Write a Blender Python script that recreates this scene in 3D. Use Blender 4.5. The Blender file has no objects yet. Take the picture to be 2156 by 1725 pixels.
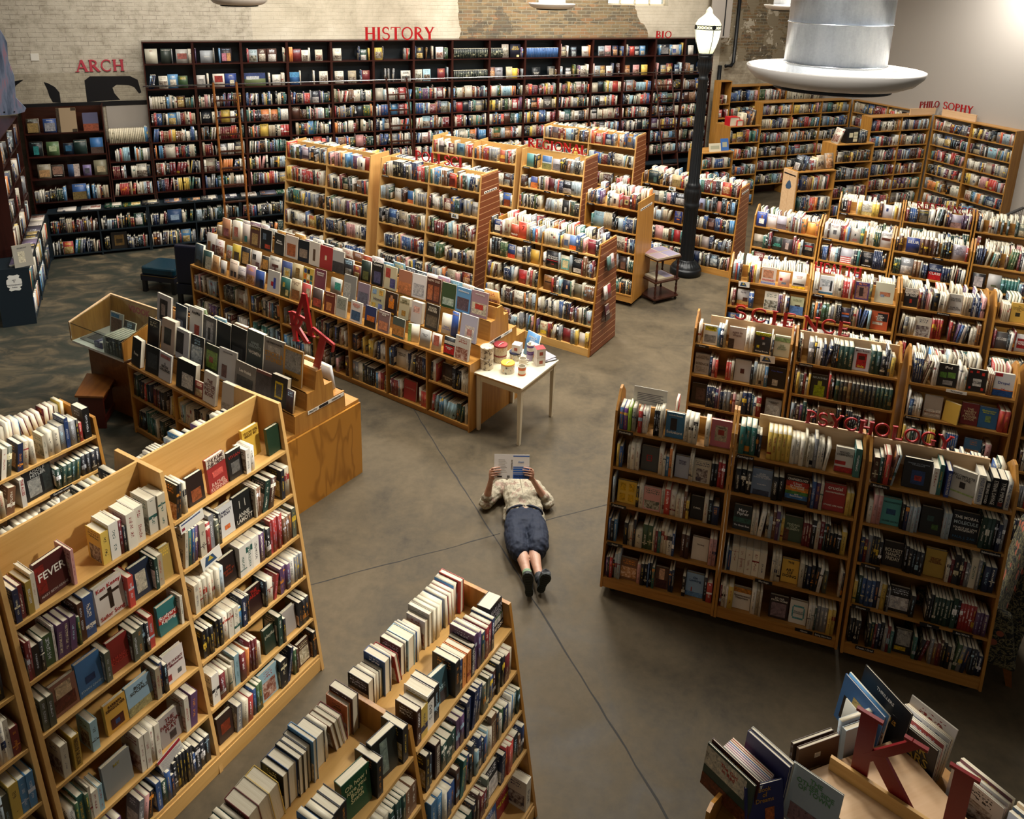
import bpy, bmesh, math, random
import numpy as np
from mathutils import Vector, Matrix
from mathutils.bvhtree import BVHTree
PI=math.pi
R=random.Random(7)
C=bpy.context.scene.collection
SC=bpy.context.scene
# ------------------------------------------------------------------ camera
PF,PCY,PITCH,ROLL,CH=1661.457,422.694,0.277802,-0.028014,5.0433
cp,sp_=math.cos(PITCH),math.sin(PITCH)
FW=Vector((0,cp,-sp_)); rr=Vector((1,0,0)); dd=Vector((0,-sp_,-cp))
r2=rr*math.cos(ROLL)+dd*math.sin(ROLL); d2=dd*math.cos(ROLL)-rr*math.sin(ROLL)
cam_d=bpy.data.cameras.new('camera'); cam=bpy.data.objects.new('camera',cam_d); C.objects.link(cam)
cm=Matrix.Identity(4)
for i,v in enumerate((r2,-d2,-FW)):
    for k in range(3): cm[k][i]=v[k]
cm.translation=Vector((0,0,CH)); cam.matrix_world=cm
cam_d.sensor_fit='HORIZONTAL'; cam_d.sensor_width=36.0; cam_d.lens=PF/2156*36
cam_d.shift_x=0.0; cam_d.shift_y=(PCY-862.5)/2156; cam_d.clip_start=.05; cam_d.clip_end=200
SC.camera=cam
# ------------------------------------------------------------------ world, lights, exposure
w=bpy.data.worlds.new('world'); SC.world=w; w.use_nodes=True
w.node_tree.nodes['Background'].inputs[0].default_value=(1.0,0.93,0.82,1)
w.node_tree.nodes['Background'].inputs[1].default_value=0.17
SC.view_settings.view_transform='Standard'; SC.view_settings.look='None'
SC.view_settings.gamma=1; SC.view_settings.use_curve_mapping=False
SC.view_settings.exposure=0.08
def area(name,loc,size,power,color=(1,.94,.845),target=None,spread=PI):
    l=bpy.data.lights.new(name,'AREA'); l.shape='DISK'; l.size=size; l.energy=power; l.color=color; l.spread=spread
    o=bpy.data.objects.new(name,l); C.objects.link(o); o.location=loc
    t=Vector(target) if target else Vector((loc[0],loc[1],0))
    o.rotation_euler=(t-Vector(loc)).to_track_quat('-Z','Y').to_euler(); return o
LK=1.0
# rows of ceiling fixtures of the hall (all above the picture)
for (x,y,z,p) in ((-1.5,8.2,6.4,205),(1.2,8.6,6.4,265),(4.2,9.4,6.4,200),(-4.6,11.0,6.4,75),(0.4,12.2,6.4,260),(4.6,12.8,6.4,185),
                  (-0.9,5.6,6.6,14),(2.6,6.6,6.5,40),(-7.2,9.6,6.6,42),(7.6,15.5,6.4,110),(1.2,16.4,6.3,130),(-3.2,14.0,6.3,110)):
    area('ceiling_lamp_light',(x,y,z),1.5,p*LK,spread=math.radians(150))
# wall washers above the back wall and the plain wall
area('wall_washer_light',(-5.6,12.2,6.3),.5,75*LK,(1,.93,.84),(-6.6,14.2,4.2))
area('wall_washer_light',(0.2,14.6,6.3),.6,150*LK,(1,.93,.84),(-.8,16.8,4.0))
area('wall_washer_light',(4.4,16.4,6.3),.6,110*LK,(1,.93,.84),(3.4,18.6,4.0))
area('wall_washer_light',(8.9,14.9,5.9),.2,70*LK,(1,.97,.93),(10.2,16.0,4.9),math.radians(95))
area('drum_fill_light',(.1,1.6,6.3),.4,24*LK,(1,.97,.92),(1.42,3.57,5.2),math.radians(28))  # added pair of unseen fill lamps, aimed to brighten the nearest pendant's drum
area('drum_fill_light',(3.6,2.4,6.4),.3,20*LK,(.9,.95,1),(1.42,3.57,5.3),math.radians(26))
area('case_fill_light',(2.9,4.0,6.1),.4,26*LK,(1,.93,.82),(-1.7,4.1,1.3),math.radians(44))  # added unseen fill lamps, aimed to brighten the left-hand birch bookcases
area('case_fill_light',(-1.6,5.2,6.4),.5,14*LK,(1,.94,.84),(-3.4,5.0,1.2),math.radians(60))
# ------------------------------------------------------------------ helpers
def lin(c):
    if isinstance(c,str):
        c=c.lstrip('#'); c=[int(c[i:i+2],16)/255 for i in (0,2,4)]
    return tuple((x/12.92 if x<=.04045 else ((x+.055)/1.055)**2.4) for x in c[:3])
MATS={}
def newmat(name,col=(.8,.8,.8),rough=.6,metal=0.0,spec=.5):
    m=bpy.data.materials.new(name); m.use_nodes=True; b=m.node_tree.nodes['Principled BSDF']
    b.inputs['Base Color'].default_value=(*col,1); b.inputs['Roughness'].default_value=rough
    b.inputs['Metallic'].default_value=metal; b.inputs['Specular IOR Level'].default_value=spec
    MATS[name]=m; return m
class NT:
    def __init__(s,m): s.m=m; s.t=m.node_tree; s.b=s.t.nodes['Principled BSDF']
    def n(s,typ,**kw):
        x=s.t.nodes.new(typ)
        for k,v in kw.items(): setattr(x,k,v)
        return x
    def l(s,a,b): s.t.links.new(a,b)
    def math(s,op,a,b=None,c=None,clamp=False):
        x=s.n('ShaderNodeMath',operation=op); x.use_clamp=clamp
        for i,v in enumerate((a,b,c)):
            if v is None: continue
            if hasattr(v,'is_linked') or hasattr(v,'links'): s.l(v,x.inputs[i])
            else: x.inputs[i].default_value=v
        return x.outputs[0]
    def mix(s,f,a,b):
        x=s.n('ShaderNodeMix',data_type='RGBA')
        for i,v in ((0,f),(6,a),(7,b)):
            if hasattr(v,'links'): s.l(v,x.inputs[i])
            elif i==0: x.inputs[0].default_value=v
            else: x.inputs[i].default_value=(*v,1) if len(v)==3 else v
        return x.outputs[2]
    def noise(s,vec,scale,detail=4,rough=.6,dist=0):
        x=s.n('ShaderNodeTexNoise'); x.inputs['Scale'].default_value=scale; x.inputs['Detail'].default_value=detail
        x.inputs['Roughness'].default_value=rough; x.inputs['Distortion'].default_value=dist
        if vec is not None: s.l(vec,x.inputs['Vector'])
        return x.outputs['Fac']
    def obj(s,sc=(1,1,1),loc=(0,0,0)):
        c=s.n('ShaderNodeTexCoord'); m=s.n('ShaderNodeMapping'); m.inputs['Scale'].default_value=sc; m.inputs['Location'].default_value=loc
        s.l(c.outputs['Object'],m.inputs['Vector']); return m.outputs[0]
    def ramp(s,f,stops):
        x=s.n('ShaderNodeValToRGB'); e=x.color_ramp.elements
        while len(e)>1: e.remove(e[-1])
        e[0].position=stops[0][0]; e[0].color=(*stops[0][1],1)
        for p,c in stops[1:]:
            k=e.new(p); k.color=(*c,1)
        s.l(f,x.inputs[0]); return x.outputs[0]
    def bump(s,h,strength=.3,dist=.01):
        x=s.n('ShaderNodeBump'); x.inputs['Strength'].default_value=strength; x.inputs['Distance'].default_value=dist
        s.l(h,x.inputs['Height']); s.l(x.outputs[0],s.b.inputs['Normal'])
    def col(s,o): s.l(o,s.b.inputs['Base Color'])
def wood(name,c1,c2,rough=.45,axis='x',rings=False,sc=1.0):
    m=newmat(name,lin(c1),rough); t=NT(m)
    s={'x':(1.2*sc,16*sc,16*sc),'z':(16*sc,16*sc,1.2*sc),'y':(16*sc,1.2*sc,16*sc)}[axis]
    v=t.obj(s)
    f=t.noise(v,1.3,5,.6,.6)
    if rings:
        v2=t.obj({'x':(.8,3.2,3.2),'z':(3.4,3.4,1.1),'y':(3,1,3)}[axis])
        g=t.noise(v2,1.4,2,.5,.5); g2=t.math('MULTIPLY',g,17.0); g3=t.math('SINE',g2); g4=t.math('MULTIPLY_ADD',g3,.5,.5)
        g5=t.math('POWER',g4,5.0)
        f=t.math('ADD',t.math('MULTIPLY',f,.45),t.math('MULTIPLY',g5,.5))
    t.col(t.ramp(f,[(.3,lin(c1)),(.75,lin(c2))])); return m
wood('birch','#d6ab68','#c39651',.42,'x'); wood('birch_v','#d4aa6a','#c09456',.42,'z')
wood('birch_face','#deb987','#cfa66f',.5,'x')
wood('oak','#b58441','#92642b',.38,'x'); wood('oak_v','#b6843c','#926026',.38,'z')
wood('pale_maple','#d8b78f','#c9a277',.5,'x')
wood('plywood','#b0792c','#94611e',.33,'z',rings=True)
wood('mahogany','#37160f','#200b08',.3,'x'); wood('mahogany_v','#3a1811','#220c08',.3,'z')
wood('dark_wood','#3c1d12','#23100a',.3,'x')
wood('bench_wood','#8a5524','#6b3c16',.35,'y')
newmat('black_paint',lin('#0b0c10'),.45); newmat('teal_black',lin('#0c1a22'),.5)
newmat('white_paint',lin('#cbc2a8'),.55); newmat('black_metal',lin('#14181b'),.38,.3); newmat('chrome',(.7,.72,.75),.25,1.0)
newmat('sign_red',lin('#9c1218'),.32); newmat('sign_red_deep',lin('#7d0d12'),.35)
newmat('paper_white',lin('#dedbd0'),.7); newmat('label_black',lin('#15151a'),.4); newmat('letter_white',lin('#e6e2d6'),.6)
newmat('leather_teal',lin('#0b2a36'),.25); newmat('leather_navy',lin('#0e1020'),.35); newmat('brass',lin('#a98c4c'),.3,.9)
newmat('rubber',lin('#101010'),.6); newmat('dish_white',lin('#d6d0c8'),.32); newmat('acrylic',(.9,.95,1),.08)
MATS['acrylic'].node_tree.nodes['Principled BSDF'].inputs['Transmission Weight'].default_value=1.0
MATS['acrylic'].node_tree.nodes['Principled BSDF'].inputs['IOR'].default_value=1.2
g=newmat('glass',(.92,1,.97),.02); gb=g.node_tree.nodes['Principled BSDF']; gb.inputs['Transmission Weight'].default_value=1.0; gb.inputs['IOR'].default_value=1.45
# slatwall : red brown panel with pale grooves
m=newmat('slatwall',lin('#6e3a22'),.4); t=NT(m); v=t.obj(); s=t.n('ShaderNodeSeparateXYZ'); t.l(v,s.inputs[0])
fz=t.math('FRACT',t.math('MULTIPLY',s.outputs[2],1/.096)); gm=t.math('LESS_THAN',fz,.1)
nz=t.noise(t.obj((3,3,40)),1.5); cc=t.ramp(nz,[(.3,lin('#7d4426')),(.7,lin('#6a3820'))]); t.col(t.mix(gm,cc,lin('#b98a62')))
# page paper
m=newmat('pages',lin('#d9cfb4'),.75); t=NT(m); nz=t.noise(t.obj((1,1,1)),1.2,1); st=t.noise(t.obj((900,6,6)),1.0,1)
t.col(t.ramp(st,[(.35,lin('#cdc2a6')),(.65,lin('#e2dac4'))]))
# galvanised duct
m=newmat('galvanised',(.62,.66,.70),.36,.6); t=NT(m); nz=t.noise(t.obj((9,9,2.0)),3,3); n2=t.noise(t.obj((60,60,60)),2,3)
t.col(t.ramp(t.math('MULTIPLY_ADD',n2,.35,t.math('MULTIPLY',nz,.65)),[(.3,(.56,.60,.66)),(.5,(.70,.75,.80)),(.75,(.84,.88,.92))]))

# polished concrete
m=newmat('concrete',(.2,.18,.15),.3,0,.16); t=NT(m)
a=t.noise(t.obj((1,1,1)),.55,6,.62,.4); b2=t.noise(t.obj((1,1,1),(5,9,0)),2.3,8,.65,.5); c2=t.noise(t.obj((1,1,1)),14,6,.7)
f=t.math('ADD',t.math('MULTIPLY',a,.42),t.math('ADD',t.math('MULTIPLY',b2,.40),t.math('MULTIPLY',c2,.18)))
base=t.ramp(f,[(.36,lin('#37322a')),(.46,lin('#4b4335')),(.54,lin('#574d3c')),(.64,lin('#625746'))])
# blotchy acid stained corner on the left side of the hall
s=t.n('ShaderNodeSeparateXYZ'); t.l(t.obj(),s.inputs[0])
e=t.math('ADD',t.math('MULTIPLY',s.outputs[0],-.75),t.math('MULTIPLY',s.outputs[1],.25))
e=t.math('ADD',e,t.math('MULTIPLY_ADD',b2,2.4,-1.2)); mk=t.math('MULTIPLY',t.math('SUBTRACT',e,4.0),.8,clamp=True)
st=t.noise(t.obj((1,1.6,1),(3,1,0)),1.9,6,.62,.8)
dk=t.ramp(st,[(.40,lin('#33362f')),(.5,lin('#413f36')),(.58,lin('#574f3f')),(.70,lin('#6f6450'))])
t.col(t.mix(mk,base,dk))
t.l(t.ramp(b2,[(.35,(.46,)*3),(.65,(.64,)*3)]),t.b.inputs['Roughness']); t.bump(c2,.05,.003)
newmat('joint',lin('#24221f'),.8)
# book cloth / jackets: one procedural material driven by each book's own colours
m=newmat('book_jacket',(.5,.5,.5),.42); t=NT(m)
def attr(n,o): x=t.n('ShaderNodeAttribute'); x.attribute_name=n; return x.outputs[o]
colA=attr('Col','Color'); colB=attr('Acc','Color'); seed=attr('seed','Fac'); asp=attr('asp','Fac')
uvn=t.n('ShaderNodeUVMap'); uvn.uv_map='UVMap'; s=t.n('ShaderNodeSeparateXYZ'); t.l(uvn.outputs[0],s.inputs[0]); U,V=s.outputs[0],s.outputs[1]
ty=t.math('FLOOR',t.math('MULTIPLY',U,.5)); u=t.math('SUBTRACT',U,t.math('MULTIPLY',ty,2.0))
isp=t.math('LESS_THAN',ty,.5); isc=t.math('COMPARE',ty,1.0,.4); isg=t.math('COMPARE',ty,2.0,.4)
def comb(x,y,z):
    c=t.n('ShaderNodeCombineXYZ')
    for i,v in enumerate((x,y,z)):
        if hasattr(v,'links'): t.l(v,c.inputs[i])
        else: c.inputs[i].default_value=v
    return c.outputs[0]
def fr(k,o=0.0): return t.math('FRACT',t.math('MULTIPLY_ADD',seed,k,o))
on=t.math('GREATER_THAN',seed,0.0)
# spine lettering
sv=t.math('MULTIPLY',V,asp)
gl=t.noise(comb(t.math('MULTIPLY',u,4.6),t.math('MULTIPLY',sv,4.6),t.math('MULTIPLY',seed,91.0)),1.9,1.5,.5)
glm=t.math('GREATER_THAN',gl,.525)
wd=t.noise(comb(0.0,t.math('MULTIPLY',sv,.55),t.math('MULTIPLY',seed,47.0)),1.5,0); glm=t.math('MULTIPLY',glm,t.math('GREATER_THAN',wd,.42))
inu=t.math('LESS_THAN',t.math('ABSOLUTE',t.math('SUBTRACT',u,.5)),t.math('MULTIPLY_ADD',fr(13.7),.10,.11))
lo=t.math('MULTIPLY_ADD',fr(5.3),.2,.12); hi=t.math('MULTIPLY_ADD',fr(9.1),.2,.74)
inv=t.math('MULTIPLY',t.math('GREATER_THAN',V,lo),t.math('LESS_THAN',V,hi))
sg=t.math('MULTIPLY',t.math('MULTIPLY',glm,inu),inv)
# spine bands
bd=t.math('MULTIPLY',t.math('GREATER_THAN',fr(17.3),.62),t.math('LESS_THAN',t.math('ABSOLUTE',t.math('SUBTRACT',V,t.math('MULTIPLY_ADD',fr(3.9),.7,.18))),t.math('MULTIPLY',fr(23.1),.10)))
spc=t.mix(bd,colA,colB); spc=t.mix(t.math('MULTIPLY',sg,t.math('SUBTRACT',1.0,bd)),spc,colB); spc=t.mix(t.math('MULTIPLY',sg,bd),spc,colA)
# front cover: title lines and a picture
cu=t.math('MULTIPLY',u,t.math('DIVIDE',6.0,1.0)); cv=t.math('MULTIPLY',V,9.0)
g2=t.math('GREATER_THAN',t.noise(comb(t.math('MULTIPLY',u,17.0),t.math('MULTIPLY',V,20.0),t.math('MULTIPLY',seed,31.0)),1.2,1),.5)
ln=t.math('MULTIPLY',t.math('LESS_THAN',t.math('FRACT',t.math('MULTIPLY',V,11.0)),.62),t.math('LESS_THAN',t.math('ABSOLUTE',t.math('SUBTRACT',u,.5)),t.math('MULTIPLY_ADD',fr(7.7),.2,.2)))
tt=t.math('MULTIPLY',t.math('MULTIPLY',g2,ln),t.math('MULTIPLY',t.math('GREATER_THAN',V,.69),t.math('LESS_THAN',V,.93)))
pn=t.noise(comb(t.math('MULTIPLY',u,3.0),t.math('MULTIPLY',V,4.0),t.math('MULTIPLY',seed,77.0)),1.6,5,.65,.8)
pic=t.ramp(pn,[(.36,(.03,.03,.04)),(.46,(.25,.16,.10)),(.53,(.55,.48,.38)),(.62,(.85,.80,.70))]); pic=t.mix(.45,pic,colB)
ip=t.math('MULTIPLY',t.math('MULTIPLY',t.math('GREATER_THAN',V,t.math('MULTIPLY',fr(2.3),.14)),t.math('LESS_THAN',V,t.math('MULTIPLY_ADD',fr(4.7),.3,.42))),
   t.math('LESS_THAN',t.math('ABSOLUTE',t.math('SUBTRACT',u,.5)),t.math('MULTIPLY_ADD',fr(8.9),.2,.3)))
ip=t.math('MULTIPLY',ip,t.math('GREATER_THAN',fr(5.9),.25))
cvc=t.mix(ip,colA,pic); cvc=t.mix(tt,cvc,colB)
res=t.mix(t.math('MULTIPLY',on,isp),colA,spc); res=t.mix(t.math('MULTIPLY',on,isc),res,cvc)
edge=t.math('LESS_THAN',t.math('ABSOLUTE',t.math('SUBTRACT',u,.5)),.42)
pg=t.noise(comb(t.math('MULTIPLY',u,60.0),seed,0.0),1,0); pgc=t.ramp(pg,[(.3,lin('#cfc5a9')),(.7,lin('#e6dfca'))])
res=t.mix(t.math('MULTIPLY',isg,edge),res,pgc)
t.col(res)
# painted colour attribute
m=newmat('printed',(.5,.5,.5),.45); t=NT(m); x=t.n('ShaderNodeAttribute'); x.attribute_name='Col'; t.col(x.outputs['Color'])
# printed pictures : the block's own colour broken up like a photograph
m=newmat('printed_picture',(.5,.5,.5),.42); t=NT(m); x=t.n('ShaderNodeAttribute'); x.attribute_name='Col'
n_=t.noise(t.obj((1,1,1)),34,6,.7,1.2); k_=t.ramp(n_,[(.34,(.30,.28,.27)),(.47,(.85,.85,.85)),(.56,(1.05,1.03,1.0)),(.68,(1.75,1.65,1.5))])
mx=t.n('ShaderNodeMix',data_type='RGBA',blend_type='MULTIPLY'); mx.inputs[0].default_value=1; t.l(x.outputs['Color'],mx.inputs[6]); t.l(k_,mx.inputs[7]); t.col(mx.outputs[2])
# ---- mesh builder
class MB:
    def __init__(s): s.v=[]; s.f=[]; s.c=[]
    def add(s,vs,fs,M=None,col=None):
        o=len(s.v)
        if M is not None: vs=[M@Vector(p) for p in vs]
        s.v+= [tuple(p) for p in vs]; s.f+=[tuple(i+o for i in f) for f in fs]; s.c+=[col]*len(fs); return s
    def box(s,x0,y0,z0,x1,y1,z1,M=None,col=None):
        return s.add([(x0,y0,z0),(x1,y0,z0),(x1,y1,z0),(x0,y1,z0),(x0,y0,z1),(x1,y0,z1),(x1,y1,z1),(x0,y1,z1)],
            [(0,3,2,1),(4,5,6,7),(0,1,5,4),(1,2,6,5),(2,3,7,6),(3,0,4,7)],M,col)
    def prism(s,pts,x0,x1,M=None,axis='x',col=None):
        """polygon pts (a,b) extruded; axis x: pts are (y,z); axis y: (x,z); axis z: (x,y)"""
        k=len(pts)
        def P(p,e): return {'x':(e,p[0],p[1]),'y':(p[0],e,p[1]),'z':(p[0],p[1],e)}[axis]
        ar=sum(pts[i][0]*pts[(i+1)%k][1]-pts[(i+1)%k][0]*pts[i][1] for i in range(k))
        if axis=='y': ar=-ar
        pts=list(pts) if ar>0 else list(pts)[::-1]
        vs=[P(p,x0) for p in pts]+[P(p,x1) for p in pts]
        fs=[tuple(range(k))[::-1],tuple(range(k,2*k))]+[(i,(i+1)%k,(i+1)%k+k,i+k) for i in range(k)]
        return s.add(vs,fs,M,col)
    def tube(s,pts,r,n=10,M=None,col=None,cap=True):
        pts=[Vector(p) for p in pts]; rs=r if isinstance(r,(list,tuple)) else [r]*len(pts)
        vs=[];fs=[]; up=None
        for i,p in enumerate(pts):
            d=(pts[min(i+1,len(pts)-1)]-pts[max(i-1,0)]).normalized()
            if up is None: up=Vector((0,0,1)) if abs(d.z)<.9 else Vector((1,0,0))
            a=d.cross(up).normalized(); b=d.cross(a).normalized(); up=-b if False else up
            for k in range(n):
                q=2*PI*k/n; vs.append(p+(a*math.cos(q)+b*math.sin(q))*rs[i])
        for i in range(len(pts)-1):
            for k in range(n): fs.append((i*n+k,i*n+(k+1)%n,(i+1)*n+(k+1)%n,(i+1)*n+k))
        if cap: fs.append(tuple(range(n))[::-1]); fs.append(tuple(range((len(pts)-1)*n,len(pts)*n)))
        return s.add(vs,fs,M,col)
    def lathe(s,prof,n=32,M=None,col=None,sx=1,sy=1):
        vs=[];fs=[]
        for (r,z) in prof:
            for k in range(n):
                q=2*PI*k/n; vs.append((r*math.cos(q)*sx,r*math.sin(q)*sy,z))
        for i in range(len(prof)-1):
            for k in range(n): fs.append((i*n+k,i*n+(k+1)%n,(i+1)*n+(k+1)%n,(i+1)*n+k))
        return s.add(vs,fs,M,col)
    def build(s,name,mat,parent=None,smooth=False,M=None,bevel=0):
        me=bpy.data.meshes.new(name); me.from_pydata(s.v,[],s.f); me.update()
        if any(c is not None for c in s.c):
            a=me.attributes.new('Col','FLOAT_COLOR','FACE')
            for i,c in enumerate(s.c): a.data[i].color=(*(c or (.5,.5,.5)),1)
        if smooth:
            for p in me.polygons: p.use_smooth=True
        me.materials.append(MATS[mat] if isinstance(mat,str) else mat)
        o=bpy.data.objects.new(name,me); C.objects.link(o)
        if M is not None: o.matrix_world=M
        if parent is not None: o.parent=parent
        if bevel:
            bm_=o.modifiers.new('bevel','BEVEL'); bm_.width=bevel; bm_.segments=2; bm_.limit_method='ANGLE'
        return o
def tag(o,label=None,cat=None,group=None,kind=None):
    if label: o['label']=label
    if cat: o['category']=cat
    if group: o['group']=group
    if kind: o['kind']=kind
    return o
def empty(name,loc=(0,0,0),rz=0.0,M=None):
    o=bpy.data.objects.new(name,None); C.objects.link(o); o.empty_display_size=.1
    if M is not None: o.matrix_world=M
    else: o.location=loc; o.rotation_euler=(0,0,rz)
    return o
class Fr:
    def __init__(s,x,y,az,z=0): s.x,s.y,s.az,s.z=x,y,math.radians(az),z; s.M=Matrix.Translation((x,y,z))@Matrix.Rotation(s.az,4,'Z')
    def at(s,x,y,z=0): return s.M@Vector((x,y,z))
    def sub(s,x,y=0,z=0,a=0):
        p=s.at(x,y,z); return Fr(p.x,p.y,math.degrees(s.az)+a,p.z)
    def thing(s,name): return empty(name,(s.x,s.y,s.z),s.az)
# text meshes with the built-in face
TC={}
def textmesh(txt,size=.05,bold=0.0,ext=0.0004,align='CENTER',key=None):
    k=(txt,round(size,4),bold,ext,align)
    if k in TC: return TC[k]
    cu=bpy.data.curves.new('t','FONT'); cu.body=txt; cu.size=size; cu.align_x=align; cu.align_y='CENTER'; cu.extrude=ext; cu.offset=bold; cu.resolution_u=2
    cu.space_line=.85
    ob=bpy.data.objects.new('t',cu); C.objects.link(ob)
    dg=bpy.context.evaluated_depsgraph_get(); me=bpy.data.meshes.new_from_object(ob.evaluated_get(dg))
    bpy.data.objects.remove(ob); TC[k]=me; return me
TMATS={}
def cmat(col,rough=.45):
    c=lin(col) if isinstance(col,str) else tuple(col)
    k=tuple(round(x,3) for x in c)
    if k not in TMATS: TMATS[k]=newmat('ink_%d'%len(TMATS),c,rough)
    return TMATS[k]
def text(name,txt,size,col,M,parent=None,bold=0.0,width=None,ext=.0004):
    me=textmesh(txt,size,bold,ext).copy(); me.materials.clear(); me.materials.append(cmat(col))
    if width and len(me.vertices):
        xs=[v.co.x for v in me.vertices]; w_=max(xs)-min(xs)
        if w_>width:
            k=width/w_
            for v in me.vertices: v.co.x*=k
    o=bpy.data.objects.new(name,me); C.objects.link(o)
    if parent is not None: o.parent=parent; o.matrix_local=M
    else: o.matrix_world=M
    return o
# ------------------------------------------------------------------ setting
WF=Fr(-8.05,13.041,24.4)                 # frame of the back wall (x along it, y into it)
WOFF=.62; CORNER=17.96
fl=MB().add([(-14,-3,0),(16,-3,0),(16,24,0),(-14,24,0)],[(0,1,2,3)]).build('floor','concrete'); tag(fl,kind='structure')
def joint(pts,wd=.012):
    m=MB(); out=[]
    for i in range(len(pts)-1):
        a=Vector(pts[i]); b=Vector(pts[i+1]); n=max(2,int((b-a).length/.12))
        for k in range(n+(i==len(pts)-2)): out.append(a.lerp(b,k/n)+Vector((R.uniform(-.006,.006),R.uniform(-.006,.006))))
    vs=[];fs=[]
    for i,p in enumerate(out):
        d=(out[min(i+1,len(out)-1)]-out[max(i-1,0)]).normalized(); q=Vector((-d.y,d.x))*wd*R.uniform(.35,.7)
        vs+=[(p.x+q.x,p.y+q.y,.0012),(p.x-q.x,p.y-q.y,.0012)]
    for i in range(len(out)-1): fs.append((2*i,2*i+1,2*i+3,2*i+2))
    o=m.add(vs,fs).build('floor_joint','joint',fl); return o
joint([(-1.6,9.55),(-1.1,8.396),(-.553,7.225),(-.025,6.112),(.27,5.467),(.626,4.714),(1.083,3.696),(1.6,2.5)])
joint([(-1.85,5.45),(-1.389,5.668),(-.431,6.082),(-.03,6.27)],.008); joint([(.395,6.47),(1.012,6.734),(1.9,7.1)],.008)
# back wall material
m=newmat('old_wall',(.5,.5,.5),.85); t=NT(m); v=t.obj(); s=t.n('ShaderNodeSeparateXYZ'); t.l(v,s.inputs[0]); X,Z=s.outputs[0],s.outputs[2]
bt=t.n('ShaderNodeTexBrick'); bt.inputs['Scale'].default_value=1.0; bt.inputs['Brick Width'].default_value=.225; bt.inputs['Row Height'].default_value=.075
bt.inputs['Mortar Size'].default_value=.007; bt.inputs['Mortar Smooth'].default_value=.3; bt.inputs['Bias'].default_value=-.1
c=t.n('ShaderNodeCombineXYZ'); nz=t.noise(v,3,3); t.l(X,c.inputs[0]); t.l(t.math('MULTIPLY_ADD',nz,.03,Z),c.inputs[1]); t.l(c.outputs[0],bt.inputs['Vector'])
bt.inputs['Color1'].default_value=(*lin('#6f6148'),1); bt.inputs['Color2'].default_value=(*lin('#8b7350'),1); bt.inputs['Mortar'].default_value=(*lin('#8d8670'),1)
vor=t.n('ShaderNodeTexVoronoi'); vor.inputs['Scale'].default_value=1; mp=t.n('ShaderNodeMapping'); mp.inputs['Scale'].default_value=(4.6,1,13.5); t.l(v,mp.inputs[0]); t.l(mp.outputs[0],vor.inputs['Vector'])
hs=t.n('ShaderNodeSeparateColor'); t.l(vor.outputs['Color'],hs.inputs[0])
var=t.ramp(hs.outputs[0],[(.0,lin('#4e483c')),(.3,lin('#77694d')),(.55,lin('#857050')),(.72,lin('#8a6040')),(.82,lin('#5a564a')),(.92,lin('#3a3a36'))])
raw=t.mix(.55,bt.outputs[0],var); raw=t.mix(bt.outputs['Fac'],raw,lin('#8a8674'))
gr=t.noise(v,1.1,5,.65); raw=t.mix(t.math('MULTIPLY',t.math('GREATER_THAN',gr,.62),.5),raw,lin('#3e3c36'))
pn=t.noise(v,.9,7,.7,.3); plaster=t.ramp(pn,[(.3,lin('#8d8470')),(.42,lin('#b0a793')),(.55,lin('#c2b9a5')),(.7,lin('#cec6b4'))])
pb=t.noise(v,5,6,.7); painted=t.ramp(pb,[(.3,lin('#99917f')),(.5,lin('#b9b1a0')),(.7,lin('#c6bfae'))])
crk=t.math('MULTIPLY',bt.outputs['Fac'],t.math('GREATER_THAN',t.noise(v,3.3,5,.75),.5))
painted=t.mix(t.math('MULTIPLY',crk,.4),painted,lin('#7a6d64'))
band=t.ramp(t.noise(v,7,6,.75),[(.3,lin('#8b8372')),(.6,lin('#aba28e'))])
en=t.math('MULTIPLY_ADD',t.noise(v,1.7,5,.6,.4),1.3,-.65)
israw=t.math('MULTIPLY',t.math('GREATER_THAN',t.math('MULTIPLY_ADD',en,.35,X),7.81),t.math('LESS_THAN',t.math('ADD',t.math('MULTIPLY_ADD',en,.5,X),t.math('MULTIPLY',t.math('SUBTRACT',Z,3.8),.55)),12.45))
r2m=t.math('MULTIPLY',t.math('GREATER_THAN',X,14.75),t.math('GREATER_THAN',t.math('MULTIPLY_ADD',en,-.9,X),14.95))
peel=t.math('MULTIPLY',t.math('GREATER_THAN',X,14.6),t.math('GREATER_THAN',t.noise(v,1.5,5,.6,.5),.50))
w1=t.mix(t.math('GREATER_THAN',X,3.66),painted,plaster)
w1=t.mix(t.math('MULTIPLY',t.math('LESS_THAN',Z,3.2),t.math('LESS_THAN',X,1.75)),w1,band)
w1=t.mix(israw,w1,raw)
rightcol=t.mix(peel,raw,lin('#8a7f68')); rightcol=t.mix(t.math('MULTIPLY',peel,t.math('GREATER_THAN',t.noise(v,2.1,5,.6),.56)),rightcol,lin('#b9b09c'))
rightcol=t.mix(t.math('LESS_THAN',Z,3.15),rightcol,t.ramp(pb,[(.35,lin('#857c69')),(.65,lin('#b0a894'))]))
w1=t.mix(t.math('GREATER_THAN',X,14.6),w1,rightcol)
t.col(w1); bh=t.math('ADD',t.math('MULTIPLY',bt.outputs['Fac'],-.6),t.math('MULTIPLY',pb,.8)); t.bump(bh,.6,.02)
newmat('grey_wall',lin('#a39c93'),.5); newmat('dark_wall',lin('#2a2622'),.7); newmat('ceiling_white',lin('#b7b2a8'),.8)
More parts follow.
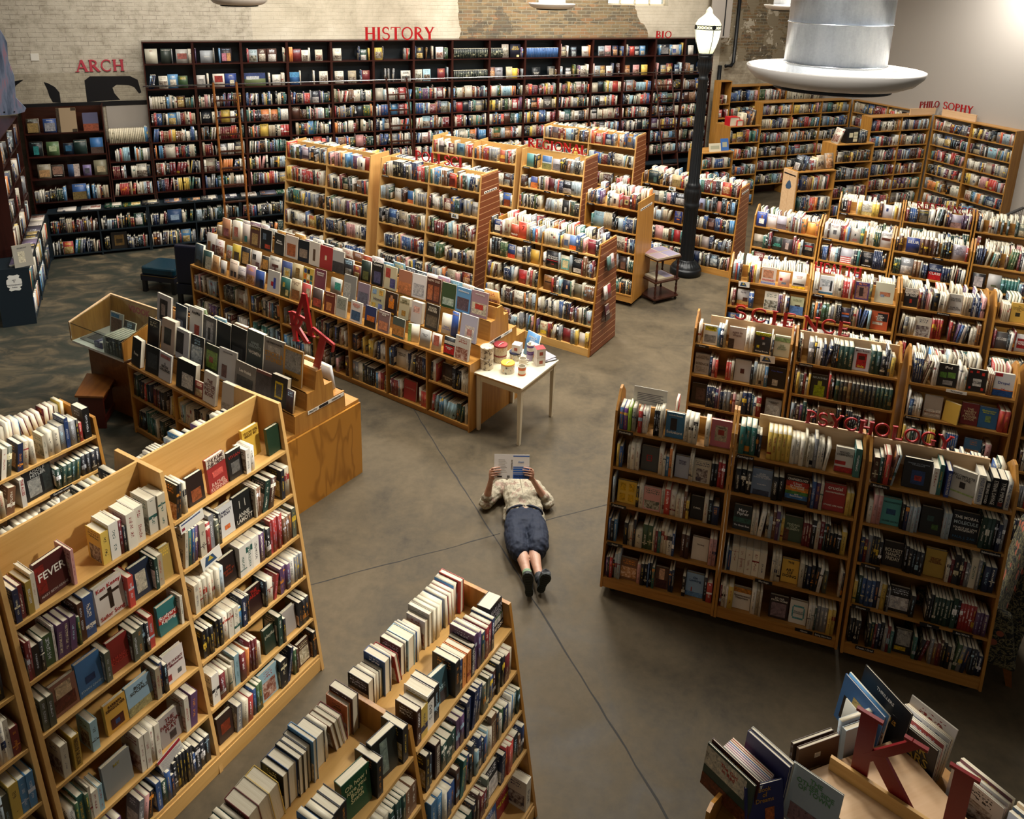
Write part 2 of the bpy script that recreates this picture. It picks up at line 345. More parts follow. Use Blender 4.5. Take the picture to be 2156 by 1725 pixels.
# back wall with a window opening
wx0,wx1,wz=11.36,12.98,4.46
o=WF.M
bw=MB()
for (a,b,z0,z1) in ((-1.2,wx0,0,7),(wx1,CORNER,0,7),(wx0,wx1,0,wz),(wx0,wx1,5.9,7)): bw.box(a,WOFF,z0,b,WOFF+.3,z1)
wb=bw.build('wall_back','old_wall',M=o); tag(wb,kind='structure')
wn=MB()
for i in range(5): wn.box(wx0+i*(wx1-wx0-.04)/4,WOFF+.16,wz,wx0+i*(wx1-wx0-.04)/4+.04,WOFF+.2,5.9)
for z in (wz,4.95,5.45,5.86): wn.box(wx0,WOFF+.16,z,wx1,WOFF+.2,z+.04)
wf_=wn.build('window_1','white_paint',M=o); tag(wf_,kind='structure')
MB().box(wx0,WOFF+.175,wz,wx1,WOFF+.18,5.9).build('pane','glass',wf_)
# daylight outside the window
sk=newmat('daylight_sky',(.8,.9,1)); b_=sk.node_tree.nodes['Principled BSDF']; b_.inputs['Emission Color'].default_value=(.86,.9,1,1); b_.inputs['Emission Strength'].default_value=2.2
tag(MB().box(wx0-2,WOFF+1.6,wz-2,wx1+2,WOFF+1.65,7.5).build('sky_outside','daylight_sky',M=o),'bright overcast sky seen through the high window','sky',kind='structure')
# side walls and ceiling
GW=Fr(*WF.at(CORNER,WOFF)[:2],24.4-90)
tag(MB().box(0,0,0,14,.3,7).build('wall_right','grey_wall',M=GW.M),kind='structure')
LW=Fr(*WF.at(-.75,WOFF)[:2],24.4+90)
tag(MB().box(-8,0,0,0.2,.3,7).build('wall_left','dark_wall',M=Fr(*WF.at(-.85,WOFF)[:2],24.4+90).sub(0,0,0,0).M@Matrix.Rotation(0,4,'Z')),kind='structure')
tag(MB().box(-16,-3,7,16,25,7.2).build('ceiling','ceiling_white'),kind='structure')
# painted remnants on the left of the wall
def blob(pts): return MB().prism(pts,WOFF-.002,WOFF+.01,axis='y')
for pts in ([(-.46,3.05),(-.15,3.10),(-.28,3.0),(-.36,2.86),(-.30,2.70),(-.40,2.66),(-.42,2.78),(-.49,2.9)],
            [(.14,3.05),(.2,3.03),(.3,2.96),(.36,2.86),(.36,2.68),(.24,2.69),(.2,2.8),(.18,2.92)],
            [(.77,3.06),(.86,3.13),(1.5,3.12),(1.62,3.05),(1.66,2.82),(1.62,2.8),(1.55,2.92),(1.46,2.96),(1.27,2.97),(1.2,2.92),(1.22,2.82),(1.3,2.7),(.77,2.68)]):
    blob(pts).build('black_paint_remnant','black_paint',wb)
MB().box(.0,WOFF-.012,3.42,.12,WOFF,3.54).build('wall_socket','paper_white',wb)
# pipes by the banner
p=MB(); p.tube([(14.98,WOFF-.08,7),(14.98,WOFF-.08,3.14),(14.9,WOFF-.1,3.05),(14.72,WOFF-.12,3.05)],.045,10)
tag(p.build('wall_pipe','black_metal',M=o,smooth=True),'black vertical pipe with elbow on the brick wall behind the street lamp','pipe')
p=MB(); p.tube([(14.6,WOFF-.06,3.06),(14.6,WOFF-.06,.0)],.05,10)
tag(p.build('drain_pipe','black_metal',M=o,smooth=True),'black lower pipe running down beside the wall shelves','pipe')
# banner screen
b=empty('hanging_banner',WF.at(14.2,.2),WF.az); tag(b,'pale grey hanging banner panel behind the lit street lamp','banner')
MB().box(-.28,0,3.76,.30,.03,7).build('panel','grey_wall',b); MB().box(.10,-.012,3.8,.125,0,7).build('pole','black_metal',b)
# ------------------------------------------------------------------ books: specification
BOOKS=[]
PAL=[('#d3ccb8',12),('#c4bba2',8),('#dcd8cc',7),('#a89a7c',5),('#17181c',13),('#23262e',5),('#1b2a4c',7),('#2a4f86',5),('#3f7fae',3),('#6f1d22',7),('#a62522',5),('#c8392a',2),
     ('#4a2a1e',5),('#7a5234',4),('#1f3f36',4),('#2c6b62',3),('#3c5a36',2),('#d9b63a',3),('#d97f2a',2),('#7d7f82',5),('#9fb0b8',4),('#5b3a63',2),('#c98f8a',2),('#8fb7c4',2),('#555a4a',2)]
DARK=[(a,w_*(2 if a in('#17181c','#23262e','#1b2a4c','#4a2a1e','#6f1d22','#1f3f36','#7d7f82') else .6)) for a,w_ in PAL]
PALE=[(a,w_*(2.4 if a in('#dcd5c2','#cfc6ae','#e6e2d6','#b9a987') else .7)) for a,w_ in PAL]
def pick(pal): return R.choices([p[0] for p in pal],[p[1] for p in pal])[0]
NAMES=[('#e8e4d8','white'),('#d8cfb6','cream'),('#b9a987','tan'),('#17181c','black'),('#2b2e36','charcoal'),('#1b2a4c','navy'),('#2a4f86','blue'),('#4f93bd','sky blue'),('#6f1d22','maroon'),('#a62522','red'),
 ('#c8492a','orange red'),('#4a2a1e','dark brown'),('#7a5234','brown'),('#1f3f36','dark green'),('#2c6b62','teal'),('#3c6a36','green'),('#d9b63a','yellow'),('#d97f2a','orange'),('#7d7f82','grey'),('#9fb0b8','pale blue'),('#5b3a63','purple'),('#c98f8a','pink')]
NL=[(lin(a),b) for a,b in NAMES]
def cname(c):
    g=[x**.45 for x in c]
    return min(NL,key=lambda q:sum((x**.45-y)**2 for x,y in zip(q[0],g)))[1]
def accent(c):
    L=sum(c)/3
    if L<.25: return lin(R.choice(['#e8e2cf','#d8cfa8','#d9b63a','#c7cdd6','#d0852a','#ffffff','#9fc0d0']))
    return lin(R.choice(['#15151a','#7d1a1c','#1b2a4c','#2c2622','#225048','#94301f']))
def book(fr,x,y,z,t,h,d,col=None,acc=None,face=False,lean=0.0,tilt=0.0,rot=0.0,flat=False,seed=None,sp=None,where=None,pal=PAL):
    col=lin(col) if isinstance(col,str) else (col or lin(pick(pal)))
    j=R.uniform(.82,1.12); g_=sum(col)/3; col=tuple(min(1,(c*.86+g_*.14)*j) for c in col)
    acc=lin(acc) if isinstance(acc,str) else (acc or accent(col))
    if seed is None: seed=R.uniform(.01,1)
    if flat:   # lying, front cover up, spine towards the shelf front
        L=Matrix.Translation((x,y,z))@Matrix.Rotation(rot,4,'Z')@Matrix(((0,0,-1,h),(0,1,0,0),(1,0,0,0),(0,0,0,1)))
    elif face:
        L=Matrix.Translation((x,y+t,z))@Matrix.Rotation(rot,4,'Z')@Matrix.Rotation(-tilt,4,'X')@Matrix(((0,1,0,0),(-1,0,0,0),(0,0,1,0),(0,0,0,1)))
    else:
        L=Matrix.Translation((x,y,z))@Matrix.Rotation(rot,4,'Z')@Matrix.Rotation(lean,4,'Y')
    b=dict(M=fr.M@L,t=t,h=h,d=d,col=col,acc=acc,seed=seed,face=face,flat=flat,sp=sp,where=where); BOOKS.append(b); return b
ROWS={}
def row(fr,x0,x1,yf,z,dep,mh,where,sp=(),pal=PAL,face=.035,hm=.222,full=.96,lean=.0,tm=1.0):
    """fill a shelf from left to right; sp = list of face-out/known books with keys x (centre), w, h, col ..."""
    sp=sorted([dict(s) for s in sp],key=lambda s:s['x']); x=x0+R.uniform(.004,.02); i=0; lst=[]
    grp=0; gcol=None; gh=gt=gd=0
    while x<x1-.012:
        if i<len(sp):
            s=sp[i]; sw=s['w'] if not s.get('spine') else s.get('t',.03)
            if x+.012>=s['x']-sw/2:
                x=max(x,s['x']-sw/2)
                if x+sw>x1+.01: x=x1-sw
                if s.get('spine'):
                    lst.append(book(fr,x,yf+R.uniform(.002,.01),z,sw,s['h'],s.get('d',min(dep,.155)),s['col'],s.get('acc'),sp=s,seed=-1 if s.get('txt') else None))
                else:
                    lst.append(book(fr,x,yf+s.get('dy',.03),z,s.get('t',.028),s['h'],s['w'],s['col'],s.get('acc'),face=True,tilt=s.get('tilt',.09),rot=s.get('rot',0),sp=s,seed=s.get('seed',-1 if s.get('txt') else None)))
                x+=sw+.004; i+=1; continue
            lim=s['x']-sw/2
        else: lim=x1
        if R.random()>full: x+=R.uniform(.02,.09); continue
        if grp<=0:
            gcol=lin(pick(pal)); gh=min(mh-.018,max(.17,R.gauss(hm,.020))); gt=min(.058,max(.012,R.lognormvariate(-3.75,.36)*tm)); gd=min(dep,max(.115,gh*R.uniform(.62,.7))); grp=R.choice([1,1,1,1,1,1,2,3,5]); ga=accent(gcol)
        if R.random()<face and lim-x>.19 and dep>.06:
            hh=min(mh-.02,R.uniform(.2,.25)); ww=hh*R.uniform(.63,.72)
            if x+ww<lim: lst.append(book(fr,x,yf+R.uniform(.01,.04),z,R.uniform(.015,.03),hh,ww,None,face=True,tilt=.07,pal=pal)); x+=ww+.004; grp=0; continue
        if x+gt>lim:
            if lim>=x1: break
            x=lim; continue
        le=0.0
        if lean and R.random()<lean and x+gt+.05<lim: le=R.uniform(.06,.2); x+=0
        w_eff=gt*math.cos(le)+gh*math.sin(le)*.999
        if le and x+w_eff<lim: 
            nb=R.randint(1,4)
            for k in range(nb):
                if x+gt/math.cos(le)*(k+1)+gh*math.sin(le)>lim: break
                lst.append(book(fr,x,yf+R.uniform(.002,.012),z,gt*.96,gh,gd,gcol if grp>1 else None,None,lean=le,pal=pal)); x+=gt/math.cos(le)
            x+=gh*math.sin(le)+.002; grp=0; continue
        lst.append(book(fr,x,yf+R.uniform(.0,.016),z,gt*.97,gh,gd,tuple(gcol),ga if grp>1 else None,pal=pal)); x+=gt; grp-=1
    for k,b in enumerate(lst): b['where']=where; b['n']=k+1
    for k in lst: k['nrow']=len(lst)
    return lst
# ------------------------------------------------------------------ bookcases
ORD=['top','second','third','fourth','fifth','sixth','seventh','eighth','ninth','tenth']
def aframe(name,label,ox,oy,az,widths,H,slope,D,shelves,ms='oak',mv='oak_v',peak=None,casters=False,slat=False,cat='bookcase',group=None,ridge=None,rmat='birch_face',
           who='',rows=True,sp={},pal=PAL,rf=.82,reartop=True,base=.0,hm=.222,face=.035,full=.96,lean=.05,thick=.02,endfill=None,rearpal=None,tm=1.0):
    """double sided sloping bookcase: x along the front, y inwards; front face leans back by `slope`."""
    F=Fr(ox,oy,az); e=F.thing(name); tag(e,label,cat,group); Wd=sum(widths)
    if peak: prof=[(slope*base,base),(D-slope*base,base),(D-slope*H,H),(D/2+.035,peak),(D/2-.035,peak),(slope*H,H)]
    else: prof=[(slope*base,base),(D-slope*base,base),(D-slope*H,H),(slope*H,H)]
    xs=[0]; 
    for w_ in widths: xs.append(xs[-1]+w_)
    for i,x in enumerate(xs):
        a=x if i==0 else (x-thick if i==len(xs)-1 else x-thick/2)
        pr=prof
        if 0<i<len(xs)-1 and not peak: pr=[(slope*base+.004,base),(D-slope*base-.004,base),(D-slope*H+.0,H-.004),(slope*H+.004,H-.004)]
        MB().prism(pr,a,a+thick).build('side_panel',mv,e,bevel=.0015)
    if slat:
        k=slope; pp=[(.03,base+.02),(D-.03,base+.02),(D-slope*H-.012,H-.02),(slope*H+.012,H-.02)]
        MB().prism(pp,Wd,Wd+.012).build('slat_panel','slatwall',e)
    for ui in range(len(widths)):
        a=xs[ui]+(thick if ui==0 else thick/2)+.001; b=xs[ui+1]-(thick if ui==len(widths)-1 else thick/2)-.001
        for zi,z in enumerate(shelves):
            f=slope*z
            MB().box(a,f,z-.022,b,D-f,z).build('shelf',ms,e)
        if ridge is not None:
            MB().box(a,D/2-.009,max(.1,base+.03),b,D/2+.009,ridge).build('back_panel',ms,e)
    zb=shelves[-1]
    if zb>.1: MB().box(xs[0]+thick,slope*base+.012,base+.001,Wd-thick,slope*base+.03,zb-.024).build('kick_board',ms,e)
    if casters:
        for cx in (.10,Wd-.10):
            for cy in (.08,D-.08):
                c_=MB(); c_.box(cx-.03,cy-.02,base-.012,cx+.03,cy+.02,base); c_.box(cx-.022,cy-.004,base-.045,cx+.022,cy+.004,base-.01)
                co=c_.build('caster','chrome',e); mw=MB(); mw.lathe([(.004,-.012),(.026,-.012),(.029,-.007),(.029,.007),(.026,.012),(.004,.012)],16,Matrix.Translation((cx,cy,.030))@Matrix.Rotation(PI/2,4,'X')); mw.build('wheel','rubber',co,smooth=True)
    if rows:
        for ui in range(len(widths)):
            a=xs[ui]+thick+.003; b=xs[ui+1]-thick-.003
            for zi,z in enumerate(shelves):
                f=slope*z+.008; dep=D/2-.012-f; nxt=(shelves[zi-1]-.024 if zi>0 else z+.36)
                bay='' if len(widths)==1 else (('left bay, ','right bay, ') if len(widths)==2 else ('left bay, ','middle bay, ','right bay, '))[ui]
                row(F,a,b,f,z,dep-.03,nxt-z,f'{bay}{ORD[zi]} shelf of {who}',sp.get((ui,zi),()),pal=pal,hm=hm,face=face,full=full,lean=lean,tm=tm)
            if reartop:
                z=shelves[0]; f=slope*z+.008
                FR=Fr(*F.at(xs[ui+1],D)[:2],az+180)
                row(FR,thick+.003,widths[ui]-thick-.003,f,z,D/2-.012-f-.03,.4,f'{bay}rear side, top shelf of {who}',(),pal=rearpal or PALE,hm=hm,face=0,full=rf if rf>.6 else 1,lean=.12,tm=tm) if rf>.6 else row(FR,thick+.003+(widths[ui])*(1-rf)*R.choice([0,1]),thick+.003+(widths[ui])*(1-rf)*R.choice([0,1])*0+widths[ui]*rf*.9,f,z,D/2-.012-f-.03,.4,f'{bay}rear side, top shelf of {who}',(),pal=rearpal or PALE,hm=hm,face=0,full=.95,lean=.15)
    return F,e
# strokes for serif sign letters : (points, width) in a 0..1 high box
def arc(cx,cy,rx,ry,a0,a1,n=14): return [(cx+rx*math.cos(math.radians(a0+(a1-a0)*i/n)),cy+ry*math.sin(math.radians(a0+(a1-a0)*i/n))) for i in range(n+1)]
T_,t_=.165,.09
def sf(x,y,w=.26): return ([(x-w/2,y),(x+w/2,y)],.035)
G={
'A':(.78,[([(.38,1),(.08,0)],t_),([(.38,1),(.68,0)],T_),([(.18,.34),(.56,.34)],t_),sf(.08,.018),sf(.68,.018)]),
'B':(.62,[([(.16,0),(.16,1)],T_),(arc(.16,.76,.34,.225,90,-90),.10),(arc(.16,.28,.40,.26,90,-90),.11),sf(.14,.018,.2),sf(.14,.982,.2)]),
'C':(.74,[(arc(.42,.5,.34,.465,52,308,22),.105),([(.63,.86),(.66,.70)],.045),([(.63,.14),(.66,.28)],.045)]),
'E':(.62,[([(.16,0),(.16,1)],T_),([(.1,.965),(.56,.965)],.07),([(.16,.51),(.46,.51)],.06),([(.1,.035),(.58,.035)],.07),([(.56,.99),(.57,.80)],.04),([(.46,.6),(.46,.42)],.04),([(.58,.01),(.60,.22)],.04)]),
'F':(.58,[([(.16,0),(.16,1)],T_),([(.1,.965),(.54,.965)],.07),([(.16,.51),(.44,.51)],.06),([(.54,.99),(.55,.80)],.04),sf(.16,.018)]),
'G':(.78,[(arc(.42,.5,.34,.465,52,300,22),.105),([(.62,.05),(.62,.40)],T_),sf(.62,.42,.24),([(.62,.86),(.65,.70)],.045)]),
'H':(.80,[([(.16,0),(.16,1)],T_),([(.64,0),(.64,1)],T_),([(.16,.5),(.64,.5)],t_),sf(.16,.018),sf(.16,.982),sf(.64,.018),sf(.64,.982)]),
'I':(.32,[([(.16,0),(.16,1)],T_),sf(.16,.018),sf(.16,.982)]),
'K':(.78,[([(.16,0),(.16,1)],T_),([(.20,.42),(.60,.98)],t_),([(.30,.54),(.68,.0)],T_),sf(.16,.018),sf(.16,.982),sf(.60,.982,.22),sf(.68,.018,.22)]),
'L':(.60,[([(.16,0),(.16,1)],T_),([(.1,.035),(.56,.035)],.07),([(.56,.01),(.58,.24)],.04),sf(.16,.982)]),
'N':(.82,[([(.14,0),(.14,1)],t_),([(.12,.97),(.66,.03)],T_),([(.66,.0),(.66,1)],t_),sf(.14,.018,.22),sf(.66,.982,.22),sf(.10,.982,.18)]),
'O':(.84,[(arc(.42,.5,.34,.465,0,360,28),.10)]),
'P':(.62,[([(.16,0),(.16,1)],T_),(arc(.16,.72,.38,.255,90,-90),.10),sf(.16,.018),sf(.14,.982,.2)]),
'R':(.74,[([(.16,0),(.16,1)],T_),(arc(.16,.74,.35,.235,90,-90),.10),([(.32,.50),(.64,.02)],T_),sf(.16,.018),sf(.14,.982,.2),sf(.66,.018,.2)]),
'S':(.60,[(arc(.30,.735,.20,.24,35,270,14)+arc(.30,.265,.22,.24,90,-145,14),.105),([(.47,.90),(.49,.74)],.04),([(.10,.10),(.08,.26)],.04)]),
'T':(.70,[([(.35,0),(.35,1)],T_),([(.04,.965),(.66,.965)],.07),([(.04,.99),(.03,.80)],.04),([(.66,.99),(.67,.80)],.04),sf(.35,.018)]),
'Y':(.76,[([(.38,0),(.38,.46)],T_),([(.38,.44),(.10,1)],T_),([(.38,.44),(.64,1)],t_),sf(.38,.018),sf(.10,.982,.22),sf(.64,.982,.22)]),
'D':(.78,[([(.16,0),(.16,1)],T_),(arc(.16,.5,.50,.465,90,-90,20),.10)]),
}
def glyph_mb(ch,h,th=.016):
    wd,st=G[ch]; m=MB()
    for k,(pts,w_) in enumerate(st):
        n=len(pts); P=[Vector((p[0],p[1])) for p in pts]; q=[]
        closed=(P[0]-P[-1]).length<1e-4
        for i in range(n):
            if closed and i in(0,n-1): d=(P[1]-P[n-2]).normalized()
            else: d=(P[min(i+1,n-1)]-P[max(i-1,0)]).normalized()
            nn=Vector((-d.y,d.x))*w_/2; q.append((P[i]+nn,P[i]-nn))
        e=.0004*k
        vs=[];fs=[]
        for a,b in q:
            for y in (-e,th+e): vs+=[(a.x*h,y,a.y*h),(b.x*h,y,b.y*h)]
        for i in range(n-1):
            o=4*i; fs+=[(o,o+1,o+5,o+4),(o+2,o+6,o+7,o+3),(o,o+4,o+6,o+2),(o+1,o+3,o+7,o+5)]
        fs+=[(0,2,3,1),(4*(n-1),4*(n-1)+1,4*(n-1)+3,4*(n-1)+2)]
        m.add(vs,fs)
    return m,wd*h
NTH=['first','second','third','fourth','fifth','sixth','seventh','eighth','ninth','tenth']
def sign(word,F,x0,x1,y,z,h,desc,mat='sign_red',grp=None,jig=.0,gap=None):
    full=word.replace(' ',''); ws=[G[c][0]*h for c in word if c!=' ']; ns=word.count(' ')*.3*h
    sc=min(1.45,(x1-x0-.03*h*len(ws))/(sum(ws)+ns)); free=(x1-x0-(sum(ws)+ns)*sc)/max(1,len(ws)-1)
    x=x0; k=0
    for c in word:
        if c==' ': x+=.3*h*sc; continue
        mb,w_=glyph_mb(c,h); f=F.sub(x,y+R.uniform(-.006,.006)*(jig>0),z,R.uniform(-4,4)*jig)
        o=mb.build('sign_letter',mat,M=f.M@Matrix.Scale(sc,4,(1,0,0))@Matrix.Rotation(R.uniform(-.03,.03)*jig,4,'Y'))
        tag(o,f'red serif letter {c}, {NTH[k]} letter of the {word.replace(" ","")} sign {desc}','sign letter',f'{word} sign letters')
        x+=w_*sc+free; k+=1
# ------------------------------------------------------------------ known face-out books
def S(x,w,h,col,txt=None,art=None,acc=None,**k):
    d=dict(x=x,w=w,h=h,col=col,txt=txt,art=art,acc=acc); d.update(k); return d
W_='#e6e2d6'
def T(s,y=.75,size=.13,col='#15151a'): return (s,y,size,col)
# psychology
A_P=-18.6
sp1={(0,0):[S(.05,.02,.2,'#3c6ea8',spine=1),S(.085,.02,.2,'#7a3a8a',spine=1),S(.12,.025,.215,'#9acc1e',spine=1,t=.025),S(.155,.03,.215,'#8a8a78',spine=1),S(.205,.03,.2,'#c02a22',spine=1,t=.03),
     S(.48,.145,.215,'#1d6f9a',[T('Solutions',.22,.17,W_),T('Lucinda Bassett',.9,.09,W_)],[(.25,.3,.6,.78,'#1c1518')]),S(.855,.155,.225,'#c4606a',[T('THE ART',.72,.06,'#5a4030')],[(.2,.22,.8,.8,'#a89a80'),(.35,.45,.65,.65,'#8f2a1c')])],
  (0,1):[S(.31,.14,.215,'#3b4245',[T('one',.55,.08,'#a02030')],[(.3,.4,.62,.66,'#8a1c28'),(.36,.44,.56,.62,'#3b4245')]),S(.57,.11,.19,'#a9b2c4',[T('Wings\nof Joy',.72,.13,'#4a4060')])],
  (0,2):[S(.15,.155,.2,'#d9b21e',None,[(.12,.55,.42,.9,'#c59c10'),(.58,.55,.88,.9,'#c59c10'),(.12,.1,.42,.42,'#c59c10'),(.58,.1,.88,.42,'#c59c10')],seed=-1),S(.72,.1,.2,'#15151a',[T('DARK',.5,.12,'#cfcabc')])],
  (0,3):[S(.78,.13,.2,'#c9c0b2',[T('The Body',.7,.08,'#5a3a3a')])],
  (0,4):[S(.5,.11,.19,'#5a3a2a',None,[(.3,.4,.7,.95,'#c9a184'),(.1,.0,.9,.42,'#3a1218')],seed=-1),S(.77,.14,.21,'#7fa3c8',[T('On\nLooking',.75,.15,'#1c3a6a')],[(.0,.0,1,.2,'#5b87b8'),(.3,.2,.36,.4,'#a02a20')])]}
sp2={(0,0):[S(.80,.125,.2,'#cfc9bd',[T('PSYCHO-\nCYBERNETICS',.75,.12)],[(.0,.0,1,.22,'#b3231f'),(.0,.3,.6,.45,'#b3231f')])],
  (0,1):[S(.24,.15,.22,'#6d87a6',[T('SEVEN\nTHOUSAND\nWAYS TO LISTEN',.75,.09,'#dfe4ea'),T('MARK NEPO',.42,.06,'#dfe4ea')],[(.1,.0,.9,.2,'#2e3c55')]),
     S(.50,.165,.215,'#15151a',[T('CHANGEOLOGY',.90,.13,W_),T('5 Steps\nto Realizing\nYour Goals',.66,.11,W_),T('and\nResolutions',.30,.10,W_)],[(0,.62,1,.83,'#b22a20'),(0,.45,1,.62,'#d8842a'),(0,.32,1,.45,'#3f7f3a'),(0,.14,1,.32,'#2a6fa8')]),
     S(.77,.155,.22,'#9c1c20',[T('crucial',.86,.2,W_),T('conversations',.70,.12,W_),T('STAKES ARE HIGH',.2,.09,W_)])],
  (0,2):[S(.13,.135,.21,'#1f2f38',[T('Mary\nPipher',.74,.18,'#dfe4ea'),T('The Green Boat',.18,.11,'#dfe4ea')],[(.0,.3,1,.5,'#2d5a52')]),S(.51,.135,.21,'#35503f',[T('FINDING\nYOUR\nELEMENT',.6,.12,'#b9c4a8')],[(0,0,.3,.5,'#5a3028')])],
  (0,3):[S(.53,.125,.2,'#d9aa1c',[T('THE',.88,.14),T('ART\nOF\nDOING',.42,.17)])],
  (0,4):[S(.20,.135,.19,'#cfc9bd',[T('Spontaneous\nHappiness',.58,.14,'#6a5040')],[(0,.78,1,1,'#b87a2a')]),S(.44,.14,.2,'#2c2024',[T('SO FAR\nFROM HOME',.85,.12,W_)],[(.1,.1,.9,.7,'#7d6a72')]),
     S(.63,.13,.2,'#d5d5cd',[T('the art of\nconfession',.5,.09,'#3a6a74')],[(.2,.2,.8,.28,'#5aa0a8'),(.2,.72,.8,.8,'#5aa0a8'),(.14,.28,.22,.72,'#5aa0a8'),(.78,.28,.86,.72,'#5aa0a8')])]}
sp3={(0,0):[S(.33,.185,.235,'#15171c',[T('Language and Cognitive\nDevelopment',.82,.07,'#8f9aa4')],[(.3,.15,.78,.62,'#1d3a6a'),(.42,.28,.68,.45,'#a02a20')]),
     S(.53,.03,.22,'#1c3a8a',spine=1,t=.03,txt=[T('THE EVOLUTION OF MINDS',.5,.45,W_)]),
     S(.60,.16,.235,'#cfcabb',[T('INCOMPLETE\nNATURE',.74,.12,'#3a3a3a')],[(0,.22,1,.27,'#9fb46a'),(.4,.4,.62,.6,'#22201e')],rot=-.35),
     S(.72,.045,.235,'#d9d4c6',spine=1,t=.045,txt=[T('EVOLVE YOUR BRAIN',.5,.38,'#20407a')]),S(.765,.03,.2,'#15171c',spine=1,t=.03,txt=[T('FEELING GOOD',.5,.4,W_)]),S(.81,.045,.235,'#14151a',spine=1,t=.045,txt=[T('ETERNAL DAMAGE',.5,.35,W_)]),
     S(.858,.045,.235,'#14151a',spine=1,t=.045,txt=[T('THE MIND',.55,.42,W_)],art=[(.2,.08,.8,.22,'#7a2c22')]),S(.90,.03,.23,'#dcd8cc',spine=1,t=.03,txt=[T('NEURAL NETWORKS',.5,.5,'#1c3a6a')])],
  (0,1):[S(.2,.125,.215,'#3f9a94',[T('HALLUCINATIONS',.85,.09,'#173c40'),T('OLIVER SACKS',.14,.09,'#173c40')],[(.25,.4,.75,.6,'#1d4a70')]),S(.47,.14,.21,'#171c1e',None,[(.3,.5,.6,.7,'#2c4a48'),(.55,.2,.85,.4,'#40602c')],seed=-1),
     S(.69,.175,.23,'#131922',[T('THE MORAL',.82,.15,W_),T('MOLECULE',.64,.17,'#b8c8cc'),T('SOURCE OF LOVE\n& PROSPERITY',.42,.10,W_),T('PAUL J. ZAK',.14,.13,'#2c5a7a')])],
  (0,2):[S(.26,.135,.2,'#14161a',[T('BOLDEST\nNANCY\nFRIDAY',.5,.22,'#cfc8b4')]),S(.54,.135,.22,'#b9941e',[T('THE LITTLE\nBOOK OF\nTHE RIGHT\nTO PLEASURE',.6,.07,'#6a2018')])],
  (0,4):[S(.42,.12,.2,'#1b1b1e',None,[(.1,.35,.9,1,'#9a9a96'),(.4,.55,.6,.8,'#2a2a2a'),(.05,.12,.7,.28,'#c9a81c')],seed=-1)]}
K=dict(H=1.66,slope=.11,D=.72,shelves=[1.50,1.175,.85,.50,.17],base=.07,peak=1.79,casters=True,cat='bookcase',ridge=1.65)
def ridge_board(e,x0,x1,z0,z1,y=.36,mat='pale_maple'): MB().box(x0,y-.02,z0,x1,y-.004,z1).build('header_board',mat,e,bevel=.002)
P1,e=aframe('bookcase','oak rolling bookcase with a white sign card on top, left one of the psychology row',.834,5.548,-18.2,[.94],who='left psychology case',rf=.55,sp=sp1,group='psychology bookcases',**K)
def sign_card(F,x,y,z,w_,h,lab,a=0):
    f=F.sub(x,y,z,a); o=MB().box(0,0,0,w_,.004,h).build('sign_card','paper_white',M=f.M@Matrix.Rotation(-.15,4,'X')); tag(o,lab,'sign card')
    m=MB()
    for k in range(5): m.box(.03,-.001,h*.2+k*h*.1,w_-.03-.02*(k%2),0,h*.2+k*h*.1+.006,col=lin('#77757a'))
    m.build('print_lines','printed',o)
sign_card(P1,.12,.30,1.70,.27,.14,'white printed sign card on top of the left psychology bookcase')
P2,e=aframe('bookcase','oak rolling bookcase carrying the first letters of PSYCHOLOGY, middle one of the psychology row',1.729,5.25,-18.4,[.94],who='middle psychology case',rf=.15,sp=sp2,group='psychology bookcases',**K); ridge_board(e,.17,.935,1.60,1.782)
P3,e=aframe('bookcase','oak rolling bookcase at the right end of the psychology row, nearest the armchair',2.634,4.93,-19.4,[.97],who='right psychology case',rf=.5,sp=sp3,group='psychology bookcases',pal=DARK,**K); ridge_board(e,.03,.80,1.60,1.782)
PFr=Fr(.834,5.548,-18.6); sign('PSYCHOLOGY',PFr,1.44,2.46,.335,1.785,.108,'above the psychology cases',jig=.4)
# science
sS1={(0,0):[S(.16,.14,.2,'#d8d4c4',[T('THE DELUSION\nSYSTEM',.86,.09,'#4a5a10')],[(.1,.72,.9,.94,'#d9c81e'),(.1,.1,.9,.5,'#8a8a86')]),S(.42,.16,.225,'#b3a295',[T('ages in\nchaos',.7,.17,'#6a4a44')],[(0,.0,.35,.45,'#3a2a2a')]),
     S(.665,.15,.215,'#15202c',[T('FREE RADICALS',.88,.11,'#d9c81e'),T('Michael Brooks',.1,.10,W_)],[(0,.92,1,1,'#b5c22a'),(.42,.68,.58,.8,'#c22a1e'),(.16,.25,.32,.38,'#d9c81e'),(.5,.42,.66,.54,'#9aa0a4')]),S(.87,.145,.215,'#c9ccb0',[T('THE\nARTIST\nCANARY',.45,.11,'#6f8a6a')],[(.0,.72,1,.92,'#8fae74')])],
  (0,1):[S(.10,.145,.215,'#b0a79c',[T('A LITTLE\nHISTORY OF',.82,.12,'#5a504a'),T('SCIENCE',.50,.17,'#4a403c')],[(.1,.1,.9,.36,'#8f867c')]),S(.51,.155,.225,'#c3c3c4',None,[(.36,.38,.6,.6,'#4a2024')],seed=-1),S(.85,.175,.21,'#10121a',[T('Clear Matter',.82,.11,'#3a50b0')],[(.3,.1,.6,.4,'#b8b4a8')])],
  (0,2):[S(.11,.15,.22,'#241816',None,[(.3,.2,.9,.8,'#4a3430')],seed=-1),S(.84,.15,.2,'#9aa4ac',[T('IN SEARCH OF\nTHE BLUE',.85,.08,'#20242c')],[(.1,.1,.9,.7,'#b9c4c8')])]}
S1,e=aframe('bookcase','oak rolling bookcase with books stacked on its far corner, left one of the science row',1.822,7.177,-20,[.945],who='left science case',rf=.4,sp=sS1,group='science bookcases',**K); ridge_board(e,.14,.93,1.58,1.762)
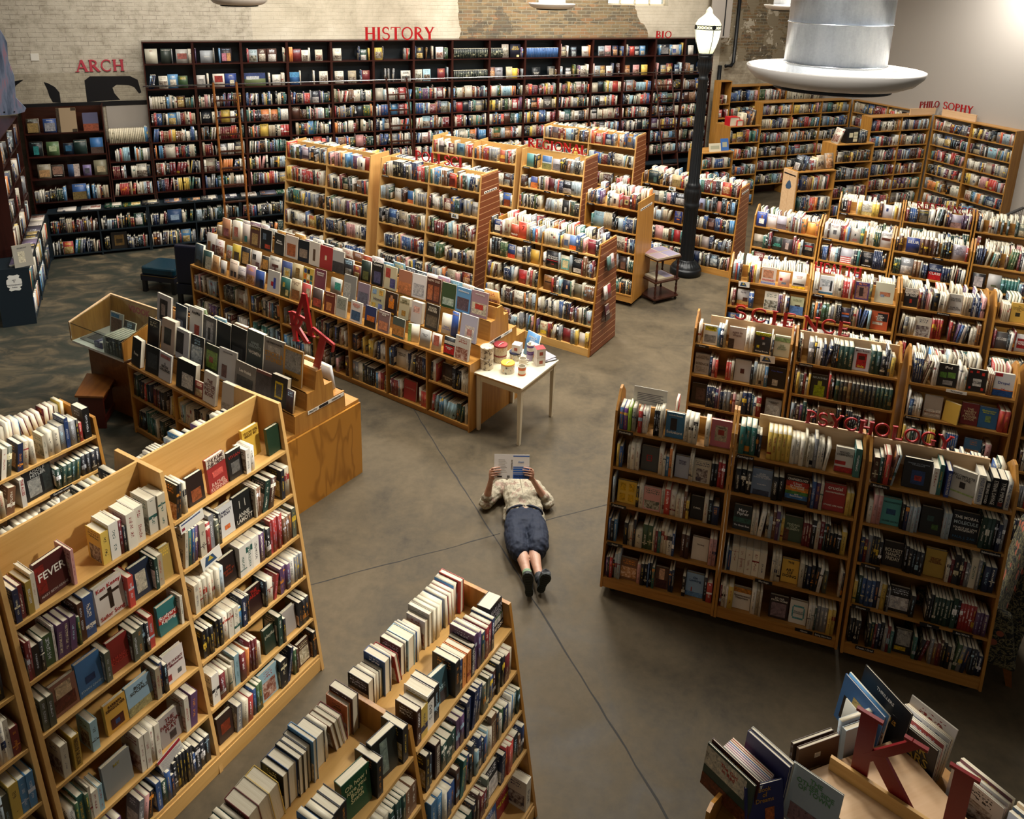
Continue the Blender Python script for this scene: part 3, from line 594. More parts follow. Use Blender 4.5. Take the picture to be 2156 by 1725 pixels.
sS2={(0,0):[S(.60,.145,.22,'#c9c9d4',[T('Mary Roach',.9,.12),T('Gulp.',.2,.16,'#e6d23a')],[(.2,.12,.8,.8,'#a8161e'),(.3,.5,.7,.68,'#3a0a10')])],
  (0,1):[S(.26,.15,.22,'#1c2a2c',[T('REPLACEABLE',.86,.13,'#a9c4cc')],[(.2,.0,.85,.5,'#8fa81e'),(.4,.5,.65,.72,'#a4b83a')])]+[S(.42+.034*i,.033,.215,c,spine=1,t=.032,acc='#8a7a4a') for i,c in enumerate(['#1c4030','#20201c','#3a2a1c','#7a5428','#26241e','#3a2c1c','#2c2a26','#22241f','#20201e','#33302a','#1c3a2c','#1c3a2c','#1c3a2c','#1c3a2c'])]}
S2,e=aframe('bookcase','oak rolling bookcase with long rows of dark old bindings, middle one of the science row',2.735,6.83,-18.5,[.945],who='middle science case',rf=.5,sp=sS2,group='science bookcases',pal=DARK,**K); ridge_board(e,.03,.93,1.58,1.762)
sS3={(0,0):[S(.33,.16,.22,'#14181a',[T('iPod',.84,.17,W_)],[(.1,.38,.45,.62,'#4a7a2c'),(.5,.4,.9,.65,'#5f8a3a'),(.3,.08,.8,.28,'#8a8a88')]),S(.57,.15,.215,'#1a1414',[T('Who Stole\nthe Present',.42,.08)],[(.28,.25,.74,.58,'#c9c9c4'),(.06,.8,.2,.9,'#c02a1e'),(.7,.75,.86,.88,'#c02a1e'),(.1,.1,.22,.2,'#c02a1e'),(.76,.08,.9,.2,'#c02a1e'),(.4,.84,.56,.95,'#c02a1e')]),
     S(.78,.165,.22,'#d6d3cf',[T('Drupal',.58,.17,'#1c2c7a'),T('24',.3,.15,'#c22a1e')],[(.05,.84,.4,.98,'#b8242a'),(0,.0,1,.26,'#1d4f8f'),(0,.26,1,.30,'#d8782a')])],
  (0,1):[S(.25,.15,.215,'#a69a8a',[T('Measurement',.25,.14,'#8a5a3a')],[(.05,.08,.95,.4,'#c9c3b8')]),S(.42,.13,.2,'#c9a020',None,seed=-1,rot=-.5),S(.53,.14,.21,'#7a1a20',[T('THE\nHANDY\nMATH\nANSWER\nBOOK',.5,.15,'#d8c49a')]),S(.70,.15,.2,'#1d6fa8',[T('Mathematics\nMinus Fear',.8,.12,'#cfd84a')],[(.35,.3,.65,.6,'#7a9a5a')])]}
S3,e=aframe('bookcase','oak rolling bookcase of computer and mathematics books, third of the science row',3.672,6.49,-20,[.90],who='third science case',sp=sS3,group='science bookcases',**K)
S4,e=aframe('bookcase','oak rolling bookcase cut off by the right picture edge in the science row',4.57,6.165,-20,[.94],who='rightmost science case',sp={(0,0):[S(.15,.16,.22,'#1a2a14',[T('RIVER OF\nLIFE',.75,.13,W_)],[(0,0,1,.45,'#7a8a2a')])],(0,1):[S(.2,.17,.22,'#2c2426',[T('THE\nTURTLE\nHOUSE',.5,.17,'#a9b0a8')])]},group='science bookcases',pal=DARK,**K)
SFr=Fr(1.822,7.177,-19.5); sign('SCIE',SFr,.36,.95,.34,1.763,.148,'above the science cases'); sign('NCE',SFr,1.02,1.45,.34,1.763,.148,'on the middle science case')
# health
H1,e=aframe('bookcase','oak rolling bookcase with parenting books, left one of the health row',2.652,8.991,-20.5,[.94],who='left health case',group='health bookcases',
  sp={(0,0):[S(.46,.17,.215,'#cfb8a2',[T('PREEMIES',.26,.18,'#b8544a')],[(.1,.4,.8,.85,'#b07a5c'),(0,.05,1,.14,'#7a86b8')],dy=.01),S(.64,.13,.17,'#d0a694',None,[(.1,.4,.35,.6,'#b82a24'),(.3,.15,.7,.3,'#5a6a7a')],seed=-1),S(.81,.155,.2,'#d0ccc0',[T('DIAPER\nDAYS',.7,.12,'#a04a2a')],[(0,0,1,.14,'#dcae1c'),(.1,.2,.9,.32,'#3a3430')])],
      (0,1):[S(.19,.14,.21,'#a49c94',[T('Baby Sign',.85,.09,'#5a5058')],[(0,.12,1,.35,'#a8844a'),(.5,.3,.9,.55,'#4a2c20'),(0,0,1,.12,'#c8501e')]),S(.82,.155,.215,'#b4b68a',[T('The Men They\nWill Become',.84,.09,'#6a7050')],[(0,0,1,.5,'#4a6c9c'),(.35,.3,.75,.58,'#3a2a22')])]},**K)
H2,e=aframe('bookcase','oak rolling bookcase under the HEALTH letters, second of the health row',3.522,8.62,-21.2,[.95],who='second health case',group='health bookcases',
  sp={(0,0):[S(.17,.155,.22,'#c4c6c6',[T('WHAT WILL MY\nGROWN-UP\nKID\nGROW UP?',.62,.12,'#4a5a60')],[(.75,.2,.9,.75,'#1c1c20'),(.05,.2,.2,.34,'#b8742a'),(0,0,1,.12,'#2c5a74')]),S(.56,.15,.21,'#3c2460',[T('My Girl',.9,.15,'#c87a3a')],[(.08,.08,.92,.8,'#8a6458'),(.3,.2,.6,.7,'#2a1c1c')]),S(.8,.2,.24,'#c6c4a8',None,[(.25,.35,.8,.55,'#b87a5a'),(.3,.3,.5,.42,'#8a9ab0')],seed=-1)],
      (0,1):[S(.42,.1,.2,'#3a3040',None,[(.1,.6,.9,.7,'#c8602a'),(.1,.45,.9,.55,'#5a7ab8')],seed=-1),S(.79,.18,.22,'#c4521c',[T('BABY\nBOOMER\nBODY\nBOOK',.66,.11,W_)],[(.35,.5,.95,.92,'#26242a'),(.1,.28,.7,.42,'#d8d4c8')])]},**K)
ridge_board(e,.0+.02,.55,1.56,1.715); HFr=Fr(3.522,8.60,-21.2); sign('HEALTH',HFr,.0,.53,.335,1.722,.122,'above the health cases')
H3,e=aframe('bookcase','oak rolling bookcase with thick medical spines, third of the health row',4.43,8.29,-20,[.90],who='third health case',group='health bookcases',
  sp={(0,0):[S(.12,.14,.215,'#171a1e',[T('BETRAYAL\nOF TRUST',.66,.15,W_)],[(0,.72,1,1,'#c9c3b8'),(.42,.2,.58,.42,'#a02a1e')]),S(.37,.06,.22,'#14181c',spine=1,t=.06,acc='#a88a3a'),S(.57,.14,.22,'#bdb9b0',[T('SAVING\nTHE LINE',.72,.13,'#4a4a4c'),T('SAMUEL\nHOROVITZ',.24,.13,'#4a4a4c')])]},**K)
H4,e=aframe('bookcase','oak rolling bookcase at the right edge of the health row',5.33,7.965,-20,[.94],who='rightmost health case',group='health bookcases',
  sp={(0,0):[S(.24,.15,.22,'#c99a18',[T('The\nComplex Code\nof Long Term\nCare',.72,.10,'#2a2410')],[(.3,.3,.6,.5,'#2a2410')])],(0,1):[S(.12,.12,.19,'#5a5452',[T('BEST CARE\nANYWHERE',.6,.12,W_)]),S(.33,.16,.2,'#c4bcb4',[T('POWER of the\nPATIENT',.5,.15,W_)],[(.15,.2,.85,.75,'#8f1c1e')])]},**K)
# politics / current history
B1,e=aframe('bookcase','oak rolling bookcase with a blue cover of a white-shirted man, left of its row',3.585,11.30,-31,[.95],who='left middle-row case',group='bookcases of the row behind the health books',
  sp={(0,0):[S(.10,.15,.22,'#1c3a8a',[T('AMERICA MAN',.9,.08,W_)],[(.25,.2,.75,.55,'#d8d4cc'),(.42,.55,.58,.78,'#8a6048')],dy=.0),S(.24,.13,.2,'#d8ccc8',[T('THE CAUSE',.86,.13,'#b82a24')]),S(.40,.14,.2,'#a49ca8',None,[(0,0,1,.4,'#5a4a4c')],seed=-1),S(.83,.12,.17,'#d9901c',None,seed=-1)],
      (0,1):[S(.1,.14,.19,'#a89a84',None,[(0,0,1,.45,'#4a4438')],seed=-1),S(.38,.14,.2,'#243430',[T('PHILIP\nPOTATO',.4,.16,'#4aa890')]),S(.53,.15,.2,'#3a3032',None,[(.3,.2,.6,.7,'#a49088')],seed=-1),S(.83,.14,.2,'#16161a',[T('POWER\nSYSTEMS',.55,.14,'#b0a890')],[(.1,.7,.9,.8,'#9c1c20')])]},**K)
B2,e=aframe('bookcase','oak rolling bookcase with a flag cover face out, second of its row',4.42,10.80,-30,[.95],who='second middle-row case',group='bookcases of the row behind the health books',
  sp={(0,0):[S(.06,.045,.22,'#cfc8bc',spine=1,t=.045),S(.18,.14,.215,'#c9c8c2',[T('MICHAEL\nLEWIS',.82,.12,'#8a5a58')],[(.35,.3,.68,.6,'#4a4a4c')]),S(.46,.13,.2,'#a49a90',[T('Drift',.78,.2,'#c9c0b4'),T('Rachel\nMaddow',.18,.11,'#8a2a24')],[(.4,.45,.55,.62,'#2a2a24')]),S(.86,.14,.22,'#cfcac4',[T('A History of\nDEADBEATS',.85,.12,'#4a3a34')],[(.1,.45,.9,.62,'#5a3020')])],
      (0,1):[S(.38,.15,.22,'#9c9aa0',None,[(0,0,1,.45,'#b8484a'),(0,.06,1,.12,W_),(0,.19,1,.25,W_),(0,.32,1,.38,W_),(0,.24,.4,.45,'#2c4a84')],seed=-1),S(.66,.15,.22,'#121318',[T('DIRTY\nWARS',.78,.18,'#a49c94'),T('JEREMY SCAHILL',.1,.08,W_)],[(.35,.35,.65,.5,'#8a8078')])]},**K)
B3,e=aframe('bookcase','oak rolling bookcase with a blue face-out book, third of its row',5.25,10.30,-28.5,[.95],who='third middle-row case',group='bookcases of the row behind the health books',
  sp={(0,0):[S(.24,.165,.21,'#1f3478',[T('BLUR',.7,.3,W_)]),S(.80,.16,.21,'#a8a2ac',[T('JOBS\nMESSY\nCROSSING\nAGES OF\nPERIL',.6,.14,'#6a6470')])],(0,1):[S(.56,.16,.22,'#1c2a4a',[T('WORLD',.68,.22,'#c4c8cc'),T('CLASS',.4,.24,W_)],[(0,.0,1,.5,'#a8181e')])]},**K)
B4,e=aframe('bookcase','oak rolling bookcase cut off by the right picture edge, fourth of its row',6.09,9.83,-28.5,[.95],who='fourth middle-row case',group='bookcases of the row behind the health books',
  sp={(0,1):[S(.12,.15,.2,'#2c2a2c',None,[(.15,.1,.85,.8,'#b0a8a8')],seed=-1),S(.3,.15,.22,'#a8a4a0',None,[(.3,.25,.7,.35,'#4a5030')],seed=-1)]},pal=PALE,**K)
# reference
K2=dict(K); K2['D']=.72
R1,e=aframe('bookcase','oak rolling bookcase with an encyclopedia face out, left of the reference row',5.215,12.16,-26.5,[.94],who='left reference case',group='reference bookcases',full=.9,
  sp={(0,0):[S(.42,.15,.225,'#cfc9b6',[T('QPB\nENCYCLOPEDIA\nOF WORD\nAND PHRASE\nORIGINS',.6,.12,'#2c2a26')],[(0,0,1,.24,'#b09a5c')]),S(.72,.13,.21,'#b9b4b8',None,[(.35,.5,.6,.75,'#24305c')],seed=-1)]},**K2)
R2,e=aframe('bookcase','oak rolling bookcase under the REFERENCE letters, second of the reference row',6.07,11.74,-26.5,[.96],who='second reference case',group='reference bookcases',
  sp={(0,0):[S(.28,.13,.2,'#26221e',[T('COLLEGE',.85,.17,'#b8a84a')],[(.1,.1,.9,.6,'#5a5040')]),S(.73,.15,.2,'#a49aa8',None,[(.0,0,1,.4,'#8a6a64')],seed=-1)]},**K2); ridge_board(e,.03,.93,1.5,1.70,mat='oak')
R3,e=aframe('bookcase','oak rolling bookcase with half-empty top shelf, right of the reference row',6.95,11.30,-26.5,[.94],who='right reference case',group='reference bookcases',full=.8,sp={},**K2)
RFr=Fr(5.215,12.16,-26.5); sign('REFERENCE',RFr,1.11,1.89,.335,1.70,.105,'above the reference cases','sign_red_deep',jig=.3)
# ---- birch cases, centre
KB=dict(H=2.15,slope=.112,D=.96,shelves=[1.88,1.49,1.10,.72,.36,.12],ms='birch',mv='birch_v',ridge=2.13,rmat='birch_face',hm=.225)
G1,_=aframe('bookcase','tall birch bookcase with a red volume at its top left corner',-4.09,13.30,-29,[.94,.94],who='tall birch case left of POLI SCI',group='tall birch bookcases',
  sp={(0,0):[S(.035,.05,.27,'#b3141e',spine=1,t=.05,d=.2),S(.09,.03,.24,'#8a5a4a',spine=1),S(.13,.05,.22,'#3a5454',spine=1,t=.05),S(.26,.1,.2,'#3a3a20',None,[(.1,.3,.9,.9,'#8a8650')],seed=-1),S(.43,.17,.22,'#b8a8b0',[T('VANISHED',.85,.12,'#b83a3a')],[(.1,.1,.9,.35,'#4a3a40')]),S(.6,.1,.21,'#2a2024',None,[(.1,.3,.6,.7,'#b87a3a')],seed=-1)],
      (1,0):[S(1.68,.13,.2,'#cfc8ba',None,[(.5,.3,.7,.6,'#2a2624')],seed=-1,dy=.0),S(1.80,.15,.22,'#a82c1c',[T('HORN OF CHAOS',.88,.11,W_)],seed=-1)]},**KB)
G2,eG2=aframe('bookcase','tall birch bookcase with slatted end panel under the POLI SCI letters',-2.265,12.27,-30.2,[.97,.97],slat=True,who='POLI SCI case',group='tall birch bookcases',
  sp={(1,0):[S(1.40,.12,.21,'#a83018',[T('REVOLT',.85,.14,W_)],[(.1,.1,.9,.6,'#5a1c14')]),S(1.47,.035,.21,'#e0501c',spine=1,t=.035)],(0,1):[S(.62,.12,.2,'#2a6aa8',None,[(0,0,1,.3,'#c86a3a')],seed=-1)],
      (1,1):[S(1.86,.12,.22,'#b9b6ae',[T('DEMOCRACY\nMATTERS',.6,.14)])],(1,3):[S(1.55,.12,.2,'#d8d2c0',None,[(.3,.3,.7,.7,'#4a4034')],seed=-1)]},**KB)
sign('POLI SCI',Fr(-2.26,12.26,-30.2),.52,1.43,.45,2.15,.155,'on the slat-ended birch case',jig=.3)
G3L,_=aframe('bookcase','tall birch bookcase behind POLI SCI with a blue set at its left end',-1.62,14.2,-29.2,[.9,.9],who='birch case behind POLI SCI',group='tall birch bookcases',
  sp={(0,0):[S(.2,.13,.22,'#a89a98',None,[(.1,.05,.9,.6,'#3a3636')],seed=-1),S(.62,.18,.22,'#4a7a94',None,[(.3,.4,.7,.7,'#2c4a5c')],seed=-1)],(1,0):[S(1.5,.12,.21,'#a84a2a',None,[(.1,.3,.9,.6,'#d8a04a')],seed=-1)],(1,2):[S(1.66,.16,.24,'#2c5aa8',[T('Utah',.85,.2,'#d8c84a')],[(.1,.0,.9,.5,'#7a3a20')])]},**{**KB,'shelves':[1.85,1.45,1.08,.70,.36,.12]})
G3,_=aframe('bookcase','birch bookcase with slatted end panel under the REGIONAL letters',.033,13.26,-30.4,[1.22],slat=True,who='REGIONAL case',group='tall birch bookcases',
  sp={(0,0):[S(.17,.16,.23,'#4a8a8a',None,seed=-1),S(.46,.18,.23,'#3a6aa0',None,[(0,0,1,.45,'#7a7a4a'),(0,.45,1,.55,'#b8c4c8')],seed=-1),S(.68,.16,.2,'#a8a4a8',None,[(.1,.1,.9,.6,'#6a6668')],seed=-1)],
      (0,1):[S(.28,.14,.2,'#3a4a8a',None,[(0,0,1,.5,'#c8743a')],seed=-1),S(.62,.12,.22,'#5a1a24',None,seed=-1)],(0,2):[S(.93,.13,.24,'#15171c',None,[(.3,.2,.6,.5,'#a8a8a0')],seed=-1)]},**{**KB,'shelves':[1.85,1.49,1.14,.78,.40,.12]})
sign('REGIONAL',Fr(.033,13.26,-30.4),-.02,1.14,.45,2.15,.155,'on the slat-ended birch case',jig=.4)
G5,_=aframe('bookcase','farthest birch bookcase with slatted end panel below the history shelves',.50,15.65,-28.9,[1.0,1.0],slat=True,who='farthest birch case',group='tall birch bookcases',pal=PALE,
  sp={(0,0):[S(.25,.15,.22,'#5a5058',None,[(.1,.1,.9,.5,'#6a5040')],seed=-1)],(1,0):[S(1.86,.13,.22,'#6a6a74',None,[(.1,.5,.6,.9,'#a87a3a')],seed=-1)],(1,1):[S(1.2,.12,.22,'#2a4ca0',[T('BABE\nRUTH',.8,.15,W_)])]},**{**KB,'shelves':[1.90,1.52,1.12,.74,.36,.12]})
KG=dict(H=1.60,slope=.112,D=.86,shelves=[1.43,1.11,.78,.44,.115],hm=.222)
G4,_=aframe('bookcase','birch and oak bookcase with acrylic pockets on its slatted end, beside the white table',-.415,10.83,-31.6,[.90,.90],slat=True,ms='birch',mv='oak_v',who='pocket-ended case',group='lower slat-ended bookcases',ridge=1.42,
  sp={(0,0):[S(.13,.12,.2,'#26386a',[T('DIANA\nRIVERS',.8,.12,W_)],[(.1,.2,.9,.6,W_)]),S(.42,.12,.18,'#b8421c',[T('FRAUD',.2,.2,W_)]),S(.56,.15,.24,'#d8401e',[T('7',.62,.4,'#2a1414'),T('Election 7\nDeadly Crimes',.9,.07,'#2a1414')]),S(.8,.02,.2,'#c8341c',spine=1)],
      (0,1):[S(.40,.12,.2,'#26407a',[T('WAR\nTORN',.75,.18,W_)],[(0,0,1,.3,'#b83a24')]),S(.54,.11,.19,'#c4c4c4',[T('THE LAST\nREMAIN',.6,.14,'#3a4a5a')]),S(.79,.13,.2,'#d8a81c',None,seed=-1)],
      (0,2):[S(.62,.13,.2,'#a81c1e',None,[(.2,.35,.8,.7,'#c83a3a')],seed=-1)],
      (1,0):[S(1.26,.1,.2,'#a49a90',None,[(.2,.2,.8,.6,'#4a5a74')],seed=-1),S(1.36,.11,.2,'#5a7ab0',None,[(0,0,1,.3,'#d8601c')],seed=-1),S(1.66,.13,.2,'#7a1a26',[T('Saint Stan',.8,.14,W_)],seed=-1)],
      (1,1):[S(1.08,.20,.24,'#1c1c22',[T('We Interrupt\nThis Broadcast',.62,.15,W_),T('1939',.22,.1,'#b82a30')],[(.05,.42,.95,.45,'#b82a30')]),S(1.28,.15,.215,'#b8b498',None,[(.1,.1,.9,.8,'#6aa8a0'),(.2,.2,.8,.7,'#c8bc90')],seed=-1),S(1.47,.15,.22,'#16181c',[T('GLOBALISM\nMYTH OF THE\nPRESENT',.82,.09,W_)],[(.1,.08,.9,.35,'#b8b0a4')])],
      (1,2):[S(1.04,.14,.21,'#8a5a2a',None,[(.1,.5,.9,.6,'#3a2a20'),(.2,.7,.8,.9,'#a87a48')],seed=-1),S(1.34,.13,.21,'#182038',None,[(.3,.0,.7,.4,'#20242c'),(.4,.4,.6,.65,'#b88468')],seed=-1),S(1.52,.13,.19,'#6a6450',None,seed=-1)],
      (1,4):[S(1.04,.12,.2,'#d8cc9c',[T('AND GO\nEAT',.7,.2,'#a82020')],[(.1,.1,.9,.35,'#d8b83a')]),S(1.42,.13,.19,'#7a1418',None,seed=-1),S(1.66,.1,.19,'#c4bcb4',None,seed=-1)]},**KG)
G7,_=aframe('bookcase','oak bookcase with slatted end panel standing behind the lamp post',2.30,14.05,-32,[.925,.925],slat=True,who='case behind the lamp post',group='lower slat-ended bookcases',ridge=1.42,pal=DARK,
  sp={(0,0):[S(.22,.2,.24,'#15282a',[T('LUSITANIA',.85,.15,'#d8d0b0')],[(.5,.1,.8,.5,'#3a5048')]),S(.66,.17,.22,'#b09a6a',None,[(.1,.1,.9,.6,'#8a7448')],seed=-1)],(0,2):[S(.78,.14,.22,'#1e2f78',[T('SHIP\nof\nGOLD',.72,.2,'#a8955a')],[(.3,.3,.7,.4,'#b8682a')])],
      (0,1):[S(.3,.14,.2,'#8a8478',None,[(.1,.1,.9,.6,'#4a4640')],seed=-1)],(0,3):[S(.8,.13,.22,'#a81218',None,seed=-1)],
      (1,1):[S(1.13,.24,.2,'#8a90b0',None,[(.15,.1,.35,.6,'#5a4038'),(.6,.1,.8,.6,'#5a4038')],seed=-1),S(1.5,.08,.2,'#c88070',None,seed=-1)],(1,2):[S(1.4,.14,.2,'#4a2420',None,[(.2,.3,.8,.7,'#8a6a60')],seed=-1)],(1,3):[S(1.34,.14,.2,'#a89a94',None,seed=-1)],(1,4):[S(1.17,.2,.24,'#142a52',None,[(.4,.2,.55,.7,'#0c1420'),(.1,.6,.3,.7,'#7aa8d8')],seed=-1)]},**KG)
G6,_=aframe('bookcase','oak bookcase on casters with plain end panel, behind the plant stand',1.156,12.1,-29.9,[.91],H=1.74,slope=.02,D=.74,shelves=[1.6,1.22,.894,.58,.20],base=.07,casters=True,who='castered case by the plant stand',ridge=1.58,
  sp={(0,0):[S(.50,.12,.2,'#cfc0ac',None,[(.2,.2,.5,.6,'#3a2c28')],seed=-1),S(.68,.13,.19,'#7a2c20',None,[(.25,.3,.75,.7,'#b0a068'),(.35,.4,.65,.6,'#3a3428')],seed=-1)],(0,3):[S(.7,.13,.22,'#3a2a26',None,[(.2,.1,.8,.6,'#6a4a3a')],seed=-1)]})
# ---- front left (fiction)
KF=dict(H=2.15,slope=.137,D=1.03,shelves=[1.80,1.465,1.14,.81,.455,.14],ms='birch',mv='birch_v',ridge=2.148,rmat='birch_face',hm=.215,full=.93,face=.01,lean=.12,thick=.026,tm=1.3)
F1,_=aframe('bookcase','large front birch bookcase of fiction filling the lower left of the picture',-2.255,3.09,60,[.945,.945],who='large front left case',
  sp={(0,0):[S(.12,.05,.2,'#a0842a',spine=1,t=.03),S(.26,.17,.23,'#4a1012',[T('FEVER',.6,.3,W_),T('MARY BETH KEANE',.12,.09,'#a89a94')],[(0,.2,.3,.9,'#7a1c18')],rot=.1),S(.9,.05,.235,'#c4b79a',spine=1,t=.05)],
      (0,1):[S(.52,.17,.235,'#d2c8bc',[T('Ken Kesey',.88,.16,'#a02020'),T('Sailor Song',.12,.17,'#a02020')],[(.45,.25,.6,.8,'#2a1c18'),(.15,.62,.85,.70,'#33261e')],rot=.05),S(.71,.13,.22,'#16263c',None,[(.25,.15,.75,.75,'#b9b4a0')],seed=-1),S(.88,.07,.22,'#a08438',None,seed=.37)],
      (0,2):[S(.18,.14,.2,'#8a5a48',None,[(.1,.1,.9,.5,'#5a2a24'),(.2,.5,.8,.9,'#b8a080')],seed=-1),S(.32,.14,.22,'#2c6aa0',[T('ETHAN CANIN',.15,.09,'#a8c4d8')],[(.3,.3,.7,.5,'#1c3c68')]),S(.5,.125,.21,'#8a1612',[T('JAMAICA\nKINCAID',.35,.15,'#b03a30')]),S(.80,.13,.2,'#1f6a6a',[T('Rudyard\nKipling',.5,.2,W_)],[(0,.4,1,.62,'#b02c22')])],
      (0,3):[S(.16,.04,.22,'#c8a01c',spine=1,t=.04,txt=[T('KINGSOLVER THE LACUNA',.5,.4,'#3a1c14')]),S(.40,.13,.2,'#c8961c',[T('BARBARA\nKINGSOLVER',.82,.14,'#3a1c14')],[(.2,.1,.8,.45,'#4a1c14'),(.4,.2,.6,.35,'#2c4a7a')]),S(.56,.16,.2,'#8fb4c8',[T('BOX\nSOCIALS',.75,.16,'#3a3a34')],[(0,0,1,.3,'#9a9468')]),S(.80,.14,.215,'#d0c8c0',[T('THE FLIGHT\nof Memories',.6,.13,'#6a1a2a')],[(.1,.1,.3,.3,'#8a2a2a'),(.6,.15,.8,.3,'#5a5a5a')])],
      (0,4):[S(.35,.17,.22,'#8a8c88',[T('MY',.8,.14,'#8a7a2a')]),S(.70,.15,.21,'#a49a94',[T('THE\nPASSION\nPLAY',.65,.2,'#6a2020')],[(.4,.1,.7,.35,'#3a3030')])],
      (1,0):[S(1.16,.12,.2,'#2a1a16',None,[(.2,.1,.8,.5,'#8a4a2a')],seed=-1),S(1.33,.15,.235,'#a4221c',[T('THE FLAME\nTHROWERS',.85,.17,'#3a0a0a'),T('RACHEL\nKUSHNER',.14,.17,'#d8b0a0')],[(0,.74,1,1,'#d0c4b4'),(.25,.4,.8,.58,'#c85a50')],rot=.05),S(1.47,.11,.2,'#22201f',[T('VIVIAN',.8,.18,'#8a2a24')],[(.2,.2,.8,.6,'#6a6864')]),S(1.69,.14,.225,'#d4a80c',[T('YELLOW SUN,\nBRIGHT SKY',.8,.13,'#6a4a10')],dy=.12),S(1.80,.11,.2,'#1e3a24',None,seed=-1)],
      (1,1):[S(1.33,.12,.22,'#c8c8c4',[T('LAMOTT\n& SON',.75,.12,'#4a4a5a')],[(.35,.2,.7,.35,'#c86a3a')]),S(1.47,.145,.225,'#1b1d1c',[T('ANNE\nLAMOTT',.24,.21,'#c4c0b4')],[(.3,.55,.34,.8,'#b8b4a8'),(.6,.55,.64,.8,'#b8b4a8')])],
      (1,3):[S(1.43,.13,.2,'#2a0e10',[T('THE\nGARDEN',.75,.2,'#a02018')])],(1,4):[S(1.45,.1,.19,'#1c3426',[T('playful',.7,.2,'#b8b49c')]),S(1.68,.12,.2,'#a8a098',None,seed=-1)],
      (1,2):[S(1.28,.13,.21,'#1e1514',[T('the\nspirit in\nsilver',.5,.15,'#7a3018')])],
      (1,5):[S(1.03,.12,.2,'#33201a',None,[(.2,.3,.8,.7,'#7a3018')],seed=-1),S(1.76,.12,.19,'#4a2c1e',None,seed=.6)]},**KF)
F0,_=aframe('bookcase','birch bookcase cut off by the left picture edge next to the large fiction case',-2.74,2.25,60,[.945],who='case at the lower left edge',**KF)
KF2=dict(H=1.50,slope=.16,D=.92,shelves=[1.345,1.062,.785,.508,.12],ms='birch',mv='oak_v',hm=.205,full=.99,face=.01,lean=.12,thick=.026,tm=1.4,rf=1.0)
dx,dy=math.cos(math.radians(59.5)),math.sin(math.radians(59.5))
bx,by=.268,3.693
F2,_=aframe('bookcase','low birch bookcase piled with paperbacks at the bottom centre of the picture',bx-1.9*dx,by-1.9*dy,59.5,[.95,.95],who='front centre low case',
  sp={(1,0):[S(1.81,.13,.19,'#1a1a1c',[T('HARLAN\nCOBEN',.68,.26,'#8f8a8c'),T('STAY CLOSE',.12,.17,'#cfcac0')],[(0,.24,1,.44,'#b8b8b0'),(0,.44,1,.5,'#2c5a34')],t=.09,dy=.05),
             S(1.40,.05,.2,'#d8801c',spine=1,t=.035),S(1.44,.035,.2,'#d8801c',spine=1,t=.035),S(1.48,.035,.2,'#1a1a1c',spine=1,t=.03,txt=[T('THE GUIDE TO MURDER',.5,.4,W_)]),S(1.25,.12,.2,'#3f6a74',[T('Lost',.5,.25,'#a8c4c8')],[(.5,.0,.9,.35,'#2a2c3a')],rot=-.15,dy=.06),S(1.58,.035,.21,'#1c3c4a',spine=1,t=.035),S(1.62,.03,.21,'#8a1c20',spine=1,t=.03)],
      (0,0):[S(.80,.15,.23,'#1c2420',None,[(.3,.1,.6,.9,'#7a8a80')],rot=-.15,t=.04,dy=.05,seed=-1),S(.60,.16,.21,'#185a34',[T('Oh how I\nlove you\nBobo\nSmith',.6,.17,'#d0c890')],rot=-.15,t=.05,dy=.05),S(.35,.05,.215,'#1f5a84',spine=1,t=.03),S(.25,.04,.2,'#b83a1c',spine=1,t=.04)],
      (1,1):[S(1.1,.05,.22,'#3a2018',spine=1,t=.045,txt=[T('MESS IN A COUNTRY',.5,.38,'#c4b8a4')])],(1,4):[S(1.72,.14,.21,'#981c22',[T('MICHAEL\nCONNELLY',.78,.19,'#c46a60'),T('THE DROP',.42,.19,'#d8c83a')],dy=.12),S(1.55,.15,.22,'#3a5c94',None,seed=.4,dy=.1)]},**KF2)
lx,ly=-3.18,5.576
L1,_=aframe('bookcase','low birch bookcase at the left edge with tall dark volumes on its far side',lx-1.9*dx,ly-1.9*dy,59,[.95,.95],who='low left-edge case',
  sp={(1,0):[S(1.66,.06,.26,'#16366a',spine=1,t=.03),S(1.82,.05,.27,'#101114',spine=1,t=.055)],(1,1):[S(1.40,.21,.25,'#14191c',[T('ADOLF\nHITLER',.82,.16,'#b4b8b4')],[(.1,.1,.55,.68,'#8a8c88'),(.65,.1,.95,.9,'#2c3434')],rot=.05),S(1.26,.035,.24,'#c4c0b4',spine=1,t=.035,txt=[T('THE ALLIES',.7,.4,'#a02020')])]},rearpal=PALE,**{**KF2,'slope':.137,'full':.96})
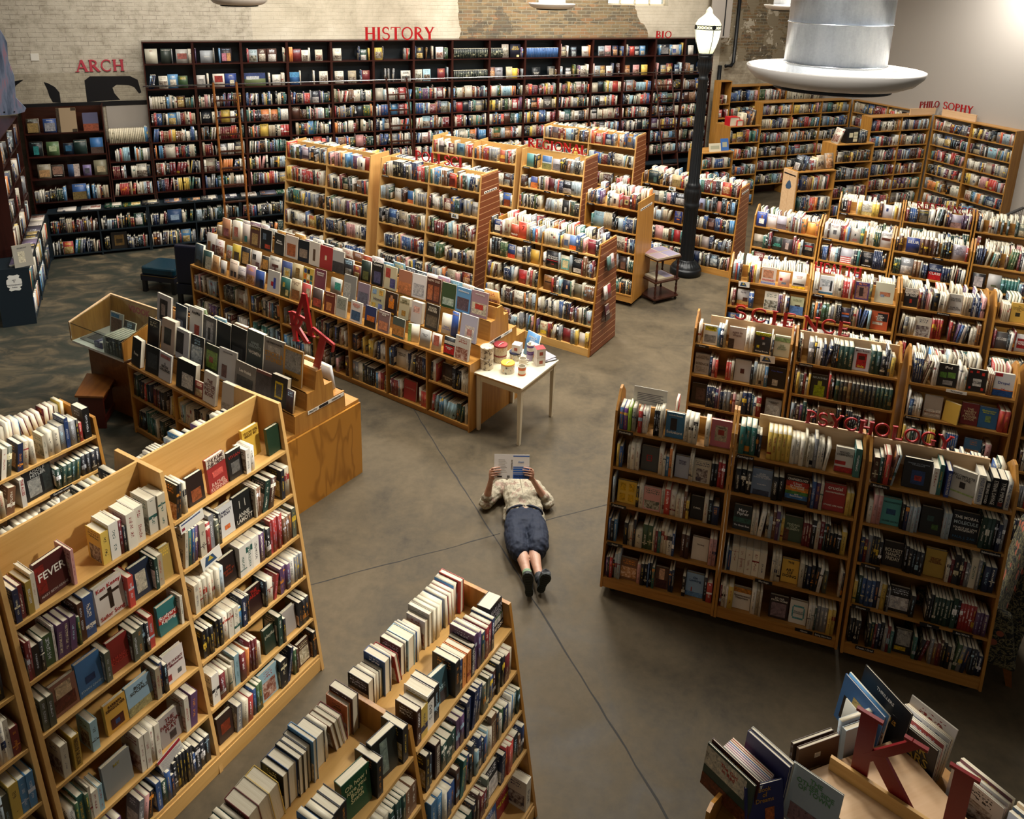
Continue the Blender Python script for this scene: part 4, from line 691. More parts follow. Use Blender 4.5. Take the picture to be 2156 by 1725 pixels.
# ------------------------------------------------------------------ straight bookcases
def straight(name,label,F,widths,H,D,shelves,mh='mahogany',mv='mahogany_v',who='',group=None,rows=True,back='teal_black',base=0,sp={},pal=PAL,face=.04,full=.96,hm=.215,opts={},top=True,th=.02,cat='bookcase',lean=.06,backz=None):
    e=F.thing(name); tag(e,label,cat,group); xs=[0]
    for w_ in widths: xs.append(xs[-1]+w_)
    for i,x in enumerate(xs):
        a=x if i==0 else (x-th if i==len(xs)-1 else x-th/2)
        MB().box(a,0,base,a+th,D,H-(th if top else 0)-.0005).build('side_panel',mv,e)
    if top: MB().box(0,-.006,H-th,xs[-1],D,H).build('top_board',mh,e)
    MB().box(th,D-.012,base,xs[-1]-th,D-.001,(backz or H)-th-.001).build('back_panel',back,e)
    for ui in range(len(widths)):
        a=xs[ui]+(th if ui==0 else th/2)+.0005; b=xs[ui+1]-(th if ui==len(widths)-1 else th/2)-.0005
        for zi,z in enumerate(shelves):
            MB().box(a,.002,z-.022,b,D-.0125,z).build('shelf',mh,e)
            if rows:
                nxt=(shelves[zi-1]-.024 if zi>0 else H-th)
                kw=dict(pal=pal,face=face,full=full,hm=hm,lean=lean); kw.update(opts.get(zi,{}))
                if kw.pop('skip',False): continue
                bay='' if len(widths)==1 else (('left bay, ','right bay, ') if len(widths)==2 else ('left bay, ','middle bay, ','right bay, '))[min(ui,2)]
                row(F,a+.003,b-.003,.012,z,min(D-.04,kw.pop('dep',.17)),nxt-z,f'{bay}{ORD[zi]} shelf of {who}',sp.get((ui,zi),()),**kw)
    return e
WPAL=[(a,w_) for a,w_ in PAL]
SH=[3.36,2.915,2.555,2.25,1.945,1.64,1.325,1.015]
DISP=dict(face=.55,full=.5,hm=.25); 
bays={0:{(0,0):[S(.13,.2,.26,'#d0cbb4',[T('DECO',.85,.08,'#a03020')],dy=.05),S(.38,.17,.26,'#3a443c',[T('HOOVERVILLE',.9,.09,W_)]),S(.62,.2,.25,'#b8b4ac',None,[(.1,.3,.9,.7,'#8a5048')],seed=-1)]},
 1:{(0,0):[S(.2,.22,.22,'#9aa0a4',[T('Century',.5,.15,W_)]),S(.57,.19,.26,'#2a2026',[T('OUR TIMES',.9,.11,'#9ab0c8')],[(.1,.1,.5,.65,'#a86a7a'),(.55,.1,.9,.65,'#b8885a')])],(0,3):[S(.15,.18,.24,'#1c222a',[T('FEAR\nITSELF',.5,.2,W_)])],(0,1):[S(.1,.15,.22,'#c4c0b8',None,[(.2,.2,.8,.7,'#8a8884')],seed=-1),S(.36,.2,.24,'#cfc4b4',None,[(.15,.35,.85,.85,'#8a2a24')],seed=-1),S(.62,.2,.24,'#20408a',[T('20th',.85,.14,W_)],[(.4,.1,.8,.5,'#c8c0a8')])]},
 2:{(0,1):[S(.2,.38,.24,'#7a8a5a',None,[(0,.55,1,1,'#2c3c6a'),(.1,.5,.7,.75,'#b8bcc0')],seed=-1),S(.62,.16,.2,'#d0ccc0',[T('The\nAmerican',.5,.12,'#2a2a2a')])]},
 3:{(0,1):[S(.1,.18,.24,'#1e5a94',None,[(0,.6,1,1,'#4a8ab8')],seed=-1)]},
 5:{(0,1):[S(.62,.2,.22,'#c4c0b4',[T('ETHIOPIA\nENGRAVED',.8,.12)],[(.1,.1,.9,.5,'#4a4844')])]},
 7:{(0,0):[S(.03+.0361*i,.035,.2,'#16211f',spine=1,t=.034,acc='#a8a88a') for i in range(22)],(0,1):[S(.03+.0361*i,.035,.2,'#141f1d',spine=1,t=.034,acc='#a8a88a') for i in range(21)]},
 8:{(0,0):[S(.03+.036*i,.035,.2,'#16211f',spine=1,t=.034,acc='#a8a88a') for i in range(7)]+[S(.35,.15,.28,'#b4a898',None,seed=.33),S(.60,.24,.28,'#15182a',[T('ELLIS\nISLAND',.7,.2,'#c8a84a')],[(.6,.05,.85,.2,'#d8c48a')])],(0,1):[S(.08,.12,.25,'#6a4a44',None,seed=.4),S(.24,.17,.24,'#8a8a90',[T('WARREN\nHASTINGS',.7,.1,'#2a2a34')]),S(.42,.14,.25,'#c4b890',None,seed=.7),S(.58,.12,.22,'#d8b81c',None,seed=.2)]},
 9:{(0,0):[S(.05+.0361*i,.035,.2,'#2a5a94',spine=1,t=.034,acc='#16305a') for i in range(20)],(0,1):[S(.3,.2,.22,'#181d20',[T('The South\nAmerica',.45,.16,W_)],dy=.05),S(.66,.18,.24,'#2a2c2c',None,[(.2,.2,.8,.8,'#8a8474')],seed=-1)],(0,3):[S(.6,.2,.24,'#5a5450',[T('HISTORY\nOF THE\nCIA',.4,.18,W_)])]},
 10:{(0,0):[S(.12,.13,.22,'#6a6458',None,seed=.3),S(.33,.13,.21,'#3a3c44',None,seed=.5),S(.62,.17,.22,'#cfcabc',[T('THE MAN\nHIMSELF',.4,.12,'#5a2a24')])]},
 13:{(0,0):[S(.3,.25,.24,'#2c2c30',[T('JFK',.85,.18,W_)],[(.1,.1,.9,.7,'#7a7a7a')],dy=.05),S(.58,.2,.23,'#c8c2b4',None,[(.1,.2,.6,.6,'#5a6a9a')],seed=-1)]}}
gx=1.745; N=15
cnt=('first second third fourth fifth sixth seventh eighth ninth tenth eleventh twelfth thirteenth fourteenth fifteenth').split()
for i in range(N):
    F=WF.sub(gx+.828*i,.3)
    f0={0:dict(DISP,skip=(i in(0,)and False)),1:dict(DISP)}
    if i in (7,8,9): f0={0:dict(face=.4,full=.35,hm=.2),1:dict(face=.4,full=.35,hm=.2)}
    straight('wall_bookcase',f'{cnt[i]} tall mahogany wall bay from the left, below the rail',F,[.826],3.75,.31,SH,who=f'{cnt[i]} tall wall bay',group='tall mahogany wall bays',opts=f0,sp=bays.get(i,{}),face=.06)
# arch section
F=WF.sub(-.22,.3)
AR={(0,0):[S(.12,.19,.25,'#3a3022',[T('SPLENDORS\nOF THE PAST',.88,.10,'#a8b0a8')],[(.08,.05,.92,.7,'#8a7448')],dy=.04),S(.36,.2,.24,'#2c4c8a',[T('Antiquities',.88,.10,W_)],[(.1,.1,.9,.7,'#8a8c94')],dy=.04),S(.66,.30,.42,'#a48c6a',None,[(0,0,.16,1,'#3a3024'),(.75,0,1,.12,'#3a3024'),(.75,.88,1,1,'#3a3024')],seed=-1,dy=.02),S(1.0,.24,.32,'#5a5a7a',None,[(0,0,1,.4,'#8a4a34')],seed=-1,dy=.03)],
 (0,1):[S(.14,.2,.25,'#101a1c',[T('The Etruscans',.9,.09,'#a8c0c0')],[(.3,.1,.7,.7,'#2a7a7a')],dy=.04),S(.38,.19,.24,'#5a7a4a',None,[(.2,.3,.8,.7,'#a8b890')],seed=-1,dy=.04),S(.60,.16,.2,'#142434',None,[(.2,.3,.8,.8,'#2a5a7a')],seed=-1,dy=.05),S(.82,.2,.25,'#1c3430',[T('ARCHAEOLOGY',.88,.11,W_)],dy=.03),S(1.08,.2,.28,'#2a6aa8',None,[(0,0,1,.4,'#4a3a34')],seed=-1,dy=.02)],
 (0,2):[S(.16,.2,.25,'#8a8068',[T('Archaeology',.9,.12,W_)],[(.1,.1,.9,.6,'#a8845a')],dy=.03),S(.42,.19,.22,'#2a2420',[T('FOOTSTEPS',.15,.12,W_)],[(.1,.25,.9,.9,'#8a6a5a')],dy=.04),S(.65,.18,.22,'#3a5a8a',None,[(.5,0,1,1,'#b8a8a0')],seed=-1,dy=.04),S(.85,.13,.19,'#7a6a9a',None,[(.2,.2,.8,.7,'#4a4a54')],seed=-1,dy=.05),S(1.08,.22,.27,'#8a8468',None,[(.2,.2,.8,.6,'#b0a080')],seed=-1,dy=.02)],
 (0,3):[S(.72,.22,.28,'#2c5a9a',[T('Archaeology',.88,.10,W_)],[(0,0,1,.5,'#6a5a34')],dy=.02)]}
AR={k:[dict(s,x=s['x']) for s in v] for k,v in AR.items()}
straight('wall_bookcase','low mahogany bookcase under the ARCH letters with archaeology books face out',F,[1.235],2.66,.31,[2.205,1.80,1.40,.978],who='ARCH case',sp=AR,opts={0:dict(full=.0,face=0),1:dict(full=.0,face=0),2:dict(full=.0,face=0)},back='dark_wood',top=False,backz=2.64)
F=WF.sub(1.03,.3)
sp={(0,0):[S(.05+.0262*i,.026,.25,'#cfc4a4',spine=1,t=.025,acc='#8a8468') for i in range(20)],(0,1):[S(.35,.17,.22,'#b8b098',None,[(.2,.2,.8,.7,'#5a5a4a')],seed=-1)],(0,3):[S(.42,.18,.22,'#b8b4b0',None,[(.3,.3,.8,.7,'#8a4a34')],seed=-1)]}
straight('wall_bookcase','narrow mahogany bookcase between the ARCH case and the tall ladder shelves',F,[.70],2.0,.31,[1.965-.0,1.63,1.318,1.0],who='narrow case',sp={},opts={0:dict(skip=True)},top=False,backz=2.0)
row(F,.03,.68,.012,1.965,.2,.5,'top of the narrow case',sp[(0,0)],pal=[('#2a5a94',1),('#4f93bd',1)],hm=.24)
MB().box(1.03+.02,WOFF-.012,2.0,1.74,WOFF,2.62).build('grey_panel','grey_wall',wb,M=None) if False else None
gp=MB().box(1.06,WOFF-.014,1.9,1.735,WOFF-.001,2.64).build('grey_panel','grey_wall'); gp.parent=wb
gp=MB().box(-.6,WOFF-.02,2.60,1.735,WOFF-.001,2.68).build('dark_ledge','black_paint'); gp.parent=wb
# base cabinets with ledge
for i in range(9):
    F=WF.sub(-.02+1.6*i,0); wd=1.595 if i<8 else 1.35
    straight('base_bookcase',f'{cnt[i]} low black base cabinet from the left under the wall shelves',F,[wd/2,wd/2],.855,.298,[.47,.075],mh='teal_black',mv='teal_black',who=f'{cnt[i]} base cabinet',group='low black base cabinets',base=0,rows=i<3,pal=DARK,
      sp={0:{(0,0):[],(1,1):[S(1.08,.26,.3,'#1a1612',None,[(.2,.2,.8,.85,'#5a4420'),(.3,.35,.7,.6,'#2a2010')],seed=-1)]},1:{(0,0):[S(.44,.24,.25,'#2a5080',None,[(.2,.2,.8,.6,'#8aa0b8')],seed=-1)]}}.get(i,{}),th=.02,lean=.15)
# books lying on the ledge
xx=.15
k=0
while xx<4.4:
    h=R.uniform(.24,.32); c=R.choice(['#6a5a3a','#3a3a44','#1c4a34','#c8c0b4','#4a4a4c','#8a7038','#1c3c34','#2a3a44','#c4bcb0','#a8862a','#4a4c5c','#20345c','#2a2a2e'])
    b=book(WF,xx,.02,.856,R.uniform(.02,.045),h,R.uniform(.2,.25),c,flat=True); b['where']='ledge of the wall shelves'; b['n']=k+1; b['nrow']=14; xx+=h+R.uniform(.01,.1); k+=1
# rail and ladders
e=WF.thing('ladder_rail'); tag(e,'long chrome rail running along the tall wall shelves below the display rows','rail')
m=MB(); m.tube([(1.70,.20,2.98),(14.1,.20,2.98)],.012,8); m.build('rail','chrome',e,smooth=True)
m=MB()
for i in range(0,15,2): MB().box(1.76+.828*i,.2,2.965,1.785+.828*i,.298,2.995).build('bracket','chrome',e)
for i,(xa,xb,lab) in enumerate(((2.87,3.27,'left wooden library ladder leaning on the rail of the history shelves'),(6.10,6.52,'middle wooden library ladder leaning on the rail below the HISTORY letters'),(12.47,12.9,'right wooden library ladder leaning on the rail below the BIO letters'))):
    F=WF.sub(xa,0); e=F.thing('library_ladder'); tag(e,lab,'ladder','library ladders'); wd=xb-xa
    y0,y1=-.62,.17
    for q in (0,wd):
        MB().tube([(q,y0,.0),(q,y1,3.02)],.02,4).build('rail_side','bench_wood' if i==0 else 'dark_wood',e)
        MB().tube([(q,y1,3.0),(q,.2,3.05),(q,.235,2.99)],.012,6).build('hook','black_metal',e)
    for s_ in range(9):
        z=.3+.3*s_; y=y0+(y1-y0)*z/3.02; MB().box(0.015,y-.035,z-.012,wd-.015,y+.035,z+.012).build('rung','dark_wood',e)
# letters on wall
sign('HISTORY',WF,5.72,7.17,.33,3.752,.25,'above the wall shelves'); sign('BIO',WF,12.5,12.94,.33,3.752,.155,'above the wall shelves')
MATS['sign_red_faded']=newmat('sign_red_faded',lin('#b03a48'),.5)
sign('ARCH',WF,.66,1.43,WOFF-.02,3.215,.205,'mounted on the painted brick wall','sign_red_faded')
# left wall cases
LF=Fr(-6.848,10.483,115.5)
straight('base_bookcase','low black cabinet along the left wall with a white plaque on its end',LF,[.93,.93,.93],.87,.42,[.46,.07],mh='teal_black',mv='teal_black',who='left-wall cabinet',pal=PALE,hm=.26,th=.025,lean=.1,opts={})
F=LF.sub(.55,.20)
straight('wall_bookcase','tall dark bookcase on the left wall holding face-out art books',F,[.75,.75,.6],2.62,.24,[2.2,1.76,1.32,.895],who='left-wall tall case',face=.5,full=.55,hm=.26,opts={3:dict(face=.02,full=1,hm=.27,pal=PALE)})
k=0; xx=.08
while xx<2.4:
    h=R.uniform(.26,.34); b=book(LF,xx,.0,.871,R.uniform(.02,.05),h,.19 if xx>.5 else .24,R.choice(['#1c2a3a','#c4bcb0','#4a4454','#7a6a8a','#2a2a30','#a8a098']),flat=True); b['where']='top of the left-wall cabinet'; b['n']=k+1; b['nrow']=8; xx+=h+.02; k+=1
b=book(LF,-.0+.02,.14,.871,.03,.32,.24,'#8a8474',face=True,tilt=.15,sp=S(0,.24,.32,'#8a8474',[T('BELMONT',.85,.09,'#3a3630')],[(.25,.2,.6,.7,'#b0a890'),(.36,.25,.48,.65,'#3a3630')]),seed=-1,rot=-1.25); b['where']='near end of the left-wall cabinet'; b['n']=1;b['nrow']=1
# plaque
EP=Fr(*LF.at(0,.21)[:2],25.5+0-0)
pq=MB(); pts=[(-.05,.12),(-.075,.10),(-.06,.07),(-.09,.05),(-.095,0),(-.09,-.05),(-.06,-.07),(-.075,-.10),(-.05,-.12),(0,-.11),(.05,-.12),(.075,-.10),(.06,-.07),(.09,-.05),(.095,0),(.09,.05),(.06,.07),(.075,.10),(.05,.12),(0,.11)]
PM=LF.M@Matrix.Translation((-.006,.20,.66))@Matrix.Rotation(-PI/2,4,'Z')
pq=MB().prism(pts,-.003,.003,axis='y').build('plaque','paper_white',M=PM); tag(pq,'white scalloped plaque reading ART & PHOTOGRAPHY on the black cabinet end','plaque')
for s_,z in (('ART\n&',.03),('PHOTOGRAPHY',-.03),('Folios',-.065)):
    text('lettering',s_,.026,'#222226',Matrix.Translation((0,-.004,z))@Matrix.Rotation(PI/2,4,'X'),pq,.0006)
# painted figure board
pts=[(-.75,4.3),(-.27,4.05),(-.215,3.91),(-.184,3.8),(-.204,3.54),(-.153,3.275),(-.176,2.93),(-.052,2.747),(-.08,2.69),(-.2,2.66),(-.43,2.647),(-.80,2.66),(-.85,3.2)]
newmat('painted_blue',lin('#5a6478'),.5); t=NT(MATS['painted_blue']); n_=t.noise(t.obj((14,1,2)),1.2,3); t.col(t.ramp(n_,[(.35,lin('#4a566c')),(.55,lin('#76829a')),(.72,lin('#a4707c'))]))
o=MB().prism(pts,-.32,-.29,axis='y').build('painted_cutout','painted_blue',M=WF.M); tag(o,'blue painted board cut-out of a skirted shape above the left shelves','cut-out board')
for q in (-.36,-.22): MB().lathe([(0,.004),(.012,.004),(.012,0)],10,Matrix.Translation((q,-.321,2.70))@Matrix.Rotation(PI/2,4,'X')).build('bolt','black_metal',o)
# ------------------------------------------------------------------ right side rooms of shelves
kw=dict(mh='oak',mv='oak_v',back='dark_wood')
PHL=Fr(9.37,17.59,20).sub(-1.72,0); SHP=[1.985,1.645,1.31,.98,.63,.29]
straight('bookcase','tall oak bookcase left of the inner corner under the PHILO letters',PHL,[.86,.84],2.3,.30,SHP,who='PHILO corner case',group='tall oak corner bookcases',lean=.15,full=.93,**kw)
PHR=Fr(9.385,17.56,-67.5)
straight('bookcase','tall oak bookcase right of the inner corner under the SOPHY letters',PHR,[.95],2.3,.33,SHP,who='SOPHY corner case',group='tall oak corner bookcases',lean=.15,full=.93,**kw)
PH2=PHR.sub(.955)
straight('bookcase','tall oak bookcase with knotty end panel at the end of the philosophy wall',PH2,[1.0],2.3,.38,SHP,who='end philosophy case',group='tall oak corner bookcases',lean=.2,full=.93,**{**kw,'mv':'oak_v'})
pb=Fr(9.37,17.59,20).sub(-.62,.04); o=MB().box(0,0,2.302,.72,.03,2.45).build('letter_board','pale_maple',M=pb.M); tag(o,'pale board carrying the PHILO letters on the corner bookcase','board')
pb=Fr(9.37,17.59,-66).sub(.15,.08); o=MB().box(0,0,2.302,.82,.03,2.455).build('letter_board','pale_maple',M=pb.M); tag(o,'pale board carrying the SOPHY letters on the corner bookcase','board')
sign('PHILO',Fr(9.37,17.59,20),-.38,.20,.05,2.452,.145,'on the corner bookcases','sign_red_deep'); sign('SOPHY',Fr(9.37,17.59,-66),.13,.86,.09,2.457,.16,'on the corner bookcases')
FL=Fr(5.90,18.71,22)
straight('bookcase','tall oak bookcase of three bays seen behind the castered carts, left of the far corner',FL,[.905,.905,.905],2.3,.30,[2.0,1.66,1.32,.98,.64,.28],who='far three-bay case',group='tall oak far bookcases',lean=.15,**kw)
straight('bookcase','tall oak bookcase running from the far corner toward the philosophy shelves',Fr(8.45,19.70,-62),[1.0,.95],2.3,.28,[2.0,1.66,1.32,.98,.64,.28],who='far corner side case',group='tall oak far bookcases',lean=.1,**kw)
FF=WF.sub(14.62,.28)
straight('bookcase','oak bookcase against the peeling brick wall beyond the lamp post',FF,[1.05,.9],2.58,.30,[2.2,1.82,1.45,1.08,.7,.3],who='case against the brick',pal=PALE,opts={0:dict(hm=.25)},**kw)
FG=WF.sub(16.62,.30)
straight('bookcase','oak bookcase in the far right corner topped by a row of tall pale volumes',FG,[1.15],2.12,.30,[1.8,1.45,1.1,.75,.4],who='far right corner case',pal=PALE,**kw)
row(FG,.02,1.13,.02,2.121,.24,.5,'top of the far right corner case',(),pal=[('#cfc4a4',3),('#d8cfb6',2),('#b9a987',1)],hm=.33,face=0,lean=.3)
FH=WF.sub(15.0,.3)
NK=WF.sub(14.24,.02)
straight('bookcase','narrow oak end unit beside the last dark wall bay',NK,[.34],2.75,.24,[2.2,1.85,1.5,1.15,.8],who='narrow oak unit',full=.6,**kw)
# stepped cases in front of the philosophy corner
def cart(lab,x,y,az,w_,H,D,sh,who,**k2):
    F=Fr(x,y,az); return F,straight('bookcase',lab,F,[w_],H,D,sh,who=who,group='stepped oak cases on the right',**{**kw,**k2})
X1,_=cart('oak case with red and white boxes and dark folios on top',4.87,17.59,22,.86,1.9,.55,[1.52,1.14,.76,.38,.06],'case topped by red boxes',pal=PALE,opts={0:dict(hm=.26)},lean=.1)
X2,_=cart('oak cart with two-board end panel and books leaning on its top',5.42,14.60,19,.88,1.6,.40,[1.22,.80,.42,.07],'cart with boarded end',hm=.27,pal=DARK,lean=.2)
X3,_=cart('oak case with a black picture frame box on top, before the corner shelves',6.49,15.60,19,.95,1.95,.42,[1.58,1.2,.82,.44,.07],'case topped by the black frame',pal=DARK)
X0,_=cart('lower oak case with two prints standing on top, left of the lamp post',3.98,16.30,22,.8,1.55,.5,[1.2,.85,.5,.1],'case with prints on top')
for F,lst,who in ((X2,[(.06,.04,.3,.2,'#1c2226',.25),(.17,.03,.29,.2,'#24304a',.3),(.33,.05,.2,.16,'#7a1c1c',0),(.38,.06,.21,.16,'#b0aca4',0),(.46,.02,.24,.17,'#c8b88a',0)],'top of the cart with boarded end'),
   (X3,[(.06,.05,.33,.2,'#d0c8b4',.35),(.62,.03,.22,.17,'#2a3a44',0),(.66,.03,.24,.17,'#1c2a3a',0),(.70,.04,.23,.17,'#16202c',0),(.75,.04,.25,.17,'#14181e',0)],'top of the case before the corner shelves'),
   (X1,[(.36,.03,.28,.2,'#d8cfae',0),(.40,.03,.27,.2,'#cfc4a4',0),(.44,.03,.28,.2,'#d8cfae',0),(.52,.04,.34,.22,'#2c2c44',.2),(.6,.03,.3,.2,'#b0946a',.25),(.68,.05,.34,.24,'#16181c',0)],'top of the case topped by red boxes')):
    H={id(X2):1.6,id(X3):1.95,id(X1):1.9}[id(F)]
    for k,(x,t_2,h,d,c,le) in enumerate(lst):
        b=book(F,x,.06,H+.001,t_2,h,d,c,lean=le); b['where']=who; b['n']=k+1; b['nrow']=len(lst)
for k,(x,wv,hv_,c) in enumerate(((.52,.16,.27,'#a89478'),(.70,.2,.3,'#8a7458'))):
    b=book(X2,x,.1,1.601,.03,hv_,wv,c,face=True,tilt=.2,seed=.3+.3*k); b['where']='top of the cart with boarded end'; b['n']=6+k; b['nrow']=7
def slipcase(F,x,y,z,w_,d,h,mat,lab,front='#d8cfb6'):
    e=F.sub(x,y,z).thing('slipcase'); tag(e,lab,'slipcase'); m=MB(); m.box(0,0,0,w_,d,.004).box(0,0,h-.004,w_,d,h).box(0,0,.004,.004,d,h-.004).box(w_-.004,0,.004,w_,d,h-.004).box(.004,d-.004,.004,w_-.004,d,h-.004); m.build('shell',mat,e); MB().box(.006,.01,.006,w_-.006,d-.006,h-.008).build('leaves',front and cmat(front),e)
slipcase(X1,.02,.05,1.901,.26,.2,.2,cmat('#b81820'),'red open slipcase on the case topped by red boxes')
slipcase(X1,.20,-.0+.02,1.901,.16,.03+.1,.13,cmat('#c41c22'),'small red and cream slipcase beside the larger red one')
e=X3.sub(.30,.08,1.951).thing('frame_box'); tag(e,'black shadow box frame with small picture cards on top of an oak case','frame')
MB().box(0,0,0,.30,.16,.30).build('box','black_paint',e)
for k,(x,z,w_,h) in enumerate(((.05,.12,.09,.09),(.16,.17,.10,.06),(.16,.10,.10,.06),(.16,.03,.10,.06))): MB().box(x,-.003,z,x+w_,-.0005,z+h).build('picture_card',cmat('#cfc8a8'),e)
def print_stand(F,x,y,z,w_,h,c,lab):
    o=MB().box(0,0,0,w_,.006,h).build('standing_print',cmat(c),M=F.sub(x,y,z).M@Matrix.Rotation(-.25,4,'X')); tag(o,lab,'print'); MB().box(.04,-.001,h*.3,w_-.04,0,h*.7).build('picture',cmat('#a8a890'),o)
print_stand(X0,.22,.06,1.552,.30,.18,'#cfc8b0','cream landscape print standing on the low case left of the lamp post'); print_stand(X0,.55,.1,1.552,.2,.26,'#3a6ab0','blue print standing on the low case left of the lamp post')
# two-board end and logo on the cart
e=X2.thing('end_boards'); tag(e,'two pale vertical boards with a dark strip and blue emblem on the cart end','boards')
MB().box(-.022,.004,.02,-.002,.198,1.595).box(-.022,.204,.02,-.002,.396,1.595).build('board','pale_maple',e); MB().box(-.024,.03,1.50,-.0225,.37,1.525).build('strip','label_black',e)
MB().prism([(.12,1.28),(.16,1.38),(.2,1.40),(.24,1.36),(.29,1.27),(.26,1.22),(.16,1.23)],-.0245,-.0225).build('emblem',cmat('#3a5068'),e)
# pale angled wire mesh rail far right
e=Fr(7.70,12.05,40).thing('mesh_rack'); tag(e,'black wire mesh rack behind the rightmost reference case','rack')
m=MB()
for k in range(14): m.tube([(k*.09,0,1.05),(k*.09,0,1.50)],.003,4)
for k in range(6): m.tube([(0,0,1.05+k*.09),(1.17,0,1.05+k*.09)],.003,4)
m.build('mesh','black_metal',e); MB().box(-.03,-.02,1.5,1.2,.02,1.53).box(-.03,-.02,1.02,1.2,.02,1.05).build('frame','black_metal',e)
for x in (0,1.17): MB().box(x-.02,-.02,0,x+.02,.02,1.03).build('leg','black_metal',e)
# ------------------------------------------------------------------ stepped displays
def display(name,label,F,units,D,H,prof_front,peak,shelves,bays,who,ply=False,mats=('oak','oak_v')):
    """prof_front: [(y,z)...] from the front ledge to the peak ; mirrored to the rear"""
    e=F.thing(name); tag(e,label,'display case'); Wd=sum(units)
    pf=[(0,0),(0,H)]+prof_front; full_=pf+[(D-y,z) for y,z in pf[::-1]]
    x=0
    for ui,w_ in enumerate(units):
        MB().prism(full_,x,x+.02).build('side_panel',mats[1],e); MB().prism(full_,x+w_-.02,x+w_).build('side_panel',mats[1],e)
        MB().box(x+.021,.0,H-.03,x+w_-.021,.20,H).build('ledge',mats[0],e,bevel=.002); MB().box(x+.021,D-.20,H-.03,x+w_-.021,D,H).build('ledge',mats[0],e,bevel=.002)
        steps=prof_front
        for k in range(len(steps)-1):
            (y0,z0),(y1,z1)=steps[k],steps[k+1]
            for s_ in (0,1):
                if abs(z1-z0)<.02: m=MB().box(x+.021,y0,z0-.018,x+w_-.021,y1+.001,z0) if not s_ else MB().box(x+.021,D-y1-.001,z0-.018,x+w_-.021,D-y0,z0)
                else:
                    q=[(y0,z0-.01),(y1,z1),(y1+.012,z1),(y0+.012,z0-.01)]
                    if s_: q=[(D-a,b) for a,b in q]
                    m=MB().prism(q,x+.021,x+w_-.021)
                m.build('step',mats[0],e)
        MB().box(x+.021,D/2-.01,.06,x+w_-.021,D/2+.01,H-.031).build('back_panel',mats[1],e)
        nb=bays[ui]; 
        for k in range(1,nb): MB().box(x+w_*k/nb-.01,.004,.06,x+w_*k/nb+.01,D/2-.011,H-.031).build('divider',mats[1],e)
        for z in shelves:
            for k in range(nb):
                a=x+w_*k/nb+.021; b=x+w_*(k+1)/nb-.021; MB().box(a,.008,z-.02,b,D/2-.011,z).build('shelf',mats[0],e)
        MB().box(x+.021,.02,0,x+w_-.021,.035,.055).build('kick_board',mats[0],e)
        for zi,z in enumerate(shelves):
            nxt=(H-.031 if zi==0 else shelves[zi-1]-.022)
            for k in range(nb): row(F,x+w_*k/nb+.022,x+w_*(k+1)/nb-.022,.02,z,.2,nxt-z,f'{cnt[k+(ui*bays[0])]} bay, {ORD[zi]} shelf of {who}',sp=DSP.get((who,ui,k,zi),()),lean=.25,full=.9,face=.03,hm=.235)
        x+=w_
    return e
DSP={('cookbook display',1,2,1):[S(2.56+1.62,.19,.25,'#a81c1e',[T('Celebrating',.6,.14,'#c88a7a')],seed=-1)],('cookbook display',1,2,0):[S(2.56+1.5,.17,.23,'#d0ccc0',[T('AMERICAN\nGRAPHIC',.7,.12)])],('cookbook display',1,3,0):[S(2.56+2.2,.17,.25,'#3a2a22',[T('Christmas\nCarol',.3,.14,'#c8b89a')],seed=-1)]}
CF=Fr(-4.677,10.795,-33.75)   # cookbook display, two units
display('display_case','long oak stepped display of cookbooks and craft books face out in three tiers',CF,[2.585,2.54],1.12,.858,[(.19,.858),(.20,1.0),(.37,1.0),(.385,1.235),(.475,1.235),(.51,1.37)],1.37,[.47,.07],[4,4],'cookbook display')
ln=5.125
AF_=[None]
def tier(F,x0,x1,y,z,who,items,wl=(.15,.2),hl=(.2,.27),tilt=.14,gap=.004):
    """face-out books side by side; known ones by centre"""
    kx,kh=(1.07,1.19) if F is CF else ((1.05,1.1) if F is AF_[0] else (1,1)); items=[dict(s,w=s['w']*kx,h=s['h']*kh) for s in items]; hl=(hl[0]*kh,hl[1]*kh); wl=(wl[0]*kx,wl[1]*kx)
    items=sorted(items,key=lambda s:s['x']); x=x0; i=0; lst=[]
    while x<x1-.1:
        nx=items[i]['x']-items[i]['w']/2 if i<len(items) else x1
        if x>=nx-.05:
            s=items[i]; lst.append(book(F,max(x,nx),y,z,s.get('t',.02),s['h'],s['w'],s['col'],s.get('acc'),face=True,tilt=tilt,rot=s.get('rot',R.uniform(-.05,.05)),sp=s,seed=s.get('seed',-1 if s.get('txt') else None))); x=max(x,nx)+s['w']+gap; i+=1; continue
        w_=min(R.uniform(*wl),nx-x-.004)
        if w_<.11: x=nx; continue
        h=min(hl[1],w_*R.uniform(1.2,1.42)); c=lin(R.choice(['#d8d2c4','#c4b8a4','#8a5a3a','#2a2c30','#a83a2a','#6a7a4a','#c8923a','#4a7a94','#cfc4c0','#22384a','#7a2a20','#b8a88a','#e0dccf','#3a4a34','#5a8a9a','#94748a']))
        lst.append(book(F,x,y,z,R.uniform(.015,.035),h,w_,c,face=True,tilt=tilt,rot=R.uniform(-.05,.05))); x+=w_+gap*R.uniform(.5,3)
    for k,b in enumerate(lst): b['where']=who; b['n']=k+1; b['nrow']=len(lst)
